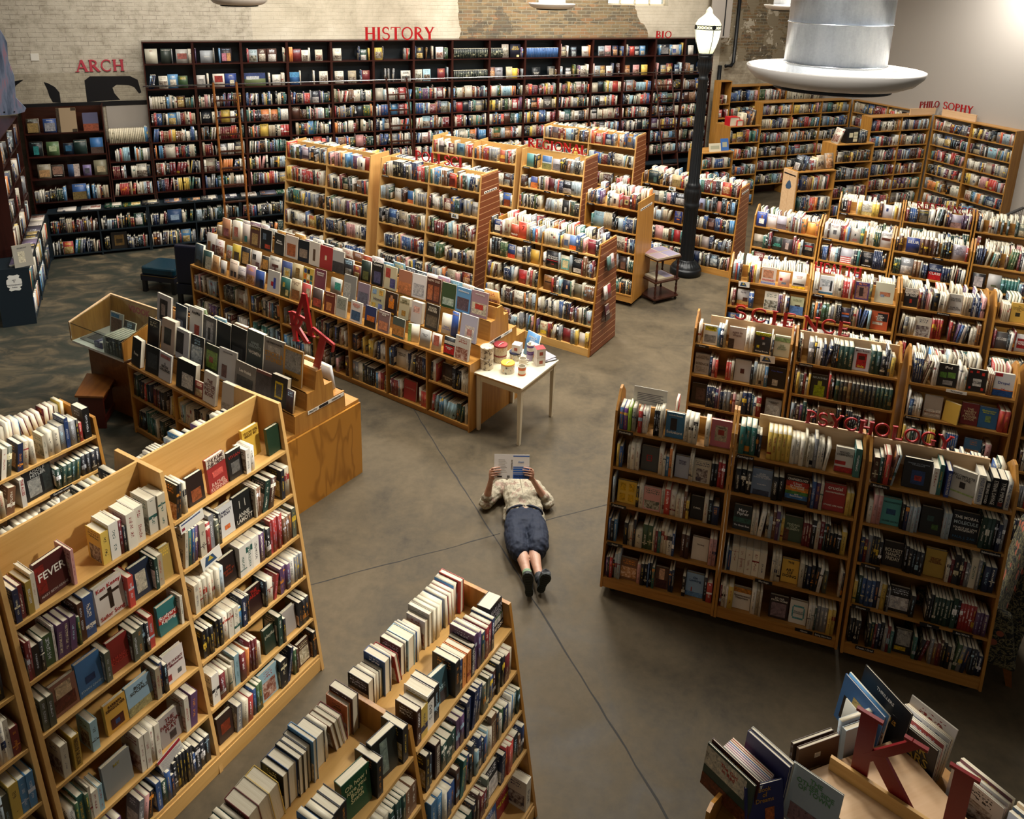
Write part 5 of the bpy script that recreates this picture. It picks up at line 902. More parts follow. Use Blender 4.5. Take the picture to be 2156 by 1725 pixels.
tier(CF,.06,5.1,.03,.859,'lowest tier of the cookbook display',[
 S(.12,.18,.27,'#26343c',None,[(.2,.3,.8,.7,'#3a4a54')],seed=-1,t=.04),S(.34,.17,.22,'#24403c',None,[(.3,.0,1,.7,'#a8a490')],seed=-1,t=.04),S(.55,.14,.2,'#b88a54',[T('Doras',.6,.12,'#7a3a20')]),S(.72,.11,.17,'#c4bcb4',None,[(.2,.1,.8,.4,'#4a4c50')],seed=-1),S(.95,.17,.22,'#cfb8a0',[T('Ladies Companion',.85,.08,'#6a3a4a')],[(.15,.1,.45,.4,'#3a3030'),(.55,.1,.85,.4,'#3a3030')]),S(1.5,.16,.2,'#2a4c94',None,[(.5,.0,.9,.5,'#14203c')],seed=-1),
 S(1.78,.22,.25,'#cfccc4',None,[(.3,.3,.6,.5,'#a82a2a'),(.5,.2,.7,.7,'#3a4a9a')],seed=-1),S(2.02,.17,.22,'#235a50',None,[(.2,.5,.45,.75,'#b8a04a'),(.55,.1,.85,.4,'#c8b87a')],seed=-1),S(2.22,.16,.24,'#c4b08a',[T('COUNTRY\nSTYLE',.8,.12,'#6a2a1c')],[(.1,.05,.9,.5,'#8a5a34')]),S(2.42,.15,.23,'#a83a34',None,[(.2,.1,.5,.5,'#2a2a2a'),(.5,.4,.9,.8,'#cfc4a8')],seed=-1),
 S(2.63,.17,.22,'#4a3a34',None,[(.1,.1,.9,.5,'#a84a3a')],seed=-1),S(2.85,.17,.22,'#6a2a1c',[T('NEW LAW',.85,.12,'#c8a07a')],[(.2,.1,.7,.5,'#b87a4a')]),S(3.06,.17,.22,'#bdbcae',None,[(.1,.4,.9,.9,'#8a9084')],seed=-1),S(3.32,.18,.22,'#d8d0c8',[T('Treasures of a\nMediterranean\nSummer',.82,.09,'#c46a5a')],[(.1,.1,.9,.55,'#3a5a7a')]),S(3.56,.17,.22,'#1c3468',None,[(0,0,1,.3,'#2a2018'),(.2,.3,.9,.55,'#b8642c')],seed=-1),S(3.78,.17,.22,'#8a6a6a',[T('THE BEDROOM\nBOOK',.85,.11,W_)],[(.1,.1,.9,.5,'#b87a5a')]),S(4.02,.18,.2,'#4a5a54',None,[(.0,.1,1,.6,'#a8743c')],seed=-1),
 S(4.24,.13,.18,'#d8d0b8',None,[(0,0,.3,1,'#8aa05a')],seed=-1,rot=.3),S(4.43,.14,.17,'#a8a8a4',[T('Pizza and\nWine',.7,.12,'#6a6a6c')]),S(4.6,.12,.17,'#cfc0b4',None,[(.2,.3,.8,.9,'#b86a5a')],seed=-1),S(4.79,.14,.18,'#17181c',[T('Masterpiece\nStudio',.4,.1,W_)],[(0,.1,1,.55,'#a81820'),(0,.62,1,.78,'#cfcabc')])],tilt=.16)
tier(CF,.10,5.05,.215,1.001,'middle tier of the cookbook display',[
 S(.14,.19,.26,'#cfc6bc',None,[(.1,.1,.4,.6,'#8a5a2c'),(.6,.1,.9,.5,'#5a2420')],seed=-1),S(.62,.12,.18,'#8a9a8c',None,seed=.4),S(.78,.17,.22,'#d8b81c',None,[(.2,.1,.8,.6,'#3a3020')],seed=-1),S(.98,.18,.22,'#1c1c20',None,[(.15,.1,.85,.75,'#a8844a')],seed=-1),S(1.2,.17,.22,'#cfc8c0',None,[(.1,.5,.5,.8,'#3a3a3c'),(.5,.1,.9,.4,'#5a3a3a')],seed=-1),S(1.4,.13,.19,'#2a2620',None,[(.1,.2,.9,.8,'#b8863a')],seed=-1),S(1.6,.2,.22,'#c4beb0',[T('ANTIQUES',.85,.14,'#6a6a6a')],[(.2,.45,.8,.6,'#5a2c1c'),(.45,.15,.55,.45,'#5a2c1c')]),
 S(1.84,.18,.21,'#3a4a7a',None,[(.2,.1,.85,.65,'#b8b490'),(.35,.22,.7,.5,'#c8a04a')],seed=-1),S(2.05,.18,.22,'#c4ae7a',None,[(.3,.3,.7,.8,'#8a6a34')],seed=-1),S(2.26,.19,.22,'#d0b02a',None,[(.1,.1,.35,.35,'#1c3a6a'),(.4,.1,.65,.35,'#a82a1e'),(.7,.1,.92,.35,'#2a7a8a'),(.1,.4,.35,.65,'#c8681c'),(.4,.4,.65,.65,'#e0d8b8'),(.7,.4,.92,.65,'#1c5a4a'),(.1,.7,.35,.92,'#2a4a8a'),(.4,.7,.65,.92,'#1c1c20')],seed=-1),S(2.48,.18,.24,'#6a3040',[T('American\nCountry',.8,.13,W_)]),
 S(2.78,.18,.2,'#a8aaa4',None,[(.4,.4,.95,.8,'#3a9a8a')],seed=-1),S(3.02,.2,.28,'#8a8c88',None,[(.0,.0,.6,.7,'#a8aaa4')],seed=-1),S(3.26,.18,.24,'#7a6a7a',None,[(.1,.1,.9,.6,'#5a5c6c')],seed=-1),S(3.5,.2,.24,'#b8b488',[T('Home',.5,.2,'#3a3a50')],[(.1,.7,.4,.92,'#7a9ab8'),(.6,.7,.9,.92,'#c8a04a'),(.1,.1,.4,.32,'#c8a84a'),(.6,.1,.9,.32,'#6a7ab0')]),S(3.73,.18,.24,'#2a1a14',[T('everyday',.1,.14,'#d8a01c')],[(.3,.3,.75,.75,'#c8741c'),(.4,.62,.62,.88,'#a87858')]),S(3.94,.15,.22,'#c4bc94',[T('HOME\nCOMFORTS',.82,.13,'#5a5a3a')],[(.3,.15,.7,.4,'#a8803c')],t=.06),S(4.14,.15,.22,'#d0c4bc',None,[(.2,.5,.8,.8,'#c8a094')],seed=-1,t=.06),
 S(4.38,.19,.25,'#2a2620',[T('GOOD\nPARTIES',.8,.14,'#cfc8b4')],[(.1,.1,.9,.55,'#5a5040')]),S(4.60,.13,.2,'#d8d0bc',[T('Talk in\nthe Hand',.3,.13,'#3a5a9a')]),S(4.72,.09,.25,'#1c4a9a',[T('Entertaining',.9,.12,'#d8b81c')]),S(4.92,.22,.26,'#a8a8bc',None,[(.3,.1,.85,.6,'#cfc8c0'),(.42,.22,.72,.48,'#b8847a')],seed=-1)],tilt=.16)
tier(CF,.12,5.05,.40,1.236,'top tier of the cookbook display',[
 S(.34,.18,.24,'#a8704a',None,[(.2,.1,.8,.5,'#8a4a4a')],seed=-1),S(.56,.16,.24,'#d0c4b0',None,[(.25,.2,.75,.7,'#b06a5a')],seed=-1,t=.05),S(.78,.14,.24,'#c4b4a8',None,[(.3,.1,.7,.4,'#2a6a6a')],seed=-1),S(.98,.2,.25,'#5a342a',[T('COWBOYS',.88,.13,'#c8a84a')],[(.2,.1,.8,.65,'#a88a5a')]),S(1.22,.21,.25,'#14161c',None,[(.2,.5,.5,.8,'#5a6a7a'),(.4,.1,.9,.3,'#a83a20')],seed=-1),S(1.5,.2,.25,'#26241f',[T('African\nAmerican',.6,.13,W_)]),S(1.74,.22,.26,'#c8b8a8',None,[(.15,.1,.85,.65,'#a05a34')],seed=-1),S(1.98,.2,.25,'#181c24',None,[(.15,.2,.85,.6,'#8a7a6a')],seed=-1),S(2.2,.18,.27,'#c8beb0',None,[(.35,.2,.6,.7,'#5a4434')],seed=-1),S(2.42,.22,.26,'#a81c1e',None,[(.4,.4,.55,.6,'#d8c8a8')],seed=-1),S(2.64,.19,.25,'#a8a8a4',None,[(0,0,1,.5,'#3a3a3c')],seed=-1),
 S(3.14,.15,.23,'#1c2c24',None,[(.2,.1,.8,.5,'#5a5c30')],seed=-1),S(3.34,.18,.25,'#16181c',[T('Country',.9,.16,W_)],[(.2,.1,.8,.6,'#4a4a6a')]),S(3.56,.19,.25,'#c8bc94',None,[(.1,.5,.5,.9,'#a8443a'),(.5,.1,.95,.5,'#4a4a7a')],seed=-1),S(3.8,.2,.25,'#a86a4a',None,[(.0,.0,1,.5,'#b8744a')],seed=-1),S(4.02,.19,.25,'#cfcac8',None,[(.1,.1,.9,.6,'#a8a8ac')],seed=-1),S(4.25,.2,.26,'#5a2a20',[T('NEW OLD',.88,.14,'#c8b4a0')],[(.1,.1,.45,.7,'#a8603a'),(.55,.1,.9,.7,'#8a4a30')]),S(4.48,.19,.25,'#2c4a2a',None,[(.1,.1,.9,.4,'#a8b8a8')],seed=-1),S(4.70,.2,.25,'#4a90c4',[T('Celebrations',.86,.11,W_)],[(.1,.1,.9,.6,'#5a4a54')]),S(4.93,.21,.26,'#b08a94',[T('entertaining',.88,.09,W_)],[(.05,.1,.95,.55,'#d0c4a8'),(.25,.3,.75,.5,'#b83424')])],tilt=.12,hl=(.22,.26))
# books of the opposite tiers seen over the top
CR=Fr(*CF.at(ln,1.12)[:2],CF.az*180/PI+180)
tier(CR,.1,5.0,.40,1.236,'far side top tier of the cookbook display',[],hl=(.2,.26))
# art display
bA=Vector((-1.904,6.56)); dA=Vector((math.cos(math.radians(-34.4)),math.sin(math.radians(-34.4)))); nA=Vector((-dA.y,dA.x)); q=bA-dA*2.55-nA*.27
AF=Fr(q.x,q.y,-34.4); AF_[0]=AF
DSP.update({('art display',0,2,0):[]})
display('display_case','oak stepped display of photography books with tall ART letters at its end',AF,[2.53],1.0,.85,[(.18,.85),(.19,1.03),(.33,1.03),(.345,1.20),(.44,1.20),(.47,1.38)],1.38,[.47,.07],[3],'art display')
e=AF.sub(2.535,0).thing('plywood_base'); tag(e,'golden plywood panel with swirling grain covering the end of the art display','panel'); MB().box(0,.0,0,.022,1.0,.82).build('panel','plywood',e)
tier(AF,.03,2.5,.03,.851,'lowest tier of the art display',[S(.14,.19,.28,'#14161a',[T('Faces',.45,.16,W_)],t=.05,rot=-.1),S(.42,.23,.27,'#15181a',None,[(.15,.2,.85,.75,'#34383a')],seed=-1),S(.66,.21,.27,'#b9b9bc',[T('A\nNATION\nCHALLENGED',.5,.15,'#1c1c1e')],[(.1,.8,.9,.92,'#a86a6a')],tilt=.3),
  *[S(.86+.024*i,.023,.26,'#16181a',spine=1) for i in range(0)],S(1.02,.3,.28,'#101416',None,[(.3,.1,.9,.6,'#c4c4c0')],seed=-1,t=.06),S(1.42,.2,.29,'#d0cfcb',[T('THE\nVICTOR\nPHOTO\nBOOK',.5,.18,'#6a2a2a')],t=.03),S(1.72,.2,.26,'#c8c4bc',None,[(.0,.0,1,.3,'#a8a49c')],seed=-1,t=.05),S(2.36,.17,.22,'#8a8884',None,[(.2,.1,.7,.6,'#2a2a2c'),(.5,.6,.85,.85,'#4a2a7a')],seed=-1,rot=-.3,tilt=.25)],hl=(.24,.3),tilt=.16)
tier(AF,.05,2.5,.21,1.031,'middle tier of the art display',[S(.18,.2,.28,'#16181c',None,seed=.2),S(.45,.22,.33,'#b39a84',None,[(.2,.25,.75,.75,'#2a2c2c')],seed=-1,t=.06),S(.72,.22,.30,'#c4c4c8',None,[(0,.2,.6,.9,'#26262c')],seed=-1,t=.04),S(.96,.2,.3,'#202428',None,seed=.4),S(1.22,.21,.28,'#24301e',None,[(.1,.2,.9,.8,'#6a8a3a'),(.3,.4,.6,.6,'#8a4a3a')],seed=-1),S(1.46,.25,.30,'#b9b9b8',[T('CANDIDA HOFER',.9,.06,'#5a5a60')],[(.2,.1,.5,.5,'#6a4a44')]),S(1.72,.30,.25,'#6a645c',[T('Leo Holub',.7,.17,W_)],[(.1,.05,.9,.5,'#3a3a38')]),S(1.98,.21,.25,'#6a3a34',None,[(0,.0,1,.9,'#3a3436')],seed=-1),S(2.2,.21,.27,'#16161a',None,[(.25,.25,.75,.8,'#c8b01c'),(.32,.32,.68,.73,'#4a4c4c')],seed=-1,t=.05),S(2.4,.1,.2,'#3a2a34',None,seed=.2)],hl=(.26,.32),tilt=.16)
tier(AF,.03,2.5,.37,1.201,'top tier of the art display',[S(.03+.1,.26,.33,'#c0b8b4',None,[(.2,.2,.75,.85,'#3a3634'),(.3,.35,.6,.7,'#a89488')],seed=-1),S(.48,.2,.30,'#2a3c50',None,[(.2,.1,.7,.5,'#8a9ab0')],seed=-1),S(.74,.2,.33,'#c8c4bc',[T('AnyMal',.85,.14)],[(.4,.1,.8,.5,'#a83a24')]),S(.98,.21,.3,'#5a5a58',None,[(.25,.2,.8,.85,'#b8b8b8'),(.4,.25,.6,.65,'#3a3a3c')],seed=-1),S(1.22,.22,.3,'#1b2226',[T('MANABI',.2,.09,'#8a9490')]),S(1.46,.24,.32,'#14181a',None,[(.1,.1,.8,.4,'#3a3c3c')],seed=-1),S(1.72,.24,.34,'#49534f',[T('ANNIE\nLEIBOVITZ',.62,.12,'#9aa8a8'),T('WOMEN',.40,.14,W_)],t=.05),S(2.0,.27,.34,'#9a948c',[T('LEE FRIEDLANDER',.88,.08,'#3a3836'),T('STICKS &\nSTONES',.5,.19,'#c08a2a')],[(.2,.6,.8,.8,'#b4b0a8')]),S(2.27,.25,.33,'#d0941c',[T('Friedlander',.2,.13,'#16161a')],[(.1,.36,.95,.92,'#8a8a88')]),S(2.46,.2,.22,'#14203a',None,[(.15,.5,.85,.9,'#8a9a2a'),(.15,.2,.85,.45,'#2a5a9a')],seed=-1)],hl=(.28,.34),tilt=.13)
AR_=Fr(*AF.at(2.53,1.0)[:2],-34.4+180)
tier(AR_,.1,2.4,.37,1.201,'far side top tier of the art display',[],hl=(.24,.3)); 
tier(AR_,.05,.6,.21,1.031,'far side middle tier of the art display',[S(.2,.2,.26,'#c8c8c8',None,seed=-1,t=.04)],hl=(.2,.26))
# ART tower of letters
e=AF.sub(2.18,.50,1.381).thing('letter_tower'); tag(e,'tall red tower of joined letters A, R, T on the photography display','sign')
def lett(ch,x,z,h,a,sx=1): 
    m,_=glyph_mb(ch,h,.02); o=m.build('letter_'+ch,'sign_red',e); o.matrix_local=Matrix.Translation((x,0,z))@Matrix.Rotation(-a,4,'Y')@Matrix.Scale(sx,4,(1,0,0))
lett('T',.13,.0,.46,-.32); lett('R',-.02,.20,.30,.16,1.1); lett('A',-.02,.36,.40,-.12)
MB().box(-.02,-.03,-.001,.34,.04,.025).build('foot','pale_maple',e)
# black label strips on display ends
def strip(F,x,y0,y1,z0,z1,words,lab):
    f=F.sub(x,0); L=math.hypot(y1-y0,z1-z0); a=math.atan2(z1-z0,y1-y0)
    M=f.M@Matrix.Translation((.0,y0,z0))@Matrix.Rotation(PI/2,4,'Z')@Matrix.Rotation(-a,4,'Y')
    o=MB().box(0,-.003,-.018,L,0,.018).build('label_strip','paper_white',M=M); tag(o,lab,'label strip')
    MB().box(L*.3,-.0035,-.015,L*.55,-.003,.015).build('black_block','label_black',o)
    text('lettering',words[0],.028,'#15151a',Matrix.Translation((L*.14,-.004,0))@Matrix.Rotation(PI/2,4,'X'),o,.0004,L*.26); text('lettering',words[1],.028,'#15151a',Matrix.Translation((L*.78,-.004,0))@Matrix.Rotation(PI/2,4,'X'),o,.0004,L*.4)
strip(AF,2.532,.34,.80,1.0,1.0,('PHOTO','FASHION'),'white strip with black lettering across the oak end of the photography display')
strip(CF,5.127,.30,.82,.98,.98,('COOKING','CRAFTS'),'white strip with black lettering across the oak end of the cookbook display')
strip(Fr(-.415,10.83,-31.6).sub(0,0),1.96,.0,.001,0,0,('',''),'x') if False else None
# ------------------------------------------------------------------ street lamp
LX,LY=3.14,13.27
e=empty('street_lamp',(LX,LY,0)); tag(e,'black fluted cast iron street lamp with a glowing acorn globe','lamp')
def flute(prof,n=16,depth=.06,seg=96):
    vs=[];fs=[]
    for r,z,d in prof:
        for k in range(seg):
            q=2*PI*k/seg; rr_=r*(1-(depth*d)*(.5+.5*math.cos(n*q))); vs.append((rr_*math.cos(q),rr_*math.sin(q),z))
    for i in range(len(prof)-1):
        for k in range(seg): fs.append((i*seg+k,i*seg+(k+1)%seg,(i+1)*seg+(k+1)%seg,(i+1)*seg+k))
    return MB().add(vs,fs)
flute([(.0,0,0),(.275,0,0),(.275,.10,0),(.262,.125,0),(.25,.13,0),(.25,.15,0),(.205,.20,.8),(.155,.245,.8),(.15,.26,0),(.138,.27,0)],24).build('base','black_metal',e,smooth=True)
flute([(.125,.262,0),(.122,.3,1),(.118,1.18,1),(.125,1.22,0),(.135,1.25,0),(.14,1.29,0),(.128,1.31,0),(.125,1.35,0),(.138,1.40,.6),(.15,1.50,.6),(.142,1.56,0),(.12,1.60,0),(.13,1.62,0),(.108,1.66,0),(.098,1.7,1),(.088,2.6,1),(.078,3.42,1),(.085,3.45,0),(.092,3.47,0),(.075,3.5,0),(.07,3.54,0),(.1,3.60,1),(.118,3.66,1),(.122,3.72,1),(.105,3.79,1),(.11,3.80,0),(.115,3.83,0),(.118,3.86,0),(.1,3.87,0)],16,.12).build('post','black_metal',e,smooth=True)
gm_=newmat('lamp_globe',lin('#efe9b8'),.3); gb_=gm_.node_tree.nodes['Principled BSDF']; gb_.inputs['Emission Color'].default_value=(1,.97,.66,1); gb_.inputs['Emission Strength'].default_value=1.0
t=NT(gm_); s=t.n('ShaderNodeSeparateXYZ'); t.l(t.obj(),s.inputs[0]); zz=t.math('DIVIDE',t.math('SUBTRACT',t.math('ABSOLUTE',t.math('SUBTRACT',s.outputs[2],4.14)),.02),.38,clamp=True); t.l(t.ramp(zz,[(.15,(1,1,.86)),(.6,(.86,.84,.42)),(1,(.62,.58,.26))]),gb_.inputs['Emission Color'])
gl_=MB().lathe([(.10,3.872),(.115,3.90),(.155,4.0),(.19,4.12),(.207,4.25),(.210,4.33),(.2,4.38),(.165,4.44),(.105,4.49),(.062,4.53),(.05,4.56),(.052,4.58),(.035,4.61),(.016,4.635),(0,4.645)],40).build('globe','lamp_globe',e,smooth=True)
m=MB()
for z in (4.285,4.345): m.lathe([(.211,z-.006),(.217,z-.006),(.217,z+.006),(.211,z+.006),(.211,z-.006)],40)
for k in range(24):
    a=2*PI*k/24; b=2*PI*(k+1)/24; m.tube([(.214*math.cos(a),.214*math.sin(a),4.288),(.214*math.cos(b),.214*math.sin(b),4.342)],.0035,4); m.tube([(.214*math.cos(a),.214*math.sin(a),4.342),(.214*math.cos(b),.214*math.sin(b),4.288)],.0035,4)
for k in range(4):
    a=PI/2*k-1.35; c_,s_=math.cos(a),math.sin(a); m.tube([(.118*c_,.118*s_,3.87),(.165*c_,.165*s_,4.0),(.2*c_,.2*s_,4.12),(.216*c_,.216*s_,4.28)],.005,6)
    m.lathe([(0,-.004),(.035,-.004),(.035,.008),(0,.010)],14,Matrix.Translation((.216*c_,.216*s_,4.32))@Matrix.Rotation(a,4,'Z')@Matrix.Rotation(PI/2,4,'Y'))
m.build('ornamental_band','black_metal',e)
MB().lathe([(.098,3.862),(.125,3.862),(.125,3.885),(.11,3.9),(.098,3.9)],32).build('collar','black_metal',e,smooth=True)
# ------------------------------------------------------------------ pendant lamps
def pendant(x,y,z,s,lab,main=False):
    e=empty('pendant_lamp',(x,y,z)); tag(e,lab,'pendant lamp','pendant lamps with galvanised drums')
    MB().lathe([(.0,-.045),(.27,-.045),(.285,-.035),(.30,-.02),(.34,-.01),(.365,.012),(.372,.03),(.376,.03),(.372,.012),(.345,-.016),(.30,-.03)][::-1],64).build('dish','dish_white',e,smooth=True) if False else None
    MB().lathe([(.205,-.012),(.26,-.018),(.31,-.010),(.352,.012),(.370,.034),(.3755,.036),(.3765,.031),(.368,.010),(.335,-.022),(.285,-.042),(.20,-.052),(.0,-.052)],72).build('dish','dish_white',e,smooth=True)
    MB().lathe([(.0,-.064),(.235,-.064),(.25,-.060),(.25,-.050),(.0,-.050)],48).build('lens_ring','black_metal',e,smooth=False)
    MB().lathe([(.21,-.012),(.212,.0),(.212,.05),(.214,.055),(.216,.05),(.217,1.7),(.2,1.7)],64).build('drum','galvanised',e,smooth=True)
    m=MB(); 
    for k in range(3 if main else 2):
        pts=[(.2175*math.cos(a*2*PI/48),.2175*math.sin(a*2*PI/48),.055+.175*k+.00*a) for a in range(49)]; m.tube(pts,.0028,5,cap=False)
    m.build('seam','chrome',e,smooth=True); sm=MB()
    MB().prism([(-.20,-.005),(.20,-.005),(.285,-.005+.0),(.285,0)],-.002,.002).build('rib','dish_white',e) if False else None
    a=-1.9; 
    for a in (-2.55,-.62):
        M=Matrix.Rotation(a,4,'Z'); MB().prism([(.215,-.012),(.33,-.004),(.215,.02)],-.003,.003,M,axis='y').build('bracket','dish_white',e)
    MB().tube([(0,0,1.7),(0,0,7-z)],.02,8).build('stem','chrome',e)
    return e
pendant(1.423,3.569,4.651,1,'nearest pendant lamp with a wide galvanised drum and white dish',True)
pendant(.552,13.028,4.597,1,'small far pendant lamp right of the HISTORY letters at the top edge'); pendant(-3.822,11.142,4.602,1,'far pendant lamp left of the HISTORY letters, only its dish in view'); pendant(4.711,14.286,4.64,1,'far pendant lamp partly hidden behind the nearest drum')
# ------------------------------------------------------------------ white table and goods
TF=Fr(.102,7.60,-36)  # near corner top; x to the right-away, y to the left-away
tx=Fr(.167,7.676,58.1)    # local x along right edge
e=tx.thing('side_table'); tag(e,'worn white painted wooden table with square legs at the end of the cookbook display','table')
Wt,Lt=.64,.82 # y extent (left), x extent (away)
MB().box(0,0,.71,Lt,Wt,.735).build('tabletop','white_paint',e,bevel=.004)
m=MB(); m.box(.03,.03,.635,Lt-.03,.05,.7095).box(.03,Wt-.05,.635,Lt-.03,Wt-.03,.7095).box(.03,.051,.635,.05,Wt-.051,.7095).box(Lt-.05,.051,.635,Lt-.03,Wt-.051,.7095); m.build('apron','white_paint',e)
for a,b in ((.022,.022),(Lt-.072,.022),(.022,Wt-.072),(Lt-.072,Wt-.072)):
    MB().add([(a+.008,b+.008,0),(a+.042,b+.008,0),(a+.042,b+.042,0),(a+.008,b+.042,0),(a,b,.7095),(a+.05,b,.7095),(a+.05,b+.05,.7095),(a,b+.05,.7095)],[(0,3,2,1),(4,5,6,7),(0,1,5,4),(1,2,6,5),(2,3,7,6),(3,0,4,7)]).build('leg','white_paint',e)
wear=newmat('worn_edge',lin('#9c7446'),.6)
m=MB(); m.box(-.0006,.02,.712,-.0001,Wt-.02,.733); m.build('worn_edge','worn_edge',e)
newmat('tin_cream',lin('#c9bda6'),.45); t=NT(MATS['tin_cream']); n_=t.noise(t.obj((1,1,1)),26,3,.6); t.col(t.ramp(n_,[(.40,lin('#6a5c50')),(.46,lin('#c4b79e')),(.7,lin('#d0c5ae'))]))
newmat('tin_floral',lin('#c9c4b4'),.4); t=NT(MATS['tin_floral']); n_=t.noise(t.obj((1,1,1)),30,3,.6); t.col(t.ramp(n_,[(.36,lin('#5a5648')),(.44,lin('#c9c4b4')),(.62,lin('#cfc9ba')),(.68,lin('#c88a2a'))]))
newmat('tin_dots',lin('#b8a88c'),.45); t=NT(MATS['tin_dots']); vv=t.n('ShaderNodeTexVoronoi'); vv.inputs['Scale'].default_value=70; t.l(t.obj(),vv.inputs[0]); t.col(t.ramp(vv.outputs['Distance'],[(.2,lin('#8a6a54')),(.35,lin('#c4b598'))]))
def tin(px,py,z,r,h,mat,lidmat,lab,lid=.02,cord=False,lr=None):
    e=empty('round_box',(px,py,z)); tag(e,lab,'round box'); MB().lathe([(0,0),(r,0),(r,h-lid),(0,h-lid)],36).build('drum',mat,e,smooth=False)
    lr=lr or r+.003; MB().lathe([(0,h-lid+.0005),(lr,h-lid+.0005),(lr,h-.003),(lr-.003,h),(0,h)],36).build('lid',lidmat,e)
    if cord: MB().tube([(-r*.5,-r*.75,h*.5),(-r*.55,-r*.9,h*.75),(-r*.2,-r*.5,h+.006),(r*.2,0,h+.012),(r*.5,.2*r,h+.006)],.003,6).build('cord','letter_white',e)
    return e
def TP(x,y): return x,y
tin(-.235,8.13,.7355,.075,.135,'tin_cream','tin_cream','lower cream patterned hat box under its twin at the left table edge',cord=False)
tin(-.235,8.13,.8712,.075,.135,'tin_cream','tin_cream','upper cream patterned hat box with a small dark label at the left table edge')
tin(-.085,8.30,.7355,.072,.10,'tin_dots',cmat('#8a2c30'),'lower dotted box with maroon lid beneath the corded one'); tin(-.085,8.30,.8362,.078,.12,'tin_dots',cmat('#8f2e34'),'upper dotted box with maroon lid and white cord',cord=True)
tin(.005,8.06,.7355,.078,.115,'tin_floral',cmat('#d8982a'),'white floral tin with an orange lid near the table front',lid=.018,lr=.080,cord=True)
tin(.09,8.37,.7355,.066,.10,'tin_floral',cmat('#1c2448'),'white floral tin with a dark blue lid and white cord',lid=.022,lr=.072,cord=True)
def mug(px,py,z,r,h,mat,lab,bands=(),handle=None):
    e=empty('mug',(px,py,z)); tag(e,lab,'mug'); MB().lathe([(0,0),(r,0),(r,h),(r-.004,h),(r-.004,.006),(0,.006)],32).build('cup',mat,e,smooth=False)
    for a,b,c in bands: MB().lathe([(r+.0006,h*a),(r+.0006,h*b)],32).build('band',cmat(c),e)
    if handle is not None: MB().tube([(math.cos(handle)*(r-.002),math.sin(handle)*(r-.002),h*.8),(math.cos(handle)*(r+.028),math.sin(handle)*(r+.028),h*.72),(math.cos(handle)*(r+.03),math.sin(handle)*(r+.03),h*.35),(math.cos(handle)*(r-.002),math.sin(handle)*(r-.002),h*.22)],.005,8).build('handle',mat,e)
cm_=cmat('#cfc8b8')
mug(.165,8.00,.7355,.044,.105,cm_,'cream and orange banded mug at the front of the white table',[(.0,.2,'#c8602a'),(.6,.9,'#c8602a')],.9)
mug(.175,8.22,.7355,.044,.085,cm_,'plain cream mug behind the orange banded mug',[],.3)
mug(.265,8.36,.7355,.044,.10,cmat('#a89ab8'),'pale purple mug standing under the purple banded one',[(.75,.98,'#5a3a7a')]); mug(.265,8.36,.8365,.044,.10,cm_,'upper mug with purple bands stacked on another mug',[(.0,.2,'#5a3a7a'),(.65,.9,'#5a3a7a')])
def gift(px,py,z,a,mat1,lab,s=.105,top='#b81c24'):
    f=Fr(px,py,a,z); e=f.thing('mug_box'); tag(e,lab,'gift box'); MB().box(0,0,0,s,s,s).build('carton',mat1,e)
    if top: MB().box(-.0005,-.0005,s,s+.0005,s+.0005,s+.0008).box(s,-.0005,0,s+.0008,s+.0005,s).build('red_faces',cmat(top),e)
    MB().box(s*.3,-.001,s*.25,s*.7,-.0003,s*.65).build('printed_mug',cmat('#9a4a3a'),e)
gift(.335,8.19,.7355,18,cmat('#cfcac4'),'lower white and red mug gift box at the right of the table'); gift(.335,8.19,.8425,18,cmat('#cfcac4'),'upper white and red mug gift box with a bright red top')
gift(.045,8.33,.8365,-20,cmat('#d0ccc8'),'white mug gift box standing on the blue-lidded tin',.10,None)
o=MB().box(0,0,0,.21,.27,.012).build('magazine',cmat('#2c2c34'),M=Fr(.40,8.26,58,.7355).M@Matrix.Rotation(-.5,4,'Z')); tag(o,'grey magazine lying at the right rear corner of the table','magazine'); MB().box(.01,.01,.0121,.2,.26,.0125).build('cover_print',cmat('#a8a4a8'),o)
o=MB().box(0,0,0,.20,.26,.012).build('magazine',cmat('#8a8a92'),M=Fr(.42,8.28,58,.7480).M@Matrix.Rotation(-.3,4,'Z')); tag(o,'second magazine on top of the grey magazine at the table corner','magazine')
# two cook books on a stand behind the table
FX=Fr(.19,8.50,-20)
b=book(FX,.0,.0,.7355,.02,.29,.21,'#4a8ac0',face=True,tilt=.25,rot=-.5,sp=S(0,.21,.29,'#4a8ac0',[T('JAMAICA\nRICE',.75,.13,W_)]),seed=-1); b['where']='rear corner of the white table'; b['n']=1; b['nrow']=2
b=book(FX,.07,-.10,.7355,.02,.21,.17,'#cfcab4',face=True,tilt=.25,rot=-.4,sp=S(0,.17,.21,'#cfcab4',None,[(.1,.6,.3,.8,'#b84a2a'),(.5,.2,.9,.4,'#c8902a'),(.3,.4,.5,.6,'#6a8a4a')]),seed=-1); b['where']='rear corner of the white table'; b['n']=2; b['nrow']=2
# white post by the table
o=MB().box(0,0,0,.02,.06,1.08).build('display_post','dish_white',M=Fr(-.13,8.70,50).M); tag(o,'thin white upright post behind the hat boxes','post')
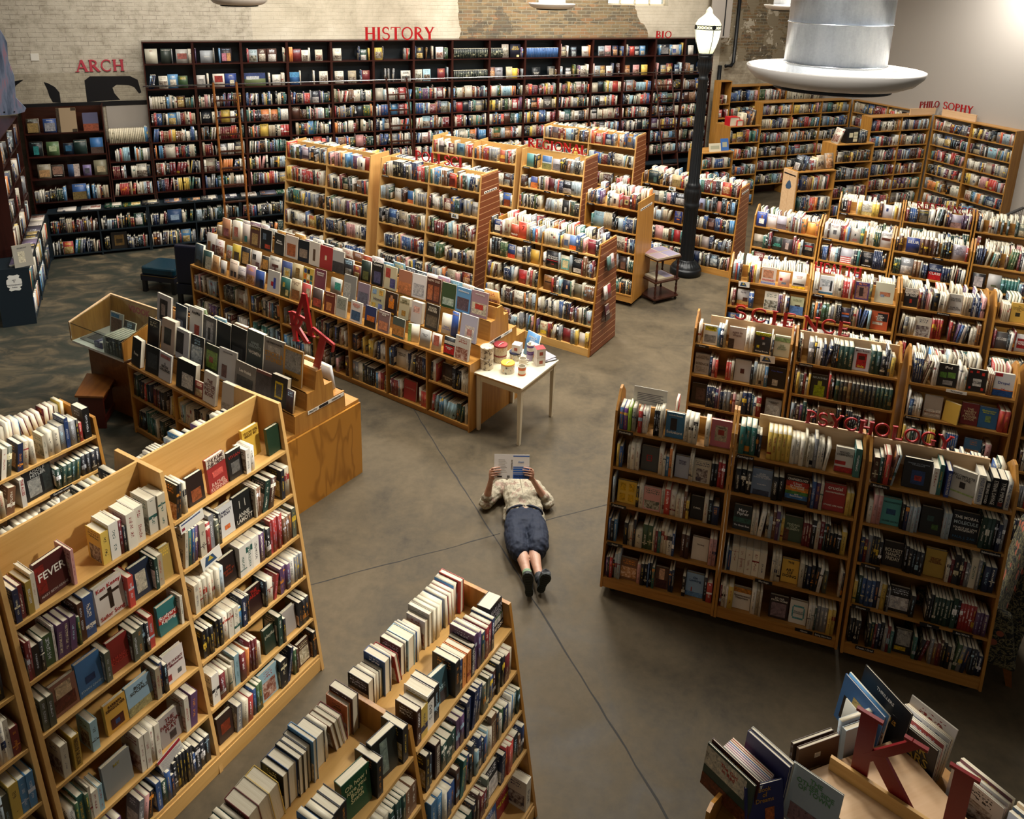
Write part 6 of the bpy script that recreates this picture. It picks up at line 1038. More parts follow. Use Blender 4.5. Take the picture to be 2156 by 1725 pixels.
# ------------------------------------------------------------------ plant stand with magazines
f=Fr(2.33,11.77,31); e=f.thing('tiered_stand'); tag(e,'three tier turned mahogany stand on casters holding magazines','stand')
W1,D1=.52,.44
def rr(x0,y0,x1,y1,z0,z1,r=.03): 
    pts=[]
    for cx,cy,a0 in ((x1-r,y1-r,0),(x0+r,y1-r,90),(x0+r,y0+r,180),(x1-r,y0+r,270)): pts+=arc(cx,cy,r,r,a0,a0+90,5)
    return MB().prism(pts,z0,z1,axis='z')
for z,n_ in ((.07,'lower_shelf'),(.36,'middle_shelf'),(.74,'top_shelf')): rr(0,0,W1,D1,z,z+.022).build(n_,'dark_wood',e)
for a,b in ((.04,.04),(W1-.04,.04),(.04,D1-.04),(W1-.04,D1-.04)):
    pr=[(.012,.0915),(.022,.11),(.012,.13),(.018,.17),(.022,.2),(.014,.24),(.020,.27),(.012,.30),(.02,.33),(.014,.359)]
    MB().lathe(pr,14,Matrix.Translation((a,b,0))).build('leg','mahogany_v',e,smooth=True); MB().lathe([(r,z*1.2+.29-.0) for r,z in [(.012,.0765),(.02,.1),(.012,.12),(.02,.18),(.022,.22),(.014,.26),(.02,.30),(.012,.34),(.014,.3745)]],14,Matrix.Translation((a,b,0))).build('spindle','mahogany_v',e,smooth=True)
    cw=MB(); cw.lathe([(.003,-.01),(.024,-.01),(.026,0),(.024,.01),(.003,.01)],14,Matrix.Translation((a,b,.028))@Matrix.Rotation(PI/2,4,'X')); cw.box(a-.01,b-.006,.035,a+.01,b+.006,.069); cw.build('caster','rubber',e)
for k,(z,lst) in enumerate(((.763,[(0,0,.5,.24,'#8a7a84'),(0,.25,.5,.2,'#8a6a70')]),(.383,[(.08,.05,.36,.3,'#b0a890')]))):
    for q,(a,b_,w_,d_,c) in enumerate(lst):
        o=MB().box(0,0,0,w_,d_,.03).build('magazine_pile',cmat('#a89a84'),M=f.sub(a,b_,z,2).M); tag(o,['front pile of magazines on top of the tiered stand','rear pile of magazines on top of the tiered stand','open magazine on the middle tier of the stand'][q+2*k],'magazines'); MB().box(.01,.01,.030,w_*.48,d_-.01,.031).build('cover_print',cmat(c),o); MB().box(w_*.52,.01,.030,w_-.01,d_-.01,.031).build('cover_print',cmat('#7a7488'),o)
# ------------------------------------------------------------------ bench
pts=[(-4.80,7.80),(-4.48,7.80),(-4.56,8.29),(-4.93,8.31)]
e=empty('step_stool',(-4.68,8.03,0)); tag(e,'low brown wooden step stool with a worn tan top by the photography display','stool')
c_=Vector((-4.68,8.03)); P4=[Vector(p)-c_ for p in pts]
MB().prism([(p.x,p.y) for p in P4],.40,.425,axis='z').build('seat','bench_wood',e,bevel=.003)
Q=[p*.86 for p in P4]
def plank(a,b,z0,z1,th=.02):
    d=(b-a).normalized(); n_=Vector((-d.y,d.x))*th; return MB().prism([(a.x,a.y),(b.x,b.y),((b+n_).x,(b+n_).y),((a+n_).x,(a+n_).y)],z0,z1,axis='z')
newmat('red_brown',lin('#4a1a10'),.35)
plank(Q[0],Q[1],0,.399).build('end_board','red_brown',e); plank(Q[2],Q[3],0,.399).build('end_board','red_brown',e)
q1=Q[1].lerp(Q[2],.04)+Vector((-.02,0)); q2=Q[1].lerp(Q[2],.96)+Vector((-.02,0)); plank(q1,q2,.30,.398).build('apron','red_brown',e); plank(q1,q2,.03,.10).build('stretcher','red_brown',e)
# ------------------------------------------------------------------ glass topped case
f=Fr(-5.12,8.40,-29); e=f.thing('glass_case'); tag(e,'oak display case with a sloping glass top beside the photography display','display case')
WG,DG=.98,.55
prof=[(0,.80),(DG,.80),(DG,1.18),(-.0,1.02)]
MB().prism(prof,0,.02).build('side_panel','oak_v',e); MB().prism(prof,WG-.02,WG).build('side_panel','oak_v',e)
MB().box(.021,.001,.775,WG-.021,DG,.799).build('deck','paper_white',e); MB().box(.021,DG-.02,.80,WG-.021,DG-.001,1.178).build('back_panel','oak_v',e)
MB().box(-.002,DG-.012,1.181,WG+.002,DG+.01,1.20).build('rail','pale_maple',e); MB().prism([(0,1.021),(DG-.013,1.181),(DG-.013,1.199),(0,1.037)],-.0,.022).build('rail','pale_maple',e)
MB().add([(.022,.002,1.024),(WG,.002,1.024),(WG,DG-.014,1.180),(.022,DG-.014,1.180),(.022,.002,1.030),(WG,.002,1.030),(WG,DG-.014,1.186),(.022,DG-.014,1.186)],[(0,3,2,1),(4,5,6,7),(0,1,5,4),(1,2,6,5),(2,3,7,6),(3,0,4,7)]).build('glass_top','glass',e)
MB().box(.022,.0,.80,WG-.021,.006,1.02).build('glass_front','glass',e)
MB().box(.16,.10,0,WG,DG-.04,.774).build('pedestal','bench_wood',e)
def flatbook(F,x,y,z,t_2,h,d,c,where,n,k,art=None,rot=0.0):
    b=book(F,x,y,z,t_2,h,d,c,flat=True,rot=rot,sp=S(0,d,h,c,None,art) if art else None,seed=-1 if art else None); b['where']=where; b['n']=n; b['nrow']=k
flatbook(f,.06,.08,.801,.012,.28,.22,'#b8b8b4','deck of the glass case',1,6,[(.2,.2,.8,.8,'#5a5a5a')])
for k in range(4): flatbook(f,.38,.05,.801+.0175*k,.016,.14,.13,'#4a4480','small stack in the glass case',k+1,4)
b=book(f,.20,.36,.801,.015,.27,.24,'#b8b8b4',face=True,tilt=.15,sp=S(0,.24,.27,'#b8b8b4',None,[(.08,.08,.92,.74,'#6a4a3c'),(.08,.78,.7,.95,'#3a7ab0')]),seed=-1); b['where']='back of the glass case'; b['n']=1;b['nrow']=4
b=book(f,.50,.30,.801,.02,.24,.2,'#3a3a3c',face=True,tilt=.3); b['where']='back of the glass case'; b['n']=2;b['nrow']=4
b=book(f,.74,.40,.801,.02,.2,.18,'#b03a50',face=True,tilt=.15,seed=.5); b['where']='back of the glass case'; b['n']=3;b['nrow']=4
for k,c in enumerate(('#9a9a98','#16222c','#142028','#1c2a3a','#121a20','#16181e')):
    b=book(f,.60+.055*k,.02,.801,.045,.20+.004*k,.26,c,lean=.08*0,rot=0); b['where']='row of dark volumes in the glass case'; b['n']=k+1;b['nrow']=6
text('lettering','VBOOK',.11,'#a02024',f.M@Matrix.Translation((.62,DG-.022,1.08))@Matrix.Rotation(PI/2,4,'X'),None,.004)
bpy.context.view_layer.update()
for o in list(C.objects):
    if o.name.startswith('lettering') and o.parent is None: o.parent=e; o.matrix_parent_inverse=Matrix.Identity(4); o.matrix_local=Matrix.Translation((.56,DG-.022,1.10))@Matrix.Rotation(PI/2,4,'X')
# ------------------------------------------------------------------ ottoman and armchair back left
f=Fr(-5.90,11.75,-12); e=f.thing('ottoman'); tag(e,'dark teal leather footstool with brass nail trim by the wall shelves','footstool')
m=rr(0,0,.60,.48,.30,.43,.06); m.build('cushion','leather_teal',e,bevel=.03); MB().box(.0,.0,.20,.60,.48,.299).build('frame','leather_navy',e); MB().box(-.003,-.003,.285,.603,.483,.292).build('nail_trim','brass',e)
for a,b in ((.01,.01),(.53,.01),(.01,.41),(.53,.41)): MB().box(a,b,0,a+.06,b+.06,.20).build('leg','black_paint',e)
f=Fr(-5.12,11.28,-8); e=f.thing('armchair'); tag(e,'dark navy leather chair seen from behind at the end of the cookbook display','chair')
MB().box(0,0,.35,.50,.09,.98).build('backrest','leather_navy',e,bevel=.03); rr(0,.092,.50,.58,.36,.48,.05).build('seat','leather_teal',e,bevel=.02); MB().box(0,.0,.18,.50,.58,.349).build('seat_frame','leather_navy',e)
for a,b in ((.0,.0),(.44,.0),(.0,.52),(.44,.52)): MB().box(a,b,0,a+.06,b+.06,.18).build('leg','black_paint',e)
# ------------------------------------------------------------------ tapestry armchair at right edge
tp=newmat('tapestry',lin('#1c1c1a'),.8); t=NT(tp); vv=t.n('ShaderNodeTexVoronoi'); vv.inputs['Scale'].default_value=16; t.l(t.obj(),vv.inputs[0]); n_=t.noise(t.obj(),24,3,.6,1.2)
base_=t.ramp(n_,[(.47,lin('#0c100e')),(.51,lin('#5a5436')),(.56,lin('#7a7250')),(.59,lin('#0e1214'))]); sc_=t.n('ShaderNodeSeparateColor'); t.l(vv.outputs['Color'],sc_.inputs[0])
t.col(t.mix(t.math('MULTIPLY',t.math('GREATER_THAN',sc_.outputs[0],.72),t.math('LESS_THAN',vv.outputs['Distance'],.42)),base_,lin('#8a4a34')))
f=Fr(3.84,4.72,62); e=f.thing('armchair'); tag(e,'armchair in dark floral tapestry at the right edge beside the psychology cases','chair')
MB().prism([(0,.16),(.75,.16),(.75,.42),(.62,.46),(.0,.46)],0.02,.62).build('seat','tapestry',e,bevel=.02)
MB().prism([(0.0,.30),(.16,.30),(.08,1.12),(-.06,1.12)],.02,.62).build('backrest','tapestry',e,bevel=.03)
for a in (.0-.08,.63): MB().prism([(0.0,.2),(.72,.2),(.72,.62),(.1,.66)],a,a+.09).build('arm','tapestry',e,bevel=.03)
for a,b in ((.0,.02),(.56,.02),(.0,.66),(.56,.66)): MB().add([(a+.01,b-.03,0),(a+.05,b-.03,0),(a+.05,b+.01,0),(a+.01,b+.01,0),(a,b,.17),(a+.07,b,.17),(a+.07,b+.06,.17),(a,b+.06,.17)],[(0,3,2,1),(4,5,6,7),(0,1,5,4),(1,2,6,5),(2,3,7,6),(3,0,4,7)]).build('leg','bench_wood',e)
# ------------------------------------------------------------------ children's display, bottom right
KF_=Fr(1.66,3.235,20); e=KF_.thing('display_case'); tag(e,'oak children\'s book display with a pale plywood top carrying big red letters','display case')
MB().box(0,-.82,.965,.62,0,.985).build('top_panel','pale_maple',e); MB().box(.03,-.80,0,.59,-.03,.964).build('body','oak_v',e)
MB().box(-.03,.001,.86,.66,.15,.88).build('ledge','oak',e); MB().box(.0,.02,0,.60,.05,.858).build('ledge_support','oak_v',e)
MB().prism([(.621,-.82),(.95,-.82),(.80,.0),(.621,.0)],.86,.88,axis='z').build('ledge','oak',e); MB().box(.64,-.80,.0,.66,-.02,.858).build('ledge_support','oak_v',e)
KS=Fr(1.91,3.245,-42)
o=MB().box(-.10,-.075,.986,.62,-.055,1.07).build('letter_board','birch',M=KS.M); tag(o,'pale upright board in front of the big red letters on the children\'s display','board')
for k,(c,h,x) in enumerate((('K',.46,-.04),('I',.46,.40))):
    mb,w_=glyph_mb(c,h,.02); o=mb.build('sign_letter','sign_red_deep',M=KS.sub(x,-.05,.986).M@Matrix.Scale(1.1,4,(1,0,0))); tag(o,['large dark red letter K standing on the children\'s display','large dark red letter I beside the K, cut by the bottom edge'][k],'sign letter')
# picture books around it
def kb(F,x,y,z,t_,h,d,c,where,n,face=True,tilt=.1,rot=0,txt=None,art=None,seed=None,lean=0):
    b=book(F,x,y,z,t_,h,d,c,face=face,tilt=tilt,rot=rot,lean=lean,sp=S(0,d,h,c,txt,art),seed=(-1 if (txt or art) else seed)); b['where']=where; b['n']=n; b['nrow']=8; return b
wh='rear ledge of the children\'s display'
kb(KF_,-.02,.04,.881,.02,.21,.27,'#6a4424',wh,1,art=[(.4,.55,.55,.7,'#c8b8a0'),(.15,.2,.6,.25,'#a88a64')],tilt=.05); kb(KF_,-.03,.075,.881,.02,.21,.27,'#4a3424',wh,2,tilt=.05)
kb(KF_,.27,.02,.881,.03,.25,.27,'#a8b8c0',wh,3,tilt=.05,art=[(.1,.05,.3,.2,'#8a6a54')]); kb(KF_,.28,.06,.881,.03,.26,.27,'#b0c0c8',wh,4,tilt=.05)
FW_=Fr(2.13,3.64,110-180)   # upper end stack facing left
kb(FW_.sub(-.08,-.12),.0,.0,.881,.012,.30,.30,'#2a6aa8','end stack of the children\'s display',1,art=[(.1,.1,.7,.6,'#26201c'),(.3,.55,.9,.75,'#c8b070')],tilt=.12); kb(FW_.sub(-.08,-.12),.0,.03,.881,.012,.30,.30,'#4a94c8','end stack of the children\'s display',2,tilt=.12)
kb(FW_.sub(-.08,-.12),.03,.10,.881,.012,.36,.34,'#131418','end stack of the children\'s display',3,txt=[T('THRILLERS',.85,.08,W_),T('NINE TOMES',.6,.11,'#b8862a')],tilt=.12); kb(FW_.sub(-.0,-.14),.0,-.02,.881,.008,.22,.16,'#c4c4b8','end stack of the children\'s display',4,txt=[T('SPY',.6,.22,'#b82a24')],tilt=.1)
# right side plastic wrapped stacks
wh='right ledge of the children\'s display'
RG=Fr(2.16,3.46,-56)
cols=['#1a1c24','#b8b4ac','#8a8c92','#a83a30','#c8c4bc','#2a3a4a','#b8b4ac','#6a3a3a','#c8a878','#c4c0b8']
for s_,(x0,n_,h,ttl) in enumerate(((.0,10,.26,'STAR\nWARS'),(.34,9,.24,None),(.62,8,.25,'STAR\nWARS'))):
    for k in range(n_):
        kb(RG,x0+.02,.02+.014*k*1.0,.881,.010,h+(.03 if k==n_-1 and s_==0 else 0)-.008*(k%3),.26,cols[(k+s_)%10],wh,s_*10+k+1,tilt=.05+.025*k*(s_==0),rot=.0,txt=([T(ttl,.6,.3,'#8a7a2a' if s_==0 else '#8a8c90')] if (k==0 and ttl) else None),seed=None)
pl=newmat('plastic_wrap',(.95,.97,1),.08); pb_=pl.node_tree.nodes['Principled BSDF']; pb_.inputs['Transmission Weight'].default_value=1; pb_.inputs['IOR'].default_value=1.15
# left bin
LB=Fr(1.075,3.02,-35); e=LB.thing('book_bin'); tag(e,'tapering oak bin of picture books at the left of the children\'s display','bin')
MB().prism([(-.02,0),(.26,0),(.26,.86),(.06,.98),(-.0,.98)],0,.02,axis='x').build('side_panel','oak_v',e); MB().box(.021,.0,0,.34,.02,.80).build('front_panel','oak_v',e); MB().box(.021,.021,.78,.34,.26,.80).build('deck','oak',e); MB().box(.341,0,0,.36,.26,.86).build('side_panel','oak_v',e)
wh='oak bin at the left of the children\'s display'
LB2=Fr(1.13,3.29,-52)
kb(LB2,.0,-.02,.84,.012,.26,.30,'#3a4a3c',wh,1,txt=[T('The Girl\nin Red',.75,.13,'#a83424')],art=[(.0,.5,.85,.95,'#c8c0a8'),(0,0,1,.3,'#6a3a20')],tilt=.12); kb(LB2,.0,.015,.84,.012,.26,.30,'#4a1c1a',wh,2,tilt=.12)
for k,c in enumerate(('#a8b4bc','#b0bcc4','#a8b4bc','#b890b0','#b878a8','#8a6ab0','#4a6ab0','#b86a3a','#a83a30')): kb(LB2,.04,.045+.013*k,.83,.009,.22,.26,c,wh,3+k,seed=.2+.08*k,tilt=.12)
kb(LB2,.10,.18,.83,.02,.30,.26,'#252860',wh,12,txt=[T('hearts',.6,.2,'#8a7ab0')],tilt=.12); kb(LB2,.10,.21,.83,.02,.30,.26,'#b8b8b0',wh,13,tilt=.12)
kb(Fr(1.30,3.02,15),.0,.0,.80,.012,.26,.22,'#1a2458',wh,14,txt=[T('Book\nof\nDreams',.78,.14,'#a87a3a')],art=[(.5,.1,.75,.5,'#a8582a'),(.2,.1,.3,.25,'#a8582a')],tilt=.25)
kb(Fr(1.60,3.20,-42),-.02,-.10,.80,.012,.32,.26,'#a8b4b8',wh,15,txt=[T('THE\nOTHER SIDE\nOF TOWN',.78,.12,'#5a8a5a')],art=[(.1,.05,.9,.35,'#8a6a6a')],tilt=.2)
# ------------------------------------------------------------------ acrylic pockets on the slat panel
def pocket(F,y,z,books_,lab):
    e=F.sub(1.825,y,z).thing('acrylic_pocket'); tag(e,lab,'pocket'); m=MB(); m.box(0,0,0,.003,.2,.14).box(.003,0,0,.06,.2,.003).box(.057,0,.003,.06,.2,.09); m.build('pocket','acrylic',e)
    for k,(dy,w_,h,c,txt) in enumerate(books_):
        f=Fr(*F.at(1.832+.0,y+dy)[:2],math.degrees(F.az)+90); b=book(f,.0,-.045+.012*0,z+.0035,.02,h,w_,c,face=True,tilt=.12,sp=S(0,w_,h,c,txt),seed=-1); b['where']='acrylic pocket on the slatted bookcase end'; b['n']=k+1+int(z*10); b['nrow']=9
pocket(G4,.30,1.20,[(.005,.10,.19,'#4a6a64',None),(.105,.09,.2,'#cfb8b4',[T('DEAR\nVIVIEN',.55,.14,'#a83a44')])],'upper acrylic pocket with two small books on the slatted end of the bookcase')
pocket(G4,.25,.78,[(.01,.09,.19,'#cfc8c0',[T('little',.5,.12,'#a8242c')]),(.11,.09,.19,'#a82c34',None)],'middle acrylic pocket with a white and a red book on the slatted end')
pocket(G4,.30,.44,[(.04,.12,.22,'#5a2a30',[T('CONTRA\nMUNDUM',.5,.16,'#cfc8bc')])],'lower acrylic pocket with one comic book on the slatted end')
# strips on slat ends
def endstrip(F,x,y0,y1,z,lab):
    M=F.M@Matrix.Translation((x,y0,z))@Matrix.Rotation(PI/2,4,'Z'); o=MB().box(0,-.003,-.016,y1-y0,0,.016).build('label_strip','paper_white',M=M); tag(o,lab,'label strip')
    L=y1-y0; m=MB()
    for k in range(6): m.box(L*(.06+.15*k),-.0036,-.009,L*(.06+.15*k)+L*.10,-.003,.009,col=lin('#1c1c20'))
    m.build('black_blocks','printed',o)
endstrip(G2,1.953,.30,.66,1.86,'white label strip with black blocks on the POLI SCI case end'); endstrip(G7,1.863,.2,.6,1.50,'white label strip on the slatted end behind the lamp post'); endstrip(G6,.911,.1,.6,1.60,'white label strip on the plain oak end of the castered case')
# ------------------------------------------------------------------ shelf labels
def shelf_label(F,x,y,z,wd,txt,lab,white=False,h=.03):
    o=MB().box(0,-.004,-h,wd,-.001,0).build('shelf_label','paper_white' if white else 'label_black',M=F.sub(x,y,z).M); tag(o,lab,'shelf label','black shelf labels' if not white else None)
    text('lettering',txt,h*.72,'#15151a' if white else '#d0cec6',Matrix.Translation((wd/2,-.0045,-h/2))@Matrix.Rotation(PI/2,4,'X'),o,.0003,wd*.88)
def LB_(F,who,lst,sl=.11,sh=(1.50,1.175,.85,.50,.17)):
    for k,x,txt in lst: shelf_label(F,x,sl*sh[k]-.001,sh[k]+.001,.13,txt,f'black shelf label reading {txt} on the {ORD[k]} shelf of the {who}')
LB_(P1,'left psychology case',[(0,.03,'Psychology'),(2,.03,'Psychology'),(3,.03,'Freud')]); LB_(P2,'middle psychology case',[(0,.03,'Psychology Ref'),(3,.28,'Marriage'),(4,.62,'Abuse'),(4,.76,'Eating Disorders')]); LB_(P3,'right psychology case',[(0,.03,'Mind/Brain'),(1,.80,'Relationships/Love'),(2,.05,'Divorce'),(3,.03,'Divorce'),(3,.50,'Sex'),(3,.72,'Sex Work'),(4,.10,'Death / Grief')])
LB_(S1,'left science case',[(0,.03,'Science')]); LB_(S2,'middle science case',[(0,.05,'Natural Science')]); LB_(S3,'third science case',[(1,.03,'Mathematics')]); LB_(H2,'second health case',[(0,.03,'Parenting')]); LB_(H3,'third health case',[(0,.4,'Medical Issues')]); LB_(B1,'left middle-row case',[(0,.25,'Current Events')]); LB_(B2,'second middle-row case',[(0,.03,'Economics')]); LB_(B3,'third middle-row case',[(0,.5,'Business')]); LB_(R1,'left reference case',[(0,.03,'Language')])
shelf_label(S3,.33,.11*1.5-.001,1.501,.17,'Technology','white shelf label reading Technology on the third science case',True)
shelf_label(L1,1.44,.137*1.062-.001,1.063,.17,'German contd','black shelf label reading German contd on the low left-edge case')
LB_(G4,'pocket-ended case',[(0,.6,'Current Affairs'),(0,1.35,'Biography'),(2,1.1,'Contemporary')],.112,(1.43,1.11,.78)); LB_(G2,'POLI SCI case',[(0,.05,'Political Science'),(0,1.4,'Essays'),(1,1.4,'Government')],.112,(1.88,1.49,1.1)); LB_(G3,'REGIONAL case',[(0,.05,'Northwest'),(1,.5,'Travel'),(1,.9,'Atlas')],.112,(1.85,1.49,1.14)); LB_(G7,'case behind the lamp post',[(0,.05,'Maritime'),(1,1.4,'Nautical')],.112,(1.43,1.11)); LB_(G6,'castered case by the stand',[(0,.03,'Poetry'),(1,.3,'Poems')],.02,(1.6,1.22))
# picture cards hanging from shelf edges
def card(F,x,y,z,w_,h,a,lab):
    o=MB().box(0,-.004,-h,w_,-.002,0).build('picture_card','paper_white',M=F.sub(x,y,z).M@Matrix.Rotation(a,4,'Y')); tag(o,lab,'card','white picture cards on shelf edges')
    m=MB(); k_=lin
    m.add([(w_*.12,-.0045,-h*.8),(w_*.75,-.0045,-h*.85),(w_*.6,-.0045,-h*.25),(w_*.25,-.0045,-h*.15)],[(0,1,2,3)],col=k_('#2c4a6a')); m.add([(w_*.3,-.005,-h*.55),(w_*.6,-.005,-h*.6),(w_*.45,-.005,-h*.2)],[(0,1,2)],col=k_('#b8a03a')); m.build('printed_emblem','printed',o)
card(S1,.66,.11*1.5-.006,1.505,.14,.075,-.05,'white card with blue and yellow emblem on the left science case'); card(H1,.12,.11*1.5-.006,1.50,.13,.07,-.05,'white card with blue and yellow emblem on the left health case')
card(G2,1.45,.112*1.49-.006,1.49,.13,.075,0,'white card with dark emblem on the POLI SCI case'); card(G7,.55,.112*1.43-.006,1.44,.13,.075,0,'white card with dark emblem on the case behind the lamp post')
card(F1,1.07,.137*1.465-.006,1.475,.15,.10,-.15,'white card with blue emblem on the large front left case')
o=MB().box(0,-.004,-.20,.16,-.002,0).build('notice_sheet','paper_white',M=F1.sub(.55,.137*.455-.008,.47).M@Matrix.Rotation(-.25,4,'Y')); tag(o,'printed notice sheet with a red heading hanging from the lowest shelves of the fiction case','notice')
m=MB(); m.box(0,-.0046,-.03,.16,-.0041,-.005,col=lin('#a82a3a'))
for k in range(14): m.box(.01,-.0046,-.045-.0105*k,.15-.02*(k%3==0),-.0041,-.0405-.0105*k,col=lin('#8a8a92'))
m.build('print_lines','printed',o)
o=MB().box(0,-.03,-.075,.17,-.028,0).build('notice_card','paper_white',M=F1.sub(.97,.137*1.8,1.79).M@Matrix.Rotation(-.1,4,'Y')); tag(o,'small white printed card under the top shelf beside the middle upright of the fiction case','card')
m=MB(); m.box(.01,-.0305,-.02,.15,-.0301,-.01,col=lin('#3a4a7a')); m.box(.01,-.0305,-.06,.03,-.0301,-.04,col=lin('#8a2a3a')); m.build('print_lines','printed',o)
# orange toy book and clear holder at the foot of the fiction case
fe=Fr(*F1.at(1.895,.42)[:2],60); e=fe.thing('orange_stand'); tag(e,'orange and black card in a clear holder on the fiction case end','holder')
MB().box(0,.05,.93,.03,.20,1.17).build('orange_card',cmat('#d8641c'),e); MB().box(.0305,.07,.93,.032,.17,1.03).build('black_shape',cmat('#121212'),e); MB().box(0,.0,.90,.14,.22,.905).box(.135,.0,.905,.14,.22,.96).build('clear_tray','acrylic',e)
# ------------------------------------------------------------------ the reader lying on the floor
def limb(m,pts,rad,up=(0,0,1),n=18):
    pts=[Vector(p) for p in pts]; upv=Vector(up); vs=[];fs=[]
    ext=[]; 
    d0=(pts[0]-pts[1]).normalized(); d1=(pts[-1]-pts[-2]).normalized(); a0,b0=rad[0]; a1,b1=rad[-1]
    P=[(pts[0]+d0*min(a0,b0)*.95,.18),(pts[0]+d0*min(a0,b0)*.6,.72)]; R_=[(a0*k,b0*k) for _,k in P]
    Q=[p for p,_ in P]+pts; RR=R_+list(rad); Q+=[pts[-1]+d1*min(a1,b1)*.6,pts[-1]+d1*min(a1,b1)*.95]; RR+=[(a1*.72,b1*.72),(a1*.18,b1*.18)]
    for i,p in enumerate(Q):
        d=(Q[min(i+1,len(Q)-1)]-Q[max(i-1,0)]).normalized(); s_=d.cross(upv)
        if s_.length<.05: s_=d.cross(Vector((0,1,0)))
        s_.normalize(); u_=s_.cross(d).normalized(); a,b=RR[i]
        for k in range(n): q=2*PI*k/n; vs.append(p+s_*a*math.cos(q)+u_*b*math.sin(q))
    for i in range(len(Q)-1):
        for k in range(n): fs.append((i*n+k,i*n+(k+1)%n,(i+1)*n+(k+1)%n,(i+1)*n+k))
    fs.append(tuple(range(n))[::-1]); fs.append(tuple(range((len(Q)-1)*n,len(Q)*n))); m.add(vs,fs)
def ball(m,c,r,M=None,n=16):
    pr=[(max(1e-4,math.sin(PI*i/10)),-math.cos(PI*i/10)) for i in range(11)]
    m.lathe(pr,n,Matrix.Translation(c)@(M or Matrix.Identity(4))@Matrix.Diagonal((*r,1)))
def skin_obj(m,name,mat,parent,vox,smooth=6,noise=None):
    o=m.build(name,mat,None); r=o.modifiers.new('r','REMESH'); r.mode='VOXEL'; r.voxel_size=vox; r.use_smooth_shade=True
    s_=o.modifiers.new('s','SMOOTH'); s_.iterations=smooth; s_.factor=.5
    if noise:
        tx_=bpy.data.textures.new(name,'CLOUDS'); tx_.noise_scale=noise[1]; tx_.noise_depth=2; dm=o.modifiers.new('d','DISPLACE'); dm.texture=tx_; dm.strength=noise[0]; dm.mid_level=.5; dm.texture_coords='GLOBAL'
        s2=o.modifiers.new('s2','SMOOTH'); s2.iterations=2
    dg=bpy.context.evaluated_depsgraph_get(); me=bpy.data.meshes.new_from_object(o.evaluated_get(dg)); bpy.data.objects.remove(o)
    me.materials.clear(); me.materials.append(MATS[mat]); 
    for p in me.polygons: p.use_smooth=True
    o2=bpy.data.objects.new(name,me); C.objects.link(o2)
    if parent is not None: o2.parent=parent
    return o2
sk_=newmat('skin',lin('#b98a72'),.5); sk_.node_tree.nodes['Principled BSDF'].inputs['Subsurface Weight'].default_value=.08
t=NT(sk_); n_=t.noise(t.obj(),14,4); t.col(t.ramp(n_,[(.35,lin('#ac806a')),(.65,lin('#bf9a84'))]))
sh_=newmat('shirt_cloth',lin('#a89e88'),.8); t=NT(sh_); n1=t.noise(t.obj((1,1,1)),16,6,.7,.8); n2=t.noise(t.obj((1,1,1),(4,2,0)),9,4,.65,.5); vv=t.n('ShaderNodeTexVoronoi'); vv.inputs['Scale'].default_value=110; t.l(t.obj(),vv.inputs[0])
c1=t.ramp(n1,[(.34,lin('#625e50')),(.45,lin('#8f8874')),(.56,lin('#aaa28d')),(.68,lin('#757062'))]); c2=t.mix(t.math('MULTIPLY',t.math('GREATER_THAN',n2,.57),.45),c1,lin('#7a4a44')); c2=t.mix(t.math('MULTIPLY',t.math('LESS_THAN',vv.outputs['Distance'],.22),.45),c2,lin('#4a4438')); t.col(c2)
newmat('navy_cloth',lin('#101c31'),.8); newmat('sock_green',lin('#7f9a7c'),.85); newmat('shoe_dark',lin('#20242a'),.6); newmat('sole_dark',lin('#1b2422'),.65); newmat('hair_brown',lin('#3a2a1e'),.6); newmat('nail',lin('#c89a8a'),.3); newmat('eye_white',lin('#d8d4cc'),.3)
t=NT(MATS['sock_green']); s=t.n('ShaderNodeSeparateXYZ'); t.l(t.obj(),s.inputs[0]); st_=t.math('GREATER_THAN',t.math('FRACT',t.math('MULTIPLY',s.outputs[1],55.0)),.5); t.col(t.mix(st_,lin('#5f7f60'),lin('#93a98c')))
px_=empty('person',(0,0,0)); tag(px_,'person in patterned shirt and navy shorts lying on the floor reading under an open book','person')
BC=Vector((.070,6.545,.405)); BX=Vector((1,.03,0)).normalized(); BV=Vector((0,.43,.90)).normalized(); BN=BX.cross(BV).normalized()
def bp(x,v,n_): return BC+BX*x+BV*v+BN*n_
m=MB()
limb(m,[(.205,6.18,.10),(.20,6.32,.105),(.19,6.48,.10),(.165,6.66,.108),(.145,6.80,.108),(.135,6.88,.10)],[(.15,.09),(.165,.098),(.125,.085),(.14,.10),(.155,.095),(.11,.06)])
limb(m,[(.13,6.88,.11),(.118,6.99,.115)],[(.05,.05),(.047,.048)])
ball(m,(.11,7.09,.125),(.076,.105,.09)); limb(m,[(.112,7.02,.155),(.112,7.045,.165)],[(.032,.02),(.03,.02)])
limb(m,[(.11,7.075,.205),(.11,7.05,.232)],[(.008,.01),(.013,.012)]); 
for q in (-1,1): ball(m,(.11+q*.078,7.085,.12),(.008,.03,.018))
for sx_,hip,knee,ank,heel in ((-1,(.13,6.22,.10),(.165,5.90,.145),(.232,5.60,.085),None),(1,(.28,6.22,.10),(.275,5.92,.135),(.325,5.63,.085),None)):
    hip,knee,ank=Vector(hip),Vector(knee),Vector(ank)
    limb(m,[hip,hip.lerp(knee,.5),knee+(hip-knee)*.1,knee,knee.lerp(ank,.1)],[(.070,.070),(.060,.060),(.047,.048),(.046,.048),(.046,.048)])
    limb(m,[knee,knee.lerp(ank,.28)+Vector((0,0,-.012)),knee.lerp(ank,.6)+Vector((0,0,-.006)),ank],[(.046,.048),(.054,.056),(.042,.043),(.034,.036)])
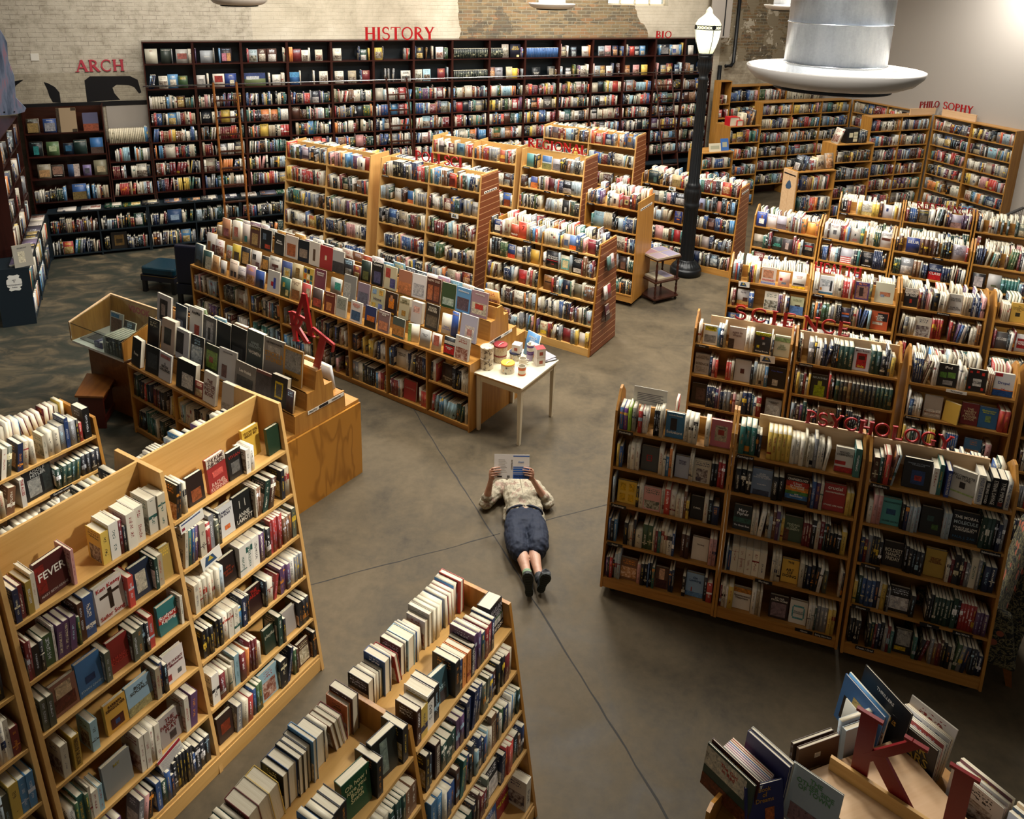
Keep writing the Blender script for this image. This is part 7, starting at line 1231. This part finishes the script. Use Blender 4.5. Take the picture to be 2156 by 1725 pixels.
ARM={-1:((-.02,6.82,.11),(-.175,6.635,.06),(-.128,6.600,.345)),1:((.30,6.83,.11),(.432,6.66,.06),(.277,6.622,.345))}
for q,(s0,el,wr) in ARM.items():
    s0,el,wr=map(Vector,(s0,el,wr))
    limb(m,[s0,s0.lerp(el,.5),el],[(.05,.055),(.042,.045),(.037,.038)]); limb(m,[el,el.lerp(wr,.3),el.lerp(wr,.75),wr],[(.036,.037),(.040,.038),(.028,.024),(.025,.019)],up=BN)
    pc=bp(q*.187,.035,-.012)
    limb(m,[wr,bp(q*.188,.0,-.016),bp(q*.187,.045,-.010),bp(q*.184,.078,-.006)],[(.024,.018),(.030,.015),(.034,.014),(.030,.012)],up=BN)
    for k in range(4):
        v=.026+.0225*k; L=[.048,.064,.070,.060][k]; b0=bp(q*.190,v-.004,.000); b1=bp(q*.180,v+.003,.020); b2=bp(q*(.176-L*.5),v+.009,.0165); b3=bp(q*(.176-L),v+.012,.0125)
        m.tube([bp(q*.192,v-.008,-.012),b0,b1],[.0092,.009,.0085],10); ball(m,b1,(.0088,)*3,n=10); m.tube([b1,b2,b3],[.0083,.0078,.0068],10); ball(m,b2,(.0080,)*3,n=10); ball(m,b3,(.0068,)*3,n=10)
    m.tube([bp(q*.186,.010,-.022),bp(q*.165,.045,-.026),bp(q*.140,.066,-.020),bp(q*.118,.078,-.0165)],[.013,.0115,.0095,.008],10); ball(m,bp(q*.118,.078,-.0165),(.008,)*3,n=10)
skin_obj(m,'body','skin',px_,.0036,3)
nm=MB()
for q in (-1,1):
    for k in range(4):
        v=.026+.0225*k; L=[.048,.064,.070,.060][k]; b3=bp(q*(.176-L-.001),v+.012,.0185); M=Matrix((( *BX,0),(*BV,0),(*BN,0),(0,0,0,1))).transposed(); M.translation=b3; ball(nm,(0,0,0),(.0055,.0046,.0012),M,8) if False else nm.lathe([(1e-4,.001),(.0045,.0006),(.005,-.001)],8,M)
nm.build('fingernails','nail',px_)
# face details
for q in (-1,1):
    em=MB(); ball(em,(.11+q*.03,7.095,.196),(.014,.010,.010),n=12); em.build('eye','eye_white',px_,smooth=True); em=MB(); ball(em,(.11+q*.03,7.095,.203),(.006,.006,.0045),n=10); em.build('iris','hair_brown',px_,smooth=True)
em=MB(); ball(em,(.11,7.022,.204),(.022,.006,.006),n=12); em.build('lips',cmat('#9c4f48'),px_,smooth=True)
m=MB(); ball(m,(.11,7.115,.105),(.088,.105,.088)); ball(m,(.11,7.17,.06),(.11,.09,.05)); o=skin_obj(m,'hair','hair_brown',px_,.008,3,(.012,.03))
# shirt
m=MB()
limb(m,[(.205,6.455,.108),(.20,6.50,.110),(.185,6.60,.115),(.165,6.72,.122),(.15,6.82,.118),(.138,6.885,.105)],[(.180,.108),(.176,.108),(.172,.112),(.178,.118),(.185,.108),(.12,.07)])
limb(m,[(.30,6.50,.075),(.345,6.42,.055),(.385,6.36,.04)],[(.09,.06),(.07,.035),(.03,.018)]); limb(m,[(.08,6.5,.07),(.04,6.40,.05)],[(.09,.06),(.05,.02)])
for q,(s0,el,wr) in ARM.items():
    s0,el,wr=map(Vector,(s0,el,wr)); limb(m,[s0+Vector((0,.0,.005)),s0.lerp(el,.5)+Vector((0,0,.01)),el+Vector((q*.005,-.02,.012))],[(.08,.082),(.072,.066),(.072,.058)])
    limb(m,[el+Vector((0,-.01,.0)),el.lerp(wr,.16)],[(.060,.056),(.050,.048)],up=BN)
o=skin_obj(m,'shirt','shirt_cloth',px_,.007,4,(.026,.05))
for q,(s0,el,wr) in ARM.items():
    s0,el,wr=map(Vector,(s0,el,wr)); m=MB(); d=(wr-el).normalized(); a=el.lerp(wr,.13); b=el.lerp(wr,.29)
    limb(m,[a,b],[(.056,.053),(.053,.050)],up=BN); skin_obj(m,'rolled_cuff','shirt_cloth',px_,.006,2,(.01,.03))
pk=MB(); pk.tube([(.150,6.86,.214),(.160,6.78,.238),(.170,6.7,.242),(.182,6.6,.232),(.196,6.5,.213),(.203,6.42,.203)],.004,6); pk.build('button_placket',cmat('#8f866f'),px_)
# shorts
m=MB()
limb(m,[(.205,6.42,.105),(.205,6.34,.108),(.205,6.20,.110)],[(.158,.088),(.182,.110),(.19,.118)])
limb(m,[(.115,6.26,.11),(.12,6.10,.118),(.132,5.98,.125),(.15,5.885,.13)],[(.105,.118),(.104,.116),(.098,.112),(.090,.104)])
limb(m,[(.30,6.26,.11),(.315,6.10,.118),(.318,5.98,.122),(.305,5.92,.124)],[(.108,.118),(.106,.116),(.100,.110),(.092,.104)])
skin_obj(m,'shorts','navy_cloth',px_,.007,4,(.03,.07))
m=MB(); m.tube([(.205-.17*math.cos(a),6.425,.105+.098*math.sin(a)) for a in [PI*k/12 for k in range(13)]],.012,8); o=skin_obj(m,'waistband','navy_cloth',px_,.006,2)
# socks and shoes
for k,(ank,toe,heel,ln_) in enumerate(((Vector((.232,5.60,.085)),Vector((.215,5.475,.255)),Vector((.240,5.47,.03)),1),(Vector((.325,5.63,.085)),Vector((.385,5.515,.215)),Vector((.330,5.52,.03)),1))):
    kn=Vector((.165,5.90,.145)) if k==0 else Vector((.275,5.92,.135))
    m=MB(); limb(m,[ank.lerp(kn,.22 if k==0 else .05),ank,ank+Vector((0,-.03,.0))],[(.042,.043),(.039,.042),(.040,.045)]); skin_obj(m,'sock','sock_green' if k==0 else 'shoe_dark',px_,.005,3,(.006,.02))
    up_=(toe-heel).normalized(); m=MB(); f_=Vector((0,1,0))
    limb(m,[heel+up_*.035+f_*.045,heel+up_*.10+f_*.055,heel+up_*.17+f_*.04,toe-up_*.03+f_*.03],[(.036,.042),(.040,.052),(.044,.040),(.040,.026)],up=(0,1,0)); limb(m,[heel+up_*.06+f_*.06,ank],[(.038,.042),(.040,.04)])
    sh=skin_obj(m,'shoe','shoe_dark',px_,.005,4)
    so=MB(); side=up_.cross(f_).normalized(); out=[]
    L=(toe-heel).length+.01
    prof=[(0,.012),(.015,.030),(.05,.036),(.09,.030),(.13,.034),(.17,.046),(.205,.046),(.235,.034),(.25,.012)]
    pl_=[(w_,s_*L/.25) for s_,w_ in prof]+[(-w_,s_*L/.25) for s_,w_ in prof[::-1]]
    M=Matrix(((*side,0),(*up_,0),(*f_,0),(0,0,0,1))).transposed(); M.translation=heel-f_*.002-up_*.008
    if M.determinant()<0: M=M@Matrix.Diagonal((-1,1,1,1))
    so.prism(pl_,0,.018,M,axis='z')
    for j in range(9): so.box(-.026,L*(.1+.1*j),-.004,.026,L*(.1+.1*j)+.008,.0,M)
    so.build('sole','sole_dark',px_,bevel=.003)
    lc=MB(); c0=heel+up_*.12+f_*.085; 
    for j in range(3): lc.tube([c0+side*-.02+up_*.02*j,c0+f_*.012+up_*(.02*j+.006),c0+side*.02+up_*.02*j],.0025,5)
    lc.build('shoelace',cmat('#15181a'),px_)
# the open book held in the hands
e=empty('open_book'); M=Matrix(((*BX,0),(*BV,0),(*BN,0),(0,0,0,1))).transposed(); M.translation=BC; e.matrix_world=M; tag(e,'open paperback with white back cover and blue striped front held over the reader\'s face','book')
hw,hh,sp2_=.158,.225,.011
cv=MB()
cv.box(-hw-sp2_,0,0,-sp2_,hh,.002,Matrix.Translation((-sp2_,0,0))@Matrix.Rotation(.10,4,'Y')@Matrix.Translation((sp2_,0,0))); cv.box(sp2_,0,0,hw+sp2_,hh,.002,Matrix.Translation((sp2_,0,0))@Matrix.Rotation(-.10,4,'Y')@Matrix.Translation((-sp2_,0,0))) if False else None
cv=MB(); cv.box(-hw-sp2_,0,0,-sp2_,hh,.002).box(-sp2_,0,.0003,sp2_,hh,.0023).box(sp2_,0,0,hw+sp2_,hh,.002); cv.build('cover',cmat('#cfccc6'),e)
pgm=MB(); pgm.box(-hw-sp2_+.003,.002,-.010,-.002,hh-.002,-.0005).box(.002,.002,-.012,hw+sp2_-.003,hh-.002,-.0005); pgm.build('page_block',cmat('#c8c0a8'),e)
pr_=MB(); bl=lin('#1f5aa8'); z0,z1=.0022,.0026
pr_.box(sp2_+.002,.0,z0,hw+sp2_,.042,z1,col=lin('#1d4f9c'))
for a,b in ((.048,.056),(.062,.074),(.080,.096),(.102,.112)): pr_.box(sp2_+.002,a,z0,hw+sp2_,b,z1,col=bl)
pr_.box(sp2_+.002,.205,z0,hw+sp2_,.213,z1,col=bl); 
for k in range(9): pr_.box(-hw+.03,.06+.014*k,z0,-sp2_-.035-.01*(k%3),.063+.014*k,z1,col=lin('#9a9894'))
pr_.box(-hw+.02,.012,z0,-hw+.065,.026,z1,col=lin('#16181c')); pr_.box(-.045,.008,z0,-.018,.03,z1,col=lin('#5a5a58')); pr_.build('cover_print','printed',e)
text('title','EXCELLENCE',.024,'#12203c',Matrix.Translation((.095,.022,.003)),e,.0003,.14); text('title','Anon',.026,'#3a6aa8',Matrix.Translation((.09,.155,.003)),e,0,.09); text('title','IN SILENCE',.018,'#20242c',Matrix.Translation((0,.13,.003))@Matrix.Rotation(-PI/2,4,'Z'),e,0,.14)
# ------------------------------------------------------------------ building the books
N_IND=330
SG=[(0,0,0),(1,0,0),(1,1,0),(0,1,0),(0,0,1),(1,0,1),(1,1,1),(0,1,1)]
bpy.context.view_layer.update()
nb=len(BOOKS)
Ms=np.array([np.array(b['M']) for b in BOOKS]); dims=np.array([(b['t'],b['d'],b['h']) for b in BOOKS]); sg=np.array(SG,float)
loc=sg[None]*dims[:,None,:]; wv=np.einsum('nij,nkj->nki',Ms[:,:3,:3],loc)+Ms[:,None,:3,3]
FCS=[(0,1,5,4),(1,2,6,5),(3,0,4,7),(4,5,6,7),(2,3,7,6),(0,3,2,1)]   # spine, front, back, top, fore edge, bottom
ftype=[0,1,1,2,2,2]
cmi=np.array(cam.matrix_world.inverted())
def proj(p):
    q=p@cmi[:3,:3].T+cmi[:3,3]; z=-q[...,2]; return np.stack([1078+PF*q[...,0]/z,PCY-PF*q[...,1]/z,z],-1)
pw=proj(wv); camp=np.array([0,0,CH])
nrm=[np.array(v,float) for v in ((0,-1,0),(1,0,0),(-1,0,0),(0,0,1),(0,1,0),(0,0,-1))]
def polyarea(q): x,y=q[...,0],q[...,1]; return .5*abs(np.sum(x*np.roll(y,-1,-1)-y*np.roll(x,-1,-1),-1))
areas=np.zeros((nb,6)); fcen=np.zeros((nb,6,3))
for k,f in enumerate(FCS):
    c_=wv[:,f].mean(1); fcen[:,k]=c_; n_=np.einsum('nij,j->ni',Ms[:,:3,:3],nrm[k]); vis=np.einsum('ni,ni->n',n_,camp-c_)>0
    areas[:,k]=polyarea(pw[:,f][...,:2])*vis
inside=(pw[:,:,0].mean(1)>-20)&(pw[:,:,0].mean(1)<2176)&(pw[:,:,1].mean(1)>-20)&(pw[:,:,1].mean(1)<1745)&(pw[:,:,2].min(1)>.1)
tot=areas.sum(1)*inside
# occlusion test against everything built so far
vv=[];ff=[];off=0
for o in C.objects:
    if o.type!='MESH' or o.name.startswith(('floor','glass','pane')): continue
    if o.data.materials and o.data.materials[0] and o.data.materials[0].name in ('glass','acrylic'): continue
    if len(o.data.polygons)>20000: continue
    me=o.data; mw=o.matrix_world; vv+=[mw@v.co for v in me.vertices]; ff+=[tuple(i+off for i in p.vertices) for p in me.polygons]; off=len(vv)
fa=np.array(FCS)
for i in range(nb):
    vv+=[Vector(p) for p in wv[i].tolist()]
    ff+=[tuple(int(j)+off for j in f) for f in FCS]; off+=8
bvh=BVHTree.FromPolygons(vv,ff); CP=Vector((0,0,CH))
order=np.argsort(-tot)[:1500]; score={}
for i in order:
    s_=0
    for k in range(6):
        if areas[i,k]<=0: continue
        q=wv[i][list(FCS[k])]; hit=0; tt_=0
        for u_ in (.15,.5,.85):
            for v_ in (.2,.55,.9):
                p=(q[0]*(1-u_)+q[1]*u_)*(1-v_)+(q[3]*(1-u_)+q[2]*u_)*v_; tt_+=1
                pp=proj(p[None])[0]
                if not(0<=pp[0]<=2156 and 0<=pp[1]<=1725): continue
                d=Vector(p)-CP; L=d.length; h_=bvh.ray_cast(CP,d.normalized(),L-.004)
                if h_[0] is None: hit+=1
        s_+=areas[i,k]*hit/tt_
    score[int(i)]=s_
rank=sorted(score,key=lambda i:-score[i]); IND=set(i for i in rank[:N_IND] if score[i]>150)
print('books',nb,'individual',len(IND),'smallest px',score[rank[min(N_IND,len(rank)-1)]])
def add_attrs(me,cols,accs,seeds,asps,uvs):
    a=me.attributes.new('Col','FLOAT_COLOR','FACE'); a.data.foreach_set('color',np.concatenate([cols,np.ones((len(cols),1))],1).astype(np.float32).ravel())
    a=me.attributes.new('Acc','FLOAT_COLOR','FACE'); a.data.foreach_set('color',np.concatenate([accs,np.ones((len(accs),1))],1).astype(np.float32).ravel())
    a=me.attributes.new('seed','FLOAT','FACE'); a.data.foreach_set('value',seeds.astype(np.float32)); a=me.attributes.new('asp','FLOAT','FACE'); a.data.foreach_set('value',asps.astype(np.float32))
    uv=me.uv_layers.new(name='UVMap'); uv.data.foreach_set('uv',uvs.astype(np.float32).ravel())
def uvface(tp): return [(0+2*tp,0),(1+2*tp,0),(1+2*tp,1),(0+2*tp,1)]
def special_art(b,m,front=True):
    sp=b['sp']
    if not sp: return
    t_,h,d=b['t'],b['h'],b['d']
    for (x0,y0,x1,y1,c) in (sp.get('art') or ()):
        if sp.get('spine'): m.add([(t_*x0,-.0006,h*y0),(t_*x1,-.0006,h*y0),(t_*x1,-.0006,h*y1),(t_*x0,-.0006,h*y1)],[(0,1,2,3)],col=lin(c))
        else: 
            k=m_layer[0]; m_layer[0]+=1; e_=.0005+.00012*(k%12); m.add([(t_+e_,d*x0,h*y0),(t_+e_,d*x1,h*y0),(t_+e_,d*x1,h*y1),(t_+e_,d*x0,h*y1)],[(0,1,2,3)],col=lin(c))
m_layer=[0]
def cover_mesh(b):
    t_,h,d=b['t'],b['h'],b['d']; c=min(.0028,t_*.16); m=MB(); inset=.003
    parts=[((0,0,0),(c,d,h)),((t_-c,0,0),(t_,d,h)),((c,0,0),(t_-c,c,h))]
    for (a,b_) in parts: m.box(*a,*b_)
    me=bpy.data.meshes.new('cover'); me.from_pydata(m.v,[],m.f); me.update()
    nf=len(m.f); uvs=[]; 
    # box face order: bottom, top, -y, +x, +y, -x
    vs=np.array(m.v); 
    for f in m.f:
        q=vs[list(f)]; n_=np.cross(q[1]-q[0],q[2]-q[0]); n_=n_/np.linalg.norm(n_)
        for p in q:
            if n_[1]<-.9: uvs.append((p[0]/t_,p[2]/h))
            elif abs(n_[0])>.9: uvs.append(((p[1]/d if n_[0]>0 else 1-p[1]/d)+2,p[2]/h))
            else: uvs.append((.02,.02))
    asps=np.array([h/t_]*nf); add_attrs(me,np.array([b['col']]*nf),np.array([b['acc']]*nf),np.array([b['seed']]*nf),asps,np.array(uvs))
    me.materials.append(MATS['book_jacket']); return me
def label_of(b,i):
    cn=cname(b['col']); t_=b['t']; sz=('slim ' if t_<.018 else ('thick ' if t_>.038 else ''))+('tall ' if b['h']>.25 else ('short ' if b['h']<.185 else ''))
    pos='lying flat' if b['flat'] else ('face-out' if b['face'] else 'spine-out')
    n=b.get('n',1); sfx='th' if 10<=n%100<=20 else {1:'st',2:'nd',3:'rd'}.get(n%10,'th')
    sp=b['sp']; ti=''
    s_=f"{sz}{cn} {pos} book, {n}{sfx} from left, {b.get('where','shelf')}"
    return s_
def place(o,M): o.matrix_world=M
usedl={}
for i in sorted(IND):
    b=BOOKS[i]; o=bpy.data.objects.new('book',cover_mesh(b)); C.objects.link(o); o.matrix_world=b['M']
    lb=label_of(b,i); ws=lb.split()
    if len(ws)>16: lb=' '.join(ws[:16]).replace('spine-out ','',1)
    if lb in usedl:
        usedl[lb]+=1; lb=lb+' again'; print('DUP',lb)
    usedl.setdefault(lb,0)
    w0=b.get('where','shelves'); tag(o,lb,'book','books on the '+(w0.split(' of ')[-1] if ' of ' in w0 else w0).replace("the ",'',1))
    t_,h,d=b['t'],b['h'],b['d']; c=min(.0028,t_*.16)
    pg=MB().box(c+.0002,c+.0002,.003,t_-c-.0002,d-.004,h-.003).build('page_block','pages',o)
    sp=b['sp']
    if sp:
        if sp.get('art'):
            am=MB(); special_art(b,am); am.build('cover_art','printed_picture',o)
        for (s_,yy,sz,cl) in (sp.get('txt') or ()):
            if not s_: continue
            if sp.get('spine'):
                M=Matrix(((0,1,0,t_*.5),(0,0,-1,-.0012),(-1,0,0,h*yy),(0,0,0,1))); text('title',s_,t_*.78,cl,M,o,0,h*.82)
            else:
                nl=s_.count('\n')+1; M=Matrix(((0,0,1,t_+.0024),(1,0,0,d*.5),(0,1,0,h*(yy if nl==1 else yy)),(0,0,0,1))); text('title',s_,sz*h*.92,cl,M,o,sz*h*.012,d*.88)
# everything else as one mass of shelved books
rest=[i for i in range(nb) if i not in IND]; nr=len(rest)
V=wv[rest].reshape(-1,3); F_=(np.arange(nr)[:,None,None]*8+fa[None]).reshape(-1,4)
me=bpy.data.meshes.new('shelved_books'); me.vertices.add(len(V)); me.vertices.foreach_set('co',V.astype(np.float32).ravel())
me.loops.add(F_.size); me.loops.foreach_set('vertex_index',F_.astype(np.int32).ravel()); me.polygons.add(len(F_)); me.polygons.foreach_set('loop_start',(np.arange(len(F_))*4).astype(np.int32)); me.polygons.foreach_set('loop_total',np.full(len(F_),4,np.int32)); me.update(calc_edges=True)
cols=np.repeat(np.array([BOOKS[i]['col'] for i in rest]),6,0); accs=np.repeat(np.array([BOOKS[i]['acc'] for i in rest]),6,0); seeds=np.repeat(np.array([BOOKS[i]['seed'] for i in rest]),6)
asps=np.repeat(np.array([BOOKS[i]['h']/BOOKS[i]['t'] for i in rest]),6)
uvt=np.array([[(0,0),(1,0),(1,1),(0,1)],[(2,0),(3,0),(3,1),(2,1)],[(2,0),(3,0),(3,1),(2,1)],[(4,0),(5,0),(5,1),(4,1)],[(4,0),(5,0),(5,1),(4,1)],[(4,0),(5,0),(5,1),(4,1)]],float)
uvs=np.tile(uvt.reshape(1,-1,2),(nr,1,1)).reshape(-1,2)
add_attrs(me,cols,accs,seeds,asps,uvs); me.materials.append(MATS['book_jacket'])
o=bpy.data.objects.new('shelved_books',me); C.objects.link(o); tag(o,'thousands of books packed on all the farther shelves and cases','books',kind='stuff')
# printed art of face-out books that belong to the mass
am=MB(); tm=[]
for i in rest:
    b=BOOKS[i]; sp=b['sp']
    if not sp or not sp.get('art'): continue
    lm=MB(); special_art(b,lm); am.add(lm.v,lm.f,b['M']); am.c[-len(lm.f):]=lm.c
if am.v:
    ao=am.build('cover_art','printed_picture',o)
tv=[];tf=[];tc=[]
for i in rest:
    b=BOOKS[i]; sp=b['sp']
    if not sp or not sp.get('txt'): continue
    t_,h,d=b['t'],b['h'],b['d']
    for (s_,yy,sz,cl) in sp['txt']:
        if not s_: continue
        if sp.get('spine'): M=Matrix(((0,1,0,t_*.5),(0,0,-1,-.0012),(-1,0,0,h*yy),(0,0,0,1))); size=t_*.78; wd=h*.82
        else: M=Matrix(((0,0,1,t_+.0024),(1,0,0,d*.5),(0,1,0,h*yy),(0,0,0,1))); size=sz*h*.92; wd=d*.88
        me_=textmesh(s_,size,.0004,0); 
        if not len(me_.vertices): continue
        xs=[v.co.x for v in me_.vertices]; k=min(1,wd/(max(xs)-min(xs)+1e-6)); o0=len(tv); MM=b['M']@M
        tv+=[tuple(MM@Vector((v.co.x*k,v.co.y,v.co.z))) for v in me_.vertices]; tf+=[tuple(q+o0 for q in p.vertices) for p in me_.polygons]; tc+=[lin(cl)]*len(me_.polygons)
if tv:
    q=MB(); q.v=tv;q.f=tf;q.c=tc; q.build('titles','printed',o)

for o in C.objects:
    if o.get('label') and len(o['label'].split())>16: print('LONG',o.name,o['label'])
